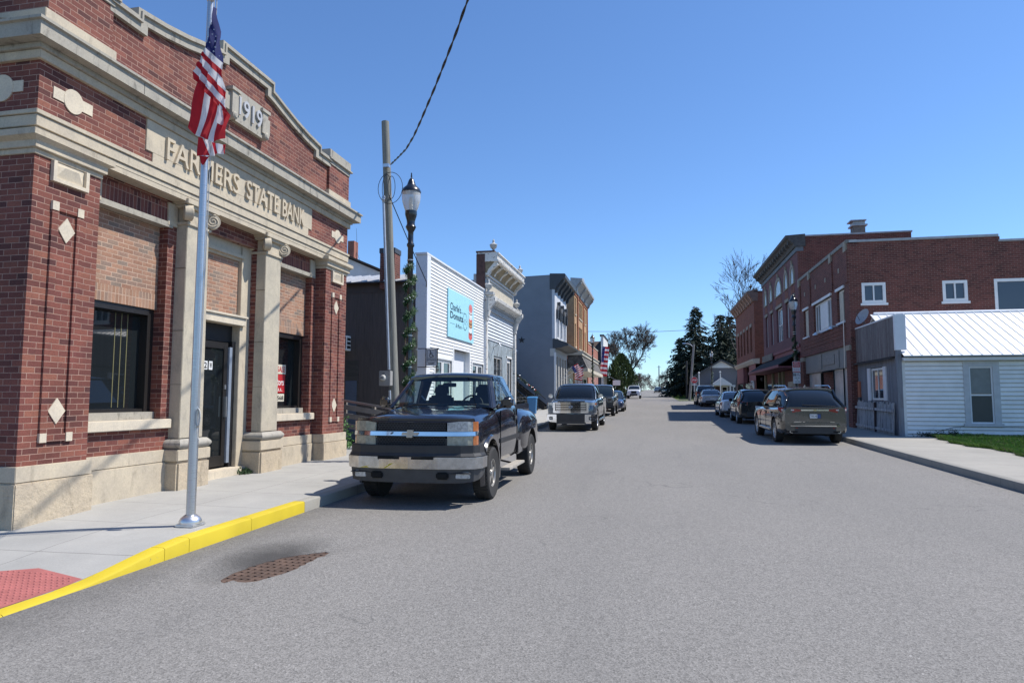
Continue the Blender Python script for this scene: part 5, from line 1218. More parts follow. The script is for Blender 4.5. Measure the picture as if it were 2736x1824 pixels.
# ---------------------------------------------------------------- street furniture
def cloth(name, col):
    t = NT(name); p = t.pos()
    c = t.mix(1, col, t.ramp(t.noise(p, 9, 3), [(.3, (.88,)*3), (.7, (1.06,)*3)]), 'MULTIPLY')
    t.P(Base_Color=c, Roughness=.75)
    tl = t.n('BsdfTranslucent', i_Color=c); mx = t.n('MixShader', i_Fac=.5); t.t.links.new(t.b.outputs[0], mx.inputs[1]); t.t.links.new(tl.outputs[0], mx.inputs[2]); t.t.links.new(mx.outputs[0], t.out.inputs[0])
    return t.mat
FR_, FW_, FB_ = cloth('flag red', (.50,.018,.03)), cloth('flag white', (.78,.78,.80)), cloth('flag blue', (.02,.03,.16))
def flagpole():
    z0 = walkz(-5.25, 7.07)
    r = thing('flagpole', 'silver aluminium flagpole standing at the kerb in front of the bank', 'flagpole', (-5.25, 7.07, z0))
    m = MB(); m.lathe([(.055, 0), (.053, .05), (.053, 1.0), (.048, 3.0), (.042, 5.0), (.038, 6.30)], (-5.25, 7.07, z0), 20); m.build('shaft', (lambda t: (t.P(Base_Color=(.50,.51,.53), Metallic=.85, Roughness=t.mr(t.noise(t.map(t.pos(), (1, 1, 40)), 6, 4), .3, .7, .25, .45))))(NT('brushed pole')), r, smooth=50)
    m = MB(); m.box(-5.37, -5.13, 6.95, 7.19, z0, z0+.035); m.build('base_plate', M['alu'], r, bevel=.012); m = MB(); m.lathe([(.12, .03), (.125, .06), (.105, .095), (.062, .13)], (-5.25, 7.07, z0), 20); m.build('base_collar', M['alu'], r, smooth=50)
    zt = z0+6.30
    m = MB(); m.lathe([(.045, 0), (.05, .03), (.04, .07), (.01, .09)], (-5.25, 7.07, zt), 14); m.tube([(-5.25, 7.07, zt), (-5.16, 7.0, zt+.03), (-5.09, 6.96, zt+.0), (-5.07, 6.945, zt-.06)], [.03, .035, .035, .02], 8); m.build('truck_pulley', M['alu'], r, smooth=50)
    m = MB(); m.tube([(-5.08, 6.95, zt-.05), (-5.11, 6.98, 4.2), (-5.14, 7.0, 2.4), (-5.17, 7.03, 1.55), (-5.19, 7.05, 1.42)], .006, 5); m.tube([(-5.15, 7.0, zt-.05), (-5.16, 7.01, 3.2), (-5.17, 7.02, 2.2), (-5.185, 7.03, 1.6)], .005, 5)
    for k in range(5):
        path = []
        for i in range(17): a = 2*pi*i/16; path.append((-5.165+.030*cos(a)+.01*k*.5, 7.01-.006*k, 1.46+.012*k+.10*sin(a)-.01*k))
        m.tube(path, .008, 5, caps=False)
    m.tube([(-5.17, 7.0, 1.38), (-5.15, 7.0, 1.25), (-5.13, 7.0, 1.2)], .007, 5); m.build('halyard', plain('pale rope', (.42,.42,.40), .8), r)
    m = MB(); m.box(-5.21, -5.18, 7.03, 7.06, 1.36, 1.56); m.build('cleat', M['alu'], r)
    # the flag, hanging limp
    f = thing('flag', 'large stars and stripes flag hanging limp from the silver flagpole', 'flag', (-5.2, 7.0, 4.6))
    def PT(zx, zy, dep=0.):
        X = -5.135+(450+zx/3.409-560.6)*.0046; Z = 6.455-(zy/3.409-5.8)*.00455
        return Vector((X, 6.93+.35*(X+5.2)-dep, Z))
    def ruled(m, A, B, cols, nv, depf, rev=False):
        """stripes between matching points on two curves"""
        for i in range(len(cols)):
            for j in range(nv):
                for s in range(3):
                    def q(u, v):
                        a = Vector(A[i])*(1-u)+Vector(A[i+1])*u; b = Vector(B[i])*(1-u)+Vector(B[i+1])*u; p = a*(1-v)+b*v
                        return tuple(PT(p.x, p.y, depf(i+u, v, p)))
                    u0, u1, v0, v1 = s/3, (s+1)/3, j/nv, (j+1)/nv
                    m.poly([q(u0, v0), q(u1, v0), q(u1, v1), q(u0, v1)], cols[i])
    m = MB()
    fold = lambda p: .03*sin(p.x*.085+p.y*.012)+.015*sin(p.x*.19-p.y*.02)
    A = [(345,470),(335,520),(328,562),(315,615),(300,665),(285,720),(288,790)]; B = [(497,615),(503,690),(510,765),(528,880),(540,960),(550,1045),(560,1100)]
    ruled(m, A, B, [1,0,1,0,1,0], 12, lambda s, v, p: .06+fold(p)+.05*sin(v*pi))
    cA = [(405,110),(392,230),(372,370),(345,470)]; cB = [(430,110),(447,250),(470,430),(497,615)]
    ruled(m, cA, cB, [2,2,2], 9, lambda s, v, p: .05+fold(p)+.04*sin(v*pi))
    A = [(306,775),(378,790),(425,830),(465,920),(495,985),(556,1080)]; B = [(235,1213),(283,1275),(345,1300),(395,1320),(452,1350),(520,1290)]
    ruled(m, A, B, [0,1,0,1,0], 12, lambda s, v, p: .035+.035*sin(s*2*pi*.5+.6)*(.4+.6*v)+.02*sin(v*5+s))
    ruled(m, [(500,1000),(520,1030),(560,1085)], [(490,1180),(522,1195),(520,1290)], [1, 0], 6, lambda s, v, p: .085+.03*sin(s*3+v*2))
    A = [(308,1290),(352,1305),(402,1325),(455,1345),(500,1350),(520,1330)]; B = [(312,1472),(400,1452),(440,1448),(476,1440),(505,1432),(518,1415)]
    ruled(m, A, B, [0,1,0,1,0], 6, lambda s, v, p: .01+.03*sin(s*2.4+v))
    ruled(m, [(316,1462),(356,1462),(398,1455)], [(330,1500),(345,1542),(352,1520)], [0, 0], 4, lambda s, v, p: .0+.02*sin(s*3))
    m.build('cloth', [FR_, FW_, FB_], f, smooth=60)
    m = MB()
    for (x, y, s) in ((412,190,9),(420,240,9),(428,290,9),(404,270,8),(412,325,11),(425,372,11),(440,330,9),(450,385,9),(398,405,10),(433,425,11),(458,440,10),(445,485,12),(468,500,10),(415,455,9),(462,545,11),(480,560,9),(380,440,9),(470,590,9)):
        pts = []
        for i in range(10): rr = s if i % 2 == 0 else s*.42; a = 2*pi*i/10+.3; pts.append(tuple(PT(x+rr*.8*sin(a), y-rr*cos(a), .066+fold(Vector((x, y, 0)))+.04*sin(.5*pi))))
        m.poly(pts)
    m.build('stars', FW_, f, fixn=False)
flagpole()

M['lampblack'] = plain('lamp post black', (.008,.009,.014), .3, coat=.4)
def lampglass():
    t = NT('lamp globe'); t.P(Base_Color=(.80,.79,.76), Roughness=.18, Transmission_Weight=.55, IOR=1.35); t.bump(t.noise(t.map(t.pos(), (12, 12, .5)), 3, 2), .3, .01); return t.mat
M['globe'] = lampglass()
def lamp(label, x, y, sc, group='black acorn street lamps'):
    r = thing('street_lamp', label, 'street lamp', (0, 0, 0), group)
    m = MB(); m.lathe([(.20, 0), (.20, .10), (.17, .14), (.16, .55), (.13, .62), (.15, .68), (.10, .74), (.085, .82), (.07, .95), (.068, 3.0), (.062, 4.75), (.085, 4.78), (.085, 4.83), (.062, 4.86), (.062, 5.10), (.095, 5.16), (.12, 5.22), (.09, 5.28), (.095, 5.36), (.125, 5.46), (.135, 5.50), (.135, 5.58)], (0,0,0), 18); m.build('post', M['lampblack'], r, smooth=40)
    m = MB(); m.lathe([(.125, 5.58), (.16, 5.66), (.20, 5.80), (.212, 5.92), (.208, 6.02)], (0,0,0), 20, caps=False); m.build('globe', M['globe'], r, smooth=60)
    m = MB(); m.lathe([(.03, 5.58), (.035, 5.85), (.02, 5.9)], (0,0,0), 8); m.build('bulb_holder', M['white'], r)
    m = MB(); m.lathe([(.222, 6.01), (.222, 6.04), (.19, 6.10), (.11, 6.17), (.095, 6.20), (.075, 6.26), (.055, 6.31), (.03, 6.34), (.012, 6.36), (.022, 6.39), (.012, 6.42), (.018, 6.44), (.004, 6.48)], (0,0,0), 20); m.build('cap', M['lampblack'], r, smooth=40)
    m = MB()
    for h in (2.05, 2.55, 2.75, 3.55, 4.35, 4.45): m.lathe([(.075, h), (.075, h+.022)], (0,0,0), 14)
    m.build('tape_bands', plain('silver tape', (.5,.5,.5), .3, .4), r)
    r.location = (x, y, G(y)+.152); r.scale = (sc, sc, sc); return r
def garland_on(label, x, y, h0, h1, seed, dens=1.0):
    rnd = random.Random(seed); g = G(y)+.15
    r = thing('garland', label, 'garland', (x, y, g+h0), 'green garlands wound on lamp posts'); lf = MB(); turns = (h1-h0)/.36
    for i in range(int(5200*dens*(h1-h0)/2.4)):
        t = rnd.random(); a = t*turns*2*pi; c = Vector((x+.088*cos(a), y+.088*sin(a), g+h0+(h1-h0)*t))+Vector((rnd.gauss(0, .028), rnd.gauss(0, .028), rnd.gauss(0, .035)))
        d = Vector((c.x-x, c.y-y, rnd.gauss(0, .08))).normalized()*.4+Vector((rnd.gauss(0,1), rnd.gauss(0,1), rnd.gauss(0,1))).normalized(); d = d.normalized()*.058; e = d.orthogonal().normalized()*.006
        lf.m = rnd.choice((0, 0, 1)); lf.poly([tuple(c-e), tuple(c+e), tuple(c+d+e*.4), tuple(c+d-e*.4)])
    lf.build('needles', [M['gard'], M['garl']], r, fixn=False)
    m = MB()
    for i in range(int(40*(h1-h0)/2.4)): t = rnd.random(); a = t*turns*2*pi+rnd.gauss(0, .3); m.lathe([(.003, -.012), (.012, 0), (.003, .012)], (x+.15*cos(a), y+.15*sin(a), g+h0+(h1-h0)*t), 6)
    m.build('fairy_lights', plain('tiny bulb', (.8,.8,.78), .2), r)
M['gard'] = plain('garland needle', (.018,.06,.018), .6); M['garl'] = plain('garland needle light', (.04,.12,.03), .6)
lamp('nearest black acorn lamp, wrapped in green garland beside the white donut shop', -5.33, 14.35, 1.0)
garland_on('green garland wound round the nearest lamp post left of the donut shop', -5.33, 14.35, 1.5, 4.35, 1)
lamp('black acorn lamp above the red and white parking signs on the right pavement', 6.45, 33.9, .93)
garland_on('sparse dark garland wound on the lamp post above the parking signs', 6.45, 33.9, 2.9, 3.9, 5, .6)
lamp('black acorn lamp in front of the orange brick building', -5.3, 60, .97)
garland_on('sparse lit garland on the lamp post in front of the orange brick building', -5.3, 60, 1.2, 3.6, 2, .35)
lamp('black acorn lamp standing before the green conifer at the far end of the left pavement', -5.3, 113, .99)
garland_on('faint garland on the lamp post before the green conifer', -5.3, 113, 1.2, 3.6, 3, .2)
lamp('black acorn lamp standing before the grey cottage on the right', 5.5, 69.5, .80)
garland_on('thin garland on the lamp post before the grey cottage', 5.5, 69.5, 1.8, 3.0, 4, .25)
def plate(name, label, T, u0, u1, v0, v1, mats, draw=None, rad=.03, n=.012, cat='sign', group=None, loc=None):
    r = thing(name, label, cat, loc or tuple(T((u0+u1)/2, 0, v0)), group); N = 5; pts = []
    for cx, cy, a0 in ((u1-rad, v1-rad, 0), (u0+rad, v1-rad, 90), (u0+rad, v0+rad, 180), (u1-rad, v0+rad, 270)):
        for i in range(N): a = radians(a0+90*i/(N-1)); pts.append((cx+rad*cos(a), cy+rad*sin(a)))
    m = MB(T); k = len(pts); a = m.add([(u, 0, v) for u, v in pts]+[(u, -.004, v) for u, v in pts]); m.face(range(a, a+k)); m.face(range(a+2*k-1, a+k-1, -1))
    for i in range(k): j = (i+1) % k; m.face((a+i, a+k+i, a+k+j, a+j))
    m.build('panel', mats[0], r)
    if draw: draw(T, r)
    return r
white = plain('white sign sheet', (.72,.73,.74), .35, var=.04); redsg = plain('red sign sheet', (.50,.03,.03), .35, var=.05); ink = M['black']; tanback = plain('tan sign back', (.36,.29,.215), .5)
# the two signs on the right lamp
yl = 33.9-.10; T1 = FS(yl); g1 = G(33.9)
def drawred(T, r):
    m = MB(T); m.box(6.315, 6.625, .001, .003, g1+2.64, g1+2.90); m.build('red_field', redsg, r)
    m = MB(T); m.box(6.315, 6.625, .001, .003, g1+2.415, g1+2.45); m.build('red_field', redsg, r)
    for w, a, b, v in (('SNOW', 6.37, 6.57, 2.83), ('EMERGENCY', 6.335, 6.605, 2.755), ('ROUTE', 6.36, 6.58, 2.68)): m = MB(T); m.text(w, a, b, g1+v, g1+v+.05, .003, .002, .01); m.build('lettering', white, r)
    for w, a, b, v in (('NO PARKING', 6.35, 6.59, 2.56), ('TOW AWAY ZONE', 6.345, 6.595, 2.49)): m = MB(T); m.text(w, a, b, g1+v, g1+v+.04, .001, .002, .008); m.build('lettering', redsg, r)
plate('parking_sign', 'red and white snow route sign on the right lamp post, upper of two', T1, 6.30, 6.64, g1+2.40, g1+2.92, [white], drawred)
def drawp(T, r):
    m = MB(T); m.box(6.325, 6.43, .001, .003, g1+2.23, g1+2.36); m.build('black_box', M['black'], r)
    m = MB(T); m.text('2', 6.345, 6.41, g1+2.24, g1+2.35, .003, .002, .01); m.build('lettering', white, r)
    for w, a, b, v in (('HR', 6.46, 6.58, 2.31), ('PARKING', 6.44, 6.615, 2.24), ('8:00 AM', 6.38, 6.59, 2.13), ('TO', 6.45, 6.53, 2.04), ('5:00 PM', 6.38, 6.59, 1.95)): m = MB(T); m.text(w, a, b, g1+v, g1+v+.05, .001, .002, .008); m.build('lettering', M['black'] if v > 2.2 else plain('sign green', (.02,.16,.09), .5), r)
plate('parking_sign', 'white two hour parking sign on the right lamp post, lower of two', T1, 6.31, 6.635, g1+1.90, g1+2.385, [white], drawp)
# the backs of the signs on the near lamp
for v0, v1, lb in ((2.78, 3.28, 'upper'), (2.27, 2.775, 'lower')): plate('parking_sign', 'tan back of the %s parking sign behind the garlanded near lamp post' % lb, FS(14.46), -5.475, -5.175, v0, v1, [tanback], None, .04)
# wheelchair ramp sign on a bracket from the corner of the donut shop
def ramp_sign():
    T = FS(20.35); r = thing('ramp_sign', 'black framed wheelchair entrance ramp sign projecting from the corner of the donut shop', 'sign', (-6.8, 20.35, 2.66))
    m = MB(T); m.box(-7.0, -6.63, -.02, .01, 2.70, 3.22); m.build('panel', plain('grey white sign', (.50,.50,.52), .45), r)
    m = MB(T)
    for v in (2.66, 3.24): m.box(-7.27, -6.58, -.025, .015, v-.012, v+.012)
    for u in (-7.0, -6.63): m.box(u-.012, u+.012, -.025, .015, 2.66, 3.24)
    m.build('bracket', M['black'], r)
    inkm = plain('dark blue black ink', (.02,.02,.04), .5)
    m = MB(T)
    for u0, u1, v0, v1 in ((-6.955, -6.675, 2.93, 2.938), (-6.955, -6.675, 3.185, 3.193), (-6.955, -6.947, 2.93, 3.193), (-6.683, -6.675, 2.93, 3.193)): m.box(u0, u1, .011, .013, v0, v1)
    m.build('border', inkm, r)
    m = MB(T); N = 22; c = (-6.825, 3.025)
    pts = [(c[0]+.058*cos(radians(100+260*i/N)), .016, c[1]+.058*sin(radians(100+260*i/N))) for i in range(N+1)]; m.tube(pts, .008, 5); m.tube([(-6.85, .016, 3.145), (-6.845, .016, 3.05), (-6.785, .016, 3.05), (-6.755, .016, 2.985), (-6.73, .016, 2.995)], .009, 5); m.tube([(-6.848, .016, 3.10), (-6.79, .016, 3.10)], .008, 5); m.lathe([(.016, .012), (.016, .02)], (-6.852, 0, 3.165) , 10, 'y'); m.build('wheelchair_symbol', inkm, r)
    for w, a, b, v in (('ENTRANCE', -6.965, -6.665, 2.855), ('RAMP', -6.91, -6.72, 2.745)): m = MB(T); m.text(w, a, b, v, v+.055, .011, .002, .012); m.build('lettering', inkm, r)
    m = MB(T); m.box(-6.97, -6.66, .011, .013, 2.825, 2.831); m.build('rule', inkm, r)
ramp_sign()
# utility pole with meter
def pole():
    r = thing('utility_pole', 'leaning grey wooden utility pole with a conduit and meter behind the bank corner', 'utility pole', (-6.9, 17.5, G(17.5)))
    wood = boards('weathered pole', [(.19,.185,.16), (.24,.235,.205), (.16,.155,.135)], .06, True, .6); m = MB()
    b, t = Vector((-6.82, 17.5, G(17.5)-.1)), Vector((-7.3, 17.5, 9.43)); m.tube([tuple(b), tuple(b*.6+t*.4), tuple(t)], [.135, .12, .105], 16); m.build('shaft', wood, r, smooth=40)
    P = lambda z: b+(t-b)*((z-b.z)/(t.z-b.z))
    m = MB(); off = Vector((-.06, -.17, 0)); m.tube([tuple(P(z)+off) for z in (.3, 1.9)], .035, 10); m.tube([tuple(P(z)+off) for z in (2.45, 4.2, 7.05)], .038, 10); q = P(7.05)+off; m.tube([tuple(q), tuple(q+Vector((0, -.02, .12))), tuple(q+Vector((.03, -.08, .14))), tuple(q+Vector((.05, -.10, .05)))], [.04, .05, .05, .03], 8); m.build('conduit', plain('galvanised conduit', (.46,.47,.50), .4, .6), r, smooth=50)
    m = MB(); c = P(2.2); m.box(c.x-.29, c.x+.03, c.y-.34, c.y-.15, 2.02, 2.42); me = m.build('meter_box', plain('grey meter box', (.30,.295,.285), .5), r, bevel=.012)
    m = MB(); m.lathe([(.085, 0), (.085, -.03), (.07, -.05), (.07, -.09), (.055, -.105)], (c.x-.16, c.y-.34, 2.23), 18, 'y'); m.build('meter_dial', plain('pale meter dial', (.45,.44,.41), .2), me, smooth=40)
    m = MB(); m.box(c.x-.21, c.x-.12, c.y-.448, c.y-.444, 2.225, 2.24); m.box(c.x-.19, c.x-.12, c.y-.3425, c.y-.341, 2.35, 2.36); m.build('meter_mark', M['black'], me)
    # wire bracket, loops and service drop
    w = thing('service_wire', 'twisted black service cable looping from the utility pole up across the sky', 'cable', (-6.95, 17.2, 8.0))
    pts = [Vector(p) for p in ((-7.05,17.33,8.12),(-6.92,17.10,8.07),(-6.33,16.10,7.86),(-5.80,15.22,7.70),(-5.31,14.40,7.66),(-4.88,13.67,7.70),(-4.72,13.41,7.74),(-4.21,12.56,7.84),(-3.72,11.74,7.97),(-3.32,11.07,8.09),(-3.04,10.59,8.20),(-2.0,8.85,8.55),(0,5.5,9.2),(5.6,-3.9,11.2))]
    dense = []
    for p0, p1 in zip(pts, pts[1:]):
        k = max(2, int((p1-p0).length/.06)); dense += [p0+(p1-p0)*i/k for i in range(k)]
    for s in (0, pi):
        m = MB(); path = []
        for i, p in enumerate(dense): a = i*.42+s; path.append((p.x+.014*cos(a), p.y, p.z+.014*sin(a)))
        m.tube(path, .013, 5); m.build('strand', M['black'], w)
    c = P(7.6)
    for k, (R_, dx) in enumerate(((.42, .05), (.36, -.05), (.30, .1))):
        m = MB(); path = [(c.x+.12+dx+R_*(.35+.5*(k == 0))*sin(2*pi*i/24)*1.0, c.y-.2-.02*k, c.z-.15+R_*1.05*cos(2*pi*i/24)) for i in range(25)]; m.tube(path, .009, 5, caps=False); m.build('loop', M['black'], w)
    m = MB(); m.tube([(c.x+.12, c.y-.15, 7.25), (-7.0, 18.8, 6.2), (-7.0, 20.3, 5.35), (-7.1, 20.62, 5.2)], .014, 5); m.build('drop_cable', M['black'], w)
    m = MB(); p = P(8.1); m.box(p.x-.02, p.x+.14, p.y-.22, p.y-.1, 8.05, 8.14); m.build('bracket', M['alu'], r)
pole()
def ramprail():
    r = thing('ramp_railing', 'sloping grey wooden ramp railing between the bank and the brown wall', 'railing', (-7.8, 17, G(17)+.15)); y = 16.9
    tm = plain('grey weathered timber', (.24,.215,.19), .8); tm2 = M['alu']
    z = lambda x: 1.60-(x+8.09)*.152
    for dz, h, mt in ((0, .055, tm2), (-.20, .13, tm), (-.42, .13, tm), (-.68, .13, tm)): m = MB(FS(y)); m.hexa([(-10.4, 0, z(-10.4)+dz), (-6.3, 0, z(-6.3)+dz), (-6.3, .05, z(-6.3)+dz), (-10.4, .05, z(-10.4)+dz)], [(-10.4, 0, z(-10.4)+dz+h), (-6.3, 0, z(-6.3)+dz+h), (-6.3, .05, z(-6.3)+dz+h), (-10.4, .05, z(-10.4)+dz+h)]); m.build('rail', mt, r)
    for x in (-10.0, -9.0, -8.1, -7.3, -6.4): m = MB(FS(y)); m.box(x, x+.09, -.10, -.002, .2, z(x)+.02); m.build('post', tm, r)
    s = thing('evergreen_shrub', 'small bright green shrub at the foot of the bank corner by the ramp', 'shrub', (-7.5, 15.7, G(15.7)+.15)); rnd = random.Random(9); m = MB()
    for i in range(500):
        c = Vector((-7.6+rnd.gauss(0, .16), 15.75+rnd.gauss(0, .16), .45+abs(rnd.gauss(0, .28)))); d = Vector((rnd.gauss(0,1), rnd.gauss(0,1), abs(rnd.gauss(0,1)))).normalized()*.08; e = d.orthogonal().normalized()*.02; m.poly([tuple(c-e), tuple(c+e), tuple(c+d)])
    m.build('leaves', plain('shrub leaf', (.045,.13,.02), .7), s, fixn=False)
    s = thing('weed_tuft', 'dark weed tuft growing at the door step of the bank', 'weed', (-7.35, 11.55, G(11.5)+.16)); m = MB()
    for i in range(160):
        c = Vector((-7.42+rnd.gauss(0, .05), 11.5+rnd.gauss(0, .10), G(11.5)+.17+abs(rnd.gauss(0, .03)))); d = Vector((rnd.gauss(0,1), rnd.gauss(0,1), abs(rnd.gauss(0,1.3)))).normalized()*.07; e = d.orthogonal().normalized()*.016; m.poly([tuple(c-e), tuple(c+e), tuple(c+d)])
    m.build('leaves', plain('dark weed', (.02,.05,.012), .8), s, fixn=False)
ramprail()
def stop():
    r = thing('stop_sign', 'red octagonal stop sign on a thin post beside the wooden street light pole', 'stop sign', (4.5, 82, G(82))); z = G(82)+2.42
    T = FS(82); pts = [(4.5+.40*cos(radians(22.5+45*i)), z+.40*sin(radians(22.5+45*i))) for i in range(8)]
    m = MB(T); a = m.add([(u, .03, v) for u, v in pts]+[(u, .02, v) for u, v in pts]); m.face(range(a, a+8)); m.face(range(a+15, a+7, -1))
    for i in range(8): j = (i+1) % 8; m.face((a+i, a+8+i, a+8+j, a+j))
    m.build('octagon', white, r)
    pts = [(4.5+.37*cos(radians(22.5+45*i)), z+.37*sin(radians(22.5+45*i))) for i in range(8)]; m = MB(T); m.poly([(u, .034, v) for u, v in pts]); m.build('red_field', redsg, r)
    m = MB(T); m.text('STOP', 4.23, 4.77, z-.12, z+.12, .036, .004, .02); m.build('lettering', white, r)
    m = MB(T); m.tube([(4.5, 0, G(82)), (4.5, 0, z+.35)], .03, 6); m.build('post', M['alu'], r)
    m = MB(T); m.box(4.25, 4.75, .02, .03, z-.58, z-.46); m.build('supplement_panel', white, r)
    r = thing('street_light_pole', 'leaning wooden pole with a curved street light arm before the dark spruces', 'street light', (4.1, 84, G(84)))
    m = MB(); m.tube([(4.02, 84, G(84)), (4.66, 84, 8.15)], [.16, .12], 10); m.build('shaft', plain('pale grey wood pole', (.27,.255,.23), .8), r)
    m = MB(); m.tube([(4.66, 84, 7.7), (4.3, 84, 8.1), (3.9, 84, 8.25), (3.5, 84, 8.26)], .05, 6); m.build('arm', M['alu'], r); m = MB(); m.hexa([(3.3, 83.9, 8.2), (3.7, 83.9, 8.2), (3.7, 84.1, 8.2), (3.3, 84.1, 8.2)], [(3.35, 83.92, 8.3), (3.7, 83.95, 8.34), (3.7, 84.05, 8.34), (3.35, 84.08, 8.3)]); m.build('lamp_head', M['alu'], r)
    for lb, x, y, h, rr in (('dark weathered utility pole just left of the leaning street light', 4.45, 100, 5.3, .15), ('slim dark pole at the grass edge beyond the crossing', 3.05, 120, 4.6, .07), ('second slim dark pole beside the far grass', 3.6, 118, 4.9, .08), ('thin pole farther down the road on the right', 2.6, 150, 5.2, .09), ('far utility pole rising over the bare trees', 1.1, 182, 7.0, .14)):
        p = thing('pole', lb, 'pole', (x, y, G(y))); m = MB(); m.tube([(x, y, G(y)-.1), (x+.05, y, G(y)+h)], [rr, rr*.8], 8); m.build('shaft', plain('dark pole wood', (.06,.055,.05), .85), p); m = MB(); m.tube([(x-.5, y, G(y)+h-.4), (x+.6, y, G(y)+h-.4)], .03, 5); m.build('crossarm', M['blackm'], p)
    for lb, x, y, h in (('white post with a bright cap in front of the cottage porch', 8.4, 93, 3.4), ('white flag post at the left corner of the cottage', 5.72, 93, 3.3)):
        p = thing('white_post', lb, 'post', (x, y, G(y))); m = MB(); m.tube([(x, y, G(y)), (x, y, G(y)+h)], .06, 8); m.build('shaft', M['white'], p); m = MB(); m.lathe([(.02, 0), (.12, .1), (.12, .2), (.02, .28)], (x, y, G(y)+h), 8); m.build('cap', M['white'], p)
    w = thing('overhead_wire', 'thin power line strung across the street in the distance', 'wire', (0, 88, 10)); m = MB(); m.tube([(-30, 86, 11.2), (-12, 87, 10.3), (0, 88, 10.1), (8, 88, 10.35), (30, 88, 11.4)], .025, 4); m.build('line', M['blackm'], w)
    for lb, x, y, w_, h_, z0 in (('pair of white notice boards at the far left kerb', -4.75, 88, .95, .65, 1.85),):
        p = thing('notice_board', lb, 'sign', (x, y, G(y))); m = MB(FS(y)); m.box(x-w_/2, x+w_/2, 0, .05, G(y)+z0, G(y)+z0+h_); m.build('panel', white, p); m = MB(FS(y)); m.box(x-.04, x+.04, -.05, -.001, G(y), G(y)+z0+h_+.2); m.build('post', M['blackm'], p)
stop()
def smallflag(label, x, y, z, W_, H_, tilt, lean, group=None, pole=None):
    r = thing('flag', label, 'flag', (x, y, z), group); m = MB(); nu, nv = 10, 13
    def P(u, v):
        X, Z = u*W_, -v*H_; c, s = cos(tilt), sin(tilt)
        return (x+X*c+Z*s*1.0, y+.12*sin(u*6+v*3)*W_+lean*u, z-X*s+Z*c)
    m.grid(P, nu, nv, mf=lambda u, v: 2 if (u < .4 and v < .54) else (0 if int(v*13) % 2 == 0 else 1)); m.build('cloth', [FR_, FW_, FB_], r, fixn=False, smooth=60)
    st = MB()
    for i in range(4):
        for j in range(4): q = P(.05+.09*i, .05+.12*j); st.box(q[0]-.02*W_, q[0]+.02*W_, q[1]-.02, q[1]-.015, q[2]-.02*W_, q[2]+.02*W_)
    st.build('stars', FW_, r)
    if pole: mm = MB(); mm.tube(pole, .018, 6); mm.build('staff', M['white'], r)
smallflag('small stars and stripes flag on the grey shopfront, left of the pair', -6.05, 50.5, 4.0, .55, .95, -.50, .1, 'small flags on the grey shopfront', [(-6.9, 50.5, 3.0), (-6.0, 50.5, 4.05)])
smallflag('small stars and stripes flag on the grey shopfront, right of the pair', -5.75, 51.2, 4.05, .55, .95, .15, .1, 'small flags on the grey shopfront', [(-6.9, 51.2, 3.0), (-5.2, 51.2, 4.2)])
smallflag('long stars and stripes flag hanging on a kerbside pole beyond the orange building', -6.35, 86, 8.2, .85, 3.7, .10, .2, None, [(-6.45, 86, G(86)), (-6.45, 86, 8.4)])

# ---------------------------------------------------------------- trees
def bare_tree(label, x, y, H, spread, seed, depth=6, trunk=.30, col=(.085,.072,.062), lean=0, fork=.28, group=None, name='bare_tree', twig=1.0, sides=5, kk=(2, 3, 3)):
    rnd = random.Random(seed); r = thing(name, label, 'tree', (x, y, G(y)), group); tr = MB(); cr = MB()
    def grow(p, d, L, rad, lev):
        n = 3; pts = [p]; dd = d.copy(); q = p.copy()
        for i in range(n):
            dd = (dd+Vector((rnd.gauss(0, .13), rnd.gauss(0, .13), rnd.gauss(0, .10)+.05*(lev > 0)))).normalized(); q = q+dd*(L/n); pts.append(q.copy())
        rs = [rad*(1-.42*i/n) for i in range(n+1)]
        (tr if lev <= 1 else cr).tube([tuple(a) for a in pts], rs, sides if lev < 3 else 3, caps=False)
        if lev >= depth: return
        k = rnd.choice(kk)
        if lev == 0: k = 4
        for i in range(k):
            t = rnd.uniform(.55, 1) if i else 1.0; o = pts[min(n, int(t*n+.5))]
            ang = rnd.uniform(.25, .75)*spread*(1 if i else .55); az = rnd.uniform(0, 2*pi)+i*2.4; e1 = dd.orthogonal().normalized(); e2 = dd.cross(e1)
            nd = (dd*cos(ang)+(e1*cos(az)+e2*sin(az))*sin(ang)); nd.z += .12*(1 if lev < 3 else -.1); nd.normalize()
            grow(o, nd, L*rnd.uniform(.62, .82), max(rs[-1]*rnd.uniform(.6, .85), .010*twig), lev+1)
    grow(Vector((x, y, G(y)-.2)), Vector((lean, 0, 1)).normalized(), H*fork, trunk, 0)
    m = plain('bark '+label[:12], col, .9, var=.25)
    tr.build('trunk', m, r, fixn=False, smooth=60); cr.build('crown', m, r, fixn=False)
bare_tree('big bare spreading tree behind the conifer at the far left of the street', -4.6, 117, 14.2, 1.15, 21, 7, .45, lean=.03, twig=2.8, kk=(2, 3, 3, 4))
bare_tree('second bare tree leaning out over the far road behind the conifer', -5.4, 124, 12.5, 1.2, 5, 7, .34, lean=.12, twig=3, kk=(2, 3, 3, 4))
bare_tree('tall bare tree rising behind the red corner shop', 9.9, 88, 17.6, .85, 8, 7, .30, col=(.06,.05,.05), fork=.30, twig=2)
for i, (lb, x, y, h, s) in enumerate((('nearest brown thicket tree on the left of the far road', -3.9, 140, 7.0, 31), ('brown thicket tree overhanging the left of the far road', -3.7, 156, 7.5, 32), ('brown thicket tree farther along the left of the far road', -4.2, 175, 7.5, 33), ('hazy brown tree at the left far end of the road', -4.6, 205, 8.0, 34), ('pale bare tree at the vanishing end of the road', -4.5, 250, 8.5, 35))):
    bare_tree(lb, x, y, h, 1.15, s, 6, .16, col=(.13,.10,.088), fork=.22, group='brown bare trees lining the far road', twig=2.2)
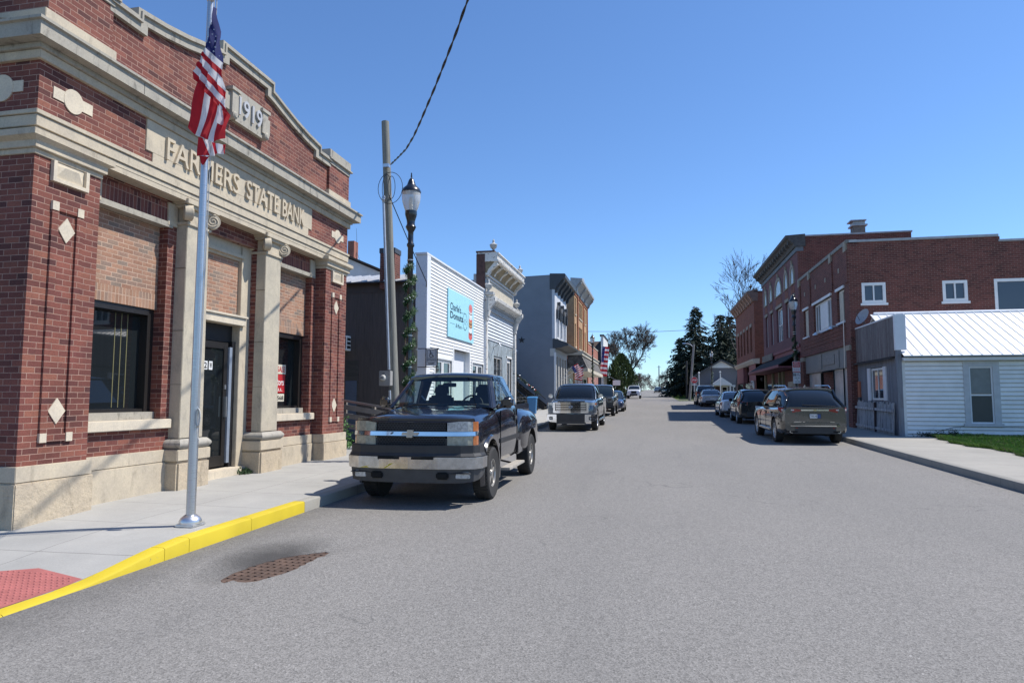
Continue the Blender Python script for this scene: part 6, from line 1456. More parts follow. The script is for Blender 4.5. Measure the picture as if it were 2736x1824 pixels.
for i, (lb, x, y, h, s) in enumerate((('bare tree behind the far grass on the right', 4.5, 165, 8.5, 41), ('greyish bare tree farther back on the right of the road', 3.2, 205, 9.0, 42), ('faint bare tree near the vanishing end on the right', 2.2, 260, 9.0, 43), ('bare tree among the spruces beyond the cottage', 7.0, 140, 9.5, 44))):
    bare_tree(lb, x, y, h, .95, s, 6, .15, col=(.12,.10,.095), fork=.25, group='brown bare trees lining the far road', twig=2.2)
def spruce(label, x, y, H, R, seed, gap=.0, cols=((.010,.022,.014), (.018,.036,.020), (.030,.050,.024)), base=.08):
    rnd = random.Random(seed); r = thing('spruce_tree', label, 'tree', (x, y, G(y)), 'dark spruces beyond the crossing'); z0 = G(y)
    m = MB(); m.tube([(x, y, z0-.2), (x, y, z0+H*.98)], [.28, .02], 8); m.build('trunk', plain('spruce bark', (.05,.042,.035), .9), r)
    cr = MB(); lev = int(H*3.0)
    for k in range(lev):
        t = base+(1-base)*k/lev; L0 = R*(1-t)**.85*(1+.15*sin(k*2.1))+.15
        for b in range(int(8+7*(1-t))):
            if rnd.random() < gap: continue
            a = rnd.uniform(0, 2*pi); L = L0*rnd.uniform(.55, 1.18); p0 = Vector((x, y, z0+H*t+rnd.gauss(0, .1))); d = Vector((cos(a), sin(a), 0)); n = max(3, int(L/.28))
            for i in range(1, n+1):
                s = i/n; c = p0+d*L*s+Vector((0, 0, .10*L*s-.38*L*s*s+.10*L*s**4))
                for q in range(3):
                    dr = (d*rnd.uniform(.2, 1)+Vector((rnd.gauss(0,.5), rnd.gauss(0,.5), -rnd.uniform(.1, .8)))).normalized()*rnd.uniform(.30, .60); w = dr.cross(Vector((rnd.gauss(0,1), rnd.gauss(0,1), rnd.gauss(0,1)))).normalized()*rnd.uniform(.06, .12); cc = c+Vector((rnd.gauss(0,.10), rnd.gauss(0,.10), rnd.gauss(0,.06)))
                    cr.m = rnd.choice((0, 0, 1, 1, 2)); cr.poly([tuple(cc-w), tuple(cc+w), tuple(cc+dr+w*.3), tuple(cc+dr-w*.3)])
    cr.build('crown', [SPM[c] for c in range(3)], r, fixn=False)
SPM = [plain('spruce needles '+n, c, .8) for n, c in (('dark', (.009,.019,.013)), ('mid', (.017,.032,.018)), ('light', (.03,.048,.022)))]
spruce('tallest dark spruce behind the street light pole', 6.5, 112, 14.4, 5.0, 61)
spruce('broad dark spruce behind the grey cottage', 10.0, 108, 12.8, 5.0, 62, .05)
spruce('ragged low spruce at the left edge of the evergreen group', 4.1, 113, 9.6, 3.2, 63, .15)
spruce('dark spruce partly hidden by the red corner shop', 12.5, 118, 13.5, 4.5, 64, .1)
def conifer(label, x, y, H, R, seed):
    rnd = random.Random(seed); r = thing('conifer', label, 'tree', (x, y, G(y)))
    m = MB(); m.tube([(x, y, G(y)-.2), (x, y, G(y)+H*.8)], [.2, .05], 8); m.build('trunk', plain('conifer bark', (.06,.05,.04), .9), r); cr = MB()
    for i in range(5200):
        t = rnd.random()**.8; prof = R*(1-t**2.2)**.7*(.35+.65*min(1, t*5+.3)); a = rnd.uniform(0, 2*pi); lob = 1+.16*sin(a*5+t*7)+.1*sin(a*3-t*11); q = prof*lob*rnd.uniform(.55, 1.05)
        c = Vector((x+q*cos(a), y+q*sin(a), G(y)+H*t)); d = (Vector((cos(a)*.5, sin(a)*.5, 1))+Vector((rnd.gauss(0,.35), rnd.gauss(0,.35), rnd.gauss(0,.3)))).normalized()*rnd.uniform(.25, .5); w = d.cross(Vector((rnd.gauss(0,1), rnd.gauss(0,1), rnd.gauss(0,1)))).normalized()*.07
        cr.m = rnd.choice((0, 1, 1, 2)); cr.poly([tuple(c-w), tuple(c+w), tuple(c+d+w*.4), tuple(c+d-w*.4)])
    cr.build('crown', [plain('conifer '+n, c, .8) for n, c in (('dark', (.022,.04,.012)), ('mid', (.045,.075,.018)), ('light', (.075,.11,.025)))], r, fixn=False)
conifer('rounded green conifer at the far end of the left pavement', -5.0, 106.5, 6.5, 2.3, 71)
def farmass():
    rnd = random.Random(90); m = MB()
    for i in range(9000):
        x = rnd.uniform(-60, 60); y = rnd.uniform(300, 420) if rnd.random() < .7 else rnd.uniform(225, 300)
        if y < 300 and -5 < x < 2: continue
        h = (3.5+2.5*sin(x*.35+1)*sin(x*.11)+2*sin(x*1.3))*rnd.random()**.6+.3; c = Vector((x, y, G(min(y, 330))+abs(h))); d = Vector((rnd.gauss(0,.5), rnd.gauss(0,.5), 1)).normalized()*rnd.uniform(.6, 1.8); w = Vector((rnd.gauss(0,1), rnd.gauss(0,1), 0)).normalized()*.12
        m.poly([tuple(c-w), tuple(c+w), tuple(c+d)])
    o = m.build('distant_thicket', plain('distant twig', (.15,.125,.115), .95), fixn=False); tag(o, 'hazy brown thicket closing the far end of the road', 'thicket', kind='stuff')
    rnd = random.Random(4); m = MB()
    for i in range(6000):
        x, y = rnd.uniform(2.9, 9), rnd.uniform(100, 190); x += max(0, 0); c = Vector((x, y, G(y)-.05)); h = rnd.uniform(.08, .2); w = Vector((rnd.gauss(0,1), rnd.gauss(0,1), 0)).normalized()*.08; m.poly([tuple(c-w), tuple(c+w), tuple(c+Vector((rnd.gauss(0,.05), rnd.gauss(0,.05), h)))])
    o = m.build('grass', plain('far verge grass', (.07,.14,.02), .8), fixn=False); tag(o, 'bright green verge beyond the crossing on the right', 'grass', kind='stuff')
farmass()
# ---------------------------------------------------------------- vehicles (built facing -y round the front axle, then placed)
def tyre_mat():
    t = NT('tyre rubber'); p = t.pos(); t.P(Base_Color=t.mix(t.noise(p, 7, 5, .7), (.014,.014,.015), (.034,.032,.03)), Roughness=.85); t.bump(t.noise(p, 60, 3), .3, .004); return t.mat
M['tyre'] = tyre_mat()
M['rimA'] = plain('dull alloy', (.42,.40,.37), .4, .6, var=.3, scale=14); M['rimB'] = plain('bright alloy', (.55,.56,.58), .3, .7, var=.1)
M['chrome'] = plain('chrome', (.66,.67,.69), .10, 1., var=.06); M['chromed'] = plain('weathered chrome', (.50,.50,.51), .24, .95, var=.25, scale=9)
M['plas'] = plain('dark bumper plastic', (.028,.028,.03), .55, var=.2); M['plas2'] = plain('grey bumper plastic', (.06,.06,.062), .6, var=.2)
M['lamp'] = plain('clear lamp lens', (.42,.45,.47), .12, .25, var=.45, scale=26, coat=1); M['lampy'] = plain('yellowed lamp lens', (.33,.33,.27), .22, .1, var=.3, scale=18, coat=.6); M['amber'] = plain('amber lens', (.42,.13,.035), .2, coat=1, var=.2, scale=20)
M['tail'] = plain('red tail lens', (.26,.012,.015), .12, coat=1, var=.35, scale=22); M['tailw'] = plain('clear tail lens', (.55,.50,.50), .15, coat=1, var=.3, scale=30)
M['cglass'] = glass_dark('car glass', (.008,.010,.012), .015, .7); M['cglassb'] = glass_dark('blue tinted car glass', (.02,.03,.035), .015, .9)
M['clear'] = glass_clear('clear green glass', (.80,.90,.85)); M['inter'] = plain('dark interior', (.022,.024,.026), .8, var=.2); M['mesh'] = brick('grille mesh', [(.006,.006,.006)], (.045,.045,.047), .045, .03, .007, bump=.8)
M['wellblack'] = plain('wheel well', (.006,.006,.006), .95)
def cr(a, b, c, d, t): return .5*((2*b)+(-a+c)*t+(2*a-5*b+4*c-d)*t*t+(-a+3*b-3*c+d)*t**3)
def interp(st, sub):
    out = []
    for i in range(len(st)-1):
        p0, p1, p2, p3 = st[max(i-1, 0)], st[i], st[i+1], st[min(i+2, len(st)-1)]
        for k in range(sub): out.append(tuple(cr(p0[j], p1[j], p2[j], p3[j], k/sub) for j in range(len(p1))))
    return out+[st[-1]]
def section(y, w, zb, zs, zt):
    h = zs-zb
    hp = [(0, zb), (.80*w, zb), (.93*w, zb+.025), (.98*w, zb+.12*h), (.998*w, zb+.34*h), (w, zb+.55*h), (.99*w, zb+.70*h), (.972*w, zb+.84*h), (.945*w, zb+.95*h), (.90*w, zs), (.80*w, zs+.55*(zt-zs)), (.55*w, zs+.92*(zt-zs)), (.28*w, zt), (0, zt)]
    return [(x, y, z) for x, z in hp]+[(-x, y, z) for x, z in reversed(hp[1:-1])]
def arches(o, spots, ra, x0, x1):
    m = MB()
    for y, z in spots:
        for s in (-1, 1): m.lathe([(ra, x0*s), (ra, x1*s)] if s > 0 else [(ra, x1*s), (ra, x0*s)], (0, y, z), 28, 'x')
    c = m.build('cut', M['wellblack']); boolean(o, c)
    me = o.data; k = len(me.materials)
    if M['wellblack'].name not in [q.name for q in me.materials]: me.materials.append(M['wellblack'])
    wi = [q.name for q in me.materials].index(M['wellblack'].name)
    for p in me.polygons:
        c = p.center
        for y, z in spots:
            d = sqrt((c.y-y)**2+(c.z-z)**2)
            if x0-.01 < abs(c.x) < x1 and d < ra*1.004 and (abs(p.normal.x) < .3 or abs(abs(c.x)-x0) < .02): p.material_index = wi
    resmooth(o, 38)
def ribbon(m, pts, z0, z1, th=.02, mi=None, top=0.):
    """band following a plan line; z0, z1 numbers or lists"""
    k = len(pts); Z0 = z0 if isinstance(z0, (list, tuple)) else [z0]*k; Z1 = z1 if isinstance(z1, (list, tuple)) else [z1]*k; secs = []
    for i in range(k):
        p = Vector(pts[i]); a = Vector(pts[max(i-1, 0)]); b = Vector(pts[min(i+1, k-1)]); d = (b-a).normalized(); n = Vector((d.y, -d.x))
        if n.dot(p-Vector((0, NC[0]))) < 0: n = -n
        q = p+n*th; r_ = p-n*.02; q2 = q-n*top
        secs.append([(r_.x, r_.y, Z0[i]), (q.x, q.y, Z0[i]), (q2.x, q2.y, Z1[i]), (r_.x, r_.y, Z1[i])])
    m.loft(secs, mi)
NC = [1.5]
def mirx(pts): return [(-x, y) for x, y in reversed(pts)][:-1]+pts if pts[0][0] == 0 else pts
def wheel(r, x, y, R, w, rr, rim='rimA', spokes=6, tread=False):
    s = 1 if x > 0 else -1; m = MB(); prof = [(rr, -.40*w), (R*.92, -.5*w), (R*.975, -.44*w), (R, -.33*w), (R, .33*w), (R*.975, .44*w), (R*.92, .5*w), (rr, .42*w), (rr*.96, .30*w)]
    m.lathe(prof if s > 0 else [(a, -b) for a, b in reversed(prof)], (x, y, R), 36, 'x')
    if tread:
        for i in range(46):
            a = 2*pi*i/46
            for h0, h1, da in ((-.40, -.08, 0), (.08, .40, .07)):
                c, q = cos(a+da), sin(a+da); e = .032
                P = lambda h, rad, t: (x+h*w, y+rad*cos(a+da+t), R+rad*sin(a+da+t))
                m.hexa([P(h0, R*.985, -e), P(h1, R*.985, -e), P(h1, R*.985, e), P(h0, R*.985, e)], [P(h0, R*1.013, -e), P(h1, R*1.013, -e), P(h1, R*1.013, e), P(h0, R*1.013, e)])
    t = m.build('wheel', M['tyre'], r, smooth=35)
    m = MB(); o = s*w*.40
    m.lathe([(rr*.995, o*.75), (rr*1.02, o*1.04), (rr*.95, o*1.02), (rr*.90, o*.62)], (x, y, R), 30, 'x', caps=False)
    m.lathe([(.001, o*.98), (rr*.22, o*.98), (rr*.26, o*.80), (rr*.30, o*.72)], (x, y, R), 16, 'x', caps=False)
    for k in range(spokes):
        a = 2*pi*k/spokes+.3; e0, e1 = .16, .115*6/spokes+.03
        P = lambda rad, t, h: (x+h, y+rad*cos(a+t), R+rad*sin(a+t))
        m.hexa([P(rr*.22, -e0*2.2, o*.55), P(rr*.22, e0*2.2, o*.55), P(rr*.94, e1, o*.55), P(rr*.94, -e1, o*.55)], [P(rr*.22, -e0*2.0, o*.92), P(rr*.22, e0*2.0, o*.92), P(rr*.94, e1*.8, o*.86), P(rr*.94, -e1*.8, o*.86)])
    m.build('rim', M[rim], t, smooth=35)
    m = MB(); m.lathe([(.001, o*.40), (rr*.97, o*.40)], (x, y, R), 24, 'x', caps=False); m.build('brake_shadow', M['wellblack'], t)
def place(r, x, y, rot=0., dy=0.):
    r.location = (x, y, G(y)); s = math.atan(slope(y)); r.rotation_euler = (s if abs(rot) < 1.5 else -s, 0, rot)

def black_pickup():
    r = thing('pickup_truck', 'black stepside pickup parked facing the camera beside the bank pavement', 'pickup truck')
    BP = paint('black blue paint', (.0055,.0065,.013), .16, .15)
    st = [(-.86,.72,.66,1.16,1.24),(-.80,.86,.62,1.19,1.275),(-.66,.955,.58,1.245,1.33),(-.2,.975,.56,1.30,1.385),(.35,.98,.54,1.345,1.425),(.62,.985,.50,1.40,1.44),(1.3,.99,.48,1.445,1.455),(2.1,.985,.48,1.45,1.46),(2.16,.96,.5,1.43,1.44)]
    m = MB(); m.loft([section(*s) for s in interp(st, 4)]); b = m.build('body', BP, r, smooth=38)
    RA, zc = .50, .44; YR = 3.3
    arches(b, [(0, zc)], RA, .52, 1.3)
    # flared lips of the front arches
    for s in (-1, 1):
        m = MB(); secs = []
        for i in range(19):
            a = radians(-18+216*i/18); c, q = cos(a), sin(a)
            secs.append([(s*x, y_, z_) for x, y_, z_ in [(.94, RA*c, zc+RA*q), (1.005, RA*c, zc+RA*q), (1.008, (RA+.045)*c, zc+(RA+.045)*q), (.95, (RA+.085)*c, zc+(RA+.085)*q)]])
        m.loft(secs); m.build('arch_flare', BP, r, smooth=40)
    # hood creases
    for s in (-1, 1): m = MB(); m.loft([[(s*(.60+.05*t), -.85+1.3*t, 1.245+.135*t+.012*sin(pi*t)*1), (s*(.66+.05*t), -.85+1.3*t, 1.268+.15*t+.012*sin(pi*t)), (s*(.74+.05*t), -.85+1.3*t, 1.235+.135*t)] for t in [i/8 for i in range(9)]]); m.build('hood_crease', BP, r, smooth=60)
    m = MB(); m.box(-.62, .62, .40, .56, 1.40, 1.432); m.build('cowl', M['plas'], r, bevel=.01)
    # bed: inner box and the bulging stepside fenders
    m = MB()
    for s in (-1, 1): m.box(min(s*.70, s*.78), max(s*.70, s*.78), 2.22, 4.42, .70, 1.42)
    m.box(-.70, .70, 2.22, 2.28, .7, 1.42); m.box(-.70, .70, 4.36, 4.42, .7, 1.42); m.box(-.70, .70, 2.28, 4.36, .72, .78); m.build('cargo_bed', BP, r, bevel=.015)
    for s in (-1, 1):
        fs = interp([(2.20,.80,1.06,.76),(2.30,.91,1.20,.70),(2.5,1.00,1.285,.60),(2.9,1.045,1.315,.56),(3.4,1.055,1.32,.56),(3.95,1.045,1.28,.57),(4.25,.99,1.2,.60),(4.44,.84,1.05,.68)], 3)
        m = MB(); secs = []
        for y, xo, zt, zl in fs:
            pts = [(.70, zl), (xo-.03, zl), (xo, zl+.05), (xo, zl+.45*(zt-zl)), (xo-.012, zl+.70*(zt-zl)), (xo-.06, zl+.88*(zt-zl)), (xo-.15, zt-.015), (.76, zt+.005), (.70, zt)]
            secs.append([(s*x, y, z) for x, z in pts])
        m.loft(secs); f = m.build('rear_fender', BP, r, smooth=40); arches(f, [(YR, zc)], .50, .5, 1.3)
        m = MB(); m.box(min(s*.66, s*.98), max(s*.66, s*.98), 2.19, 2.86, .50, .78); m.build('step_panel', BP, r, bevel=.02)
    m = MB(); m.box(-.5, .5, -.7, 4.2, .38, .55); m.build('chassis', M['wellblack'], r)
    # cab: pillars, roof, glass
    A0, A1 = (.895, .44, 1.41), (.70, 1.03, 1.925)
    for s in (-1, 1):
        X = lambda p: (s*p[0], p[1], p[2])
        m = MB(); m.hexa([X((.905,.40,1.40)), X((.955,.52,1.42)), X((.90,.56,1.43)), X((.835,.42,1.41))], [X((.69,1.01,1.925)), X((.745,1.08,1.93)), X((.70,1.10,1.925)), X((.64,1.03,1.925))]); m.build('windscreen_pillar', BP, r, bevel=.012)
        m = MB(); m.hexa([X((.955,1.86,1.44)), X((.955,2.15,1.44)), X((.86,2.15,1.44)), X((.88,1.86,1.44))], [X((.752,1.60,1.93)), X((.748,1.98,1.93)), X((.64,1.98,1.93)), X((.69,1.60,1.93))]); m.build('rear_pillar', BP, r, bevel=.015)
        m = MB(); m.poly([X((.945,.56,1.445)), X((.95,1.88,1.45)), X((.757,1.62,1.92)), X((.752,1.10,1.92))]); m.build('side_window', M['clear'], r, fixn=False)
        m = MB(); m.tube([X((.95,.55,1.445)), X((.955,1.87,1.452))], .014, 6); m.build('window_rubber', M['blackm'], r)
    m = MB(); m.loft([[(-.752,y,zr-.055),(-.74,y,zr-.02),(-.66,y,zr+.005),(-.35,y,zr+.03),(0,y,zr+.04),(.35,y,zr+.03),(.66,y,zr+.005),(.74,y,zr-.02),(.752,y,zr-.055),(.5,y,zr-.06),(-.5,y,zr-.06)] for y, zr in ((.985,1.925),(1.03,1.955),(1.15,1.975),(1.5,1.985),(1.85,1.975),(1.97,1.955),(2.0,1.93))]); m.build('roof', BP, r, smooth=45)
    m = MB(); m.grid(lambda u, v: ((2*u-1)*(.86-.205*v), .45+.59*v-.07*(1-(2*u-1)**2), 1.415+.505*v+.012*(1-(2*u-1)**2)), 12, 6); m.build('windscreen', M['clear'], r, fixn=False, smooth=80)
    m = MB(); m.poly([(-.70,2.10,1.50), (.70,2.10,1.50), (.60,1.985,1.88), (-.60,1.985,1.88)]); m.build('rear_window', M['clear'], r, fixn=False)
    m = MB()
    m.hexa([(-.9,2.05,1.42), (.9,2.05,1.42), (.9,2.13,1.42), (-.9,2.13,1.42)], [(-.88,2.05,1.51), (.88,2.05,1.51), (.88,2.12,1.51), (-.88,2.12,1.51)]); m.hexa([(-.7,1.96,1.87), (.7,1.96,1.87), (.7,2.0,1.87), (-.7,2.0,1.87)], [(-.7,1.94,1.94), (.7,1.94,1.94), (.7,1.99,1.94), (-.7,1.99,1.94)]); m.build('cab_back', BP, r)
    m = MB(); m.hexa([(-.84,.50,1.40), (.84,.50,1.40), (.86,.95,1.40), (-.86,.95,1.40)], [(-.84,.54,1.425), (.84,.54,1.425), (.80,.92,1.475), (-.80,.92,1.475)]); m.build('dashboard', M['inter'], r, bevel=.01)
    for x, w, h0 in ((-.40,.27,1.66),(.40,.27,1.66)):
        m = MB(); m.hexa([(x-w,1.55,1.2), (x+w,1.55,1.2), (x+w,1.75,1.2), (x-w,1.75,1.2)], [(x-w*.85,1.68,h0-.05), (x+w*.85,1.68,h0-.05), (x+w*.85,1.82,h0-.05), (x-w*.85,1.82,h0-.05)]); m.hexa([(x-.15,1.68,h0-.05), (x+.15,1.68,h0-.05), (x+.15,1.80,h0-.05), (x-.15,1.80,h0-.05)], [(x-.12,1.72,h0+.15), (x+.12,1.72,h0+.15), (x+.12,1.80,h0+.15), (x-.12,1.80,h0+.15)]); m.build('seat', M['inter'], r, bevel=.04)
    m = MB(); path = [(.40+.19*cos(2*pi*i/24), .98+.08*sin(2*pi*i/24), 1.44+.17*sin(2*pi*i/24)) for i in range(25)]; m.tube(path, .016, 6, caps=False); m.tube([(.22,.98,1.44), (.58,.98,1.44)], .02, 5); m.build('steering_wheel', M['blackm'], r, smooth=60)
    m = MB(); m.box(-.12, .12, .93, .97, 1.76, 1.83); m.tube([(0,.96,1.83), (0,1.0,1.92)], .015, 5); m.build('rear_view_mirror', M['blackm'], r, bevel=.015)
    m = MB()
    for p in ([(-.62,.45,1.43), (-.45,.43,1.455), (-.05,.44,1.47)], [(.05,.43,1.44), (.25,.44,1.46), (.62,.48,1.465)]): m.tube(p, .011, 5)
    m.build('wipers', M['blackm'], r)
    for s in (-1, 1):
        m = MB(); m.hexa([(s*.97,.62,1.40), (s*1.20,.66,1.40), (s*1.19,.80,1.40), (s*.97,.76,1.40)], [(s*1.0,.62,1.585), (s*1.20,.66,1.60), (s*1.19,.80,1.60), (s*1.0,.76,1.585)]); mi = m.build('wing_mirror', BP, r, bevel=.045, seg=3, smooth=50); m = MB(); m.tube([(s*.93,.62,1.42), (s*1.02,.68,1.44)], .04, 6); m.build('mirror_arm', M['plas'], mi)
    # door lines, handle, moulding
    for s in (-1, 1):
        m = MB()
        for y in (.66, 2.04): m.box(min(s*.97, s*.992), max(s*.97, s*.992), y-.006, y+.006, .55, 1.36)
        m.build('door_gap', M['wellblack'], r)
        m = MB(); m.box(min(s*.975, s*1.003), max(s*.975, s*1.003), .60, 2.15, .82, .90); m.build('door_moulding', M['plas'], r, bevel=.008)
        m = MB(); m.box(min(s*.97, s*1.0), max(s*.97, s*1.0), 1.80, 1.97, 1.15, 1.25); h = m.build('door_handle', M['plas'], r, bevel=.012); m = MB(); m.box(min(s*1.0, s*1.01), max(s*1.0, s*1.01), 1.82, 1.95, 1.19, 1.225); m.build('latch', M['chromed'], h)
        m = MB(); m.box(min(s*.90, s*1.07), max(s*.90, s*1.07), 1.0, 2.35, .33, .375); sp = m.build('running_board', boards('pale old plank', [(.34,.31,.27), (.40,.37,.33)], .09, True, .3), r, bevel=.005); m = MB()
        for y in (1.2, 2.1): m.tube([(s*.5, y, .42), (s*1.0, y, .32)], .018, 5)
        m.build('bracket', M['wellblack'], sp)
    # front end
    fx = [(0,-.985),(.35,-.98),(.62,-.955),(.80,-.91),(.93,-.82)]; FXF = mirx(fx)
    m = MB(); ribbon(m, FXF, .60, 1.0, .0); m.build('front_panel', M['plas'], r)
    m = MB(); ribbon(m, FXF, 1.232, 1.285, .012, top=.10); m.build('hood_lip', BP, r, smooth=60)
    m = MB(); ribbon(m, mirx([(0,-.985),(.30,-.98),(.53,-.965)]), 1.095, 1.235, .005); m.build('upper_grille', M['mesh'], r)
    m = MB(); ribbon(m, mirx([(0,-.985),(.30,-.98),(.52,-.965)]), [.88,.865,.86,.865,.88], 1.03, .005); m.build('lower_grille', M['mesh'], r)
    m = MB(); ribbon(m, mirx([(0,-.985),(.30,-.98),(.55,-.965)]), [.83,.825,.82,.825,.83], [.88,.865,.86,.865,.88], .02); m.build('grille_surround', M['plas2'], r)
    m = MB(); ribbon(m, FXF, 1.035, 1.095, .035, top=.008); m.build('chrome_bar', M['chrome'], r, smooth=40)
    m = MB(); e = [(-.13,-.02),(-.045,-.02),(-.052,-.055),(.038,-.055),(.045,-.02),(.112,-.02),(.13,.02),(.045,.02),(.052,.055),(-.038,.055),(-.045,.02),(-.112,.02)]
    n = m.add([(x,-1.042,1.065+z) for x, z in e]+[(x,-1.0,1.065+z) for x, z in e]); m.face(range(n, n+12)); m.face(range(n+23, n+11, -1))
    for i in range(12): j = (i+1) % 12; m.face((n+i, n+12+i, n+12+j, n+j))
    m.build('emblem', plain('gold grey emblem', (.42,.40,.36), .35, .5, var=.2), r)
    m = MB(); m.tube([(-.30,-1.03,1.06), (-.27,-1.03,1.09), (-.27,-1.03,1.09)], .006, 4); m.build('bar_mark', M['plas'], r)
    for s in (-1, 1):
        hx = [(s*.555,-.963),(s*.72,-.938),(s*.84,-.89),(s*.905,-.84)]; hx = hx if s > 0 else hx
        m = MB(); ribbon(m, hx, 1.10, [1.225,1.245,1.245,1.235], .018); m.build('headlight', M['lamp'] if s > 0 else M['lampy'], r)
        m = MB(); ribbon(m, hx, .885, 1.03, .018); m.build('turn_lamp', M['lampy'], r)
        cx = [(s*.90,-.845),(s*.935,-.80),(s*.945,-.74)]
        for z0, z1 in ((1.10, 1.24), (.885, 1.03)): m = MB(); ribbon(m, cx, z0, z1, .022); m.build('side_marker', M['amber'], r)
    bx = [(0,-1.09),(.45,-1.08),(.78,-1.04),(.96,-.95),(1.03,-.82),(1.035,-.56)]; BX = mirx(bx)
    m = MB(); ribbon(m, BX, .565, .735, .02, top=-.004); m.build('chrome_bumper', M['chromed'], r, bevel=.006)
    m = MB(); ribbon(m, BX, .737, .90, .012, top=.10); m.build('bumper_cap', M['plas'], r, bevel=.01)
    vx = [(0,-1.07),(.45,-1.06),(.78,-1.02),(.95,-.93),(1.01,-.80),(1.015,-.56)]; k = 11
    m = MB(); ribbon(m, mirx(vx), [.44,.40,.38,.365,.36,.36,.36,.365,.38,.40,.44], [.56,.56,.565,.563,.563,.563,.563,.563,.565,.56,.56], -.02, top=-.03); m.build('valance', M['plas2'], r)
    m = MB(); m.hexa([(-.92,-1.05,.50), (.92,-1.05,.50), (.92,-.8,.50), (-.92,-.8,.50)], [(-.9,-1.03,.52), (.9,-1.03,.52), (.9,-.8,.52), (-.9,-.8,.52)]); m.build('valance_shelf', M['plas'], r)
    for x0, x1 in ((-.47,-.12),(.04,.40)): m = MB(); m.box(x0, x1, -1.115, -1.0, .69, .745); m.build('air_slot', M['wellblack'], r, bevel=.012)
    for x0, x1 in ((-.58,-.40),(.42,.60)): m = MB(); m.box(x0, x1, -1.095, -1.0, .42, .52); m.build('tow_hook_slot', M['wellblack'], r, bevel=.02)
    for x0, x1 in ((-.86,-.68),(.70,.90)): m = MB(); y = -1.035; m.hexa([(x0, y+.02*(x0 < 0)+.0, .43), (x1, y+.03*(x1 > 0), .43), (x1, -.9, .43), (x0, -.9, .43)], [(x0, y+.02*(x0 < 0), .525), (x1, y+.03*(x1 > 0), .525), (x1, -.9, .525), (x0, -.9, .525)]); m.build('fog_lamp', M['lamp'], r, bevel=.008)
    m = MB(); m.hexa([(-.78,-1.066,.57), (-.35,-1.104,.57), (-.35,-1.10,.57), (-.78,-1.06,.57)], [(-.62,-1.082,.60), (-.22,-1.11,.645), (-.22,-1.10,.645), (-.62,-1.07,.60)]); m.build('yellow_scrape', M['yellow'], r)
    for x in (-1, 1):
        wheel(r, x*.90, 0, .405, .26, .215, 'rimA', 5, True); wheel(r, x*.92, YR, .405, .26, .215, 'rimA', 5, True)
    place(r, -3.53, 10.62)
black_pickup()

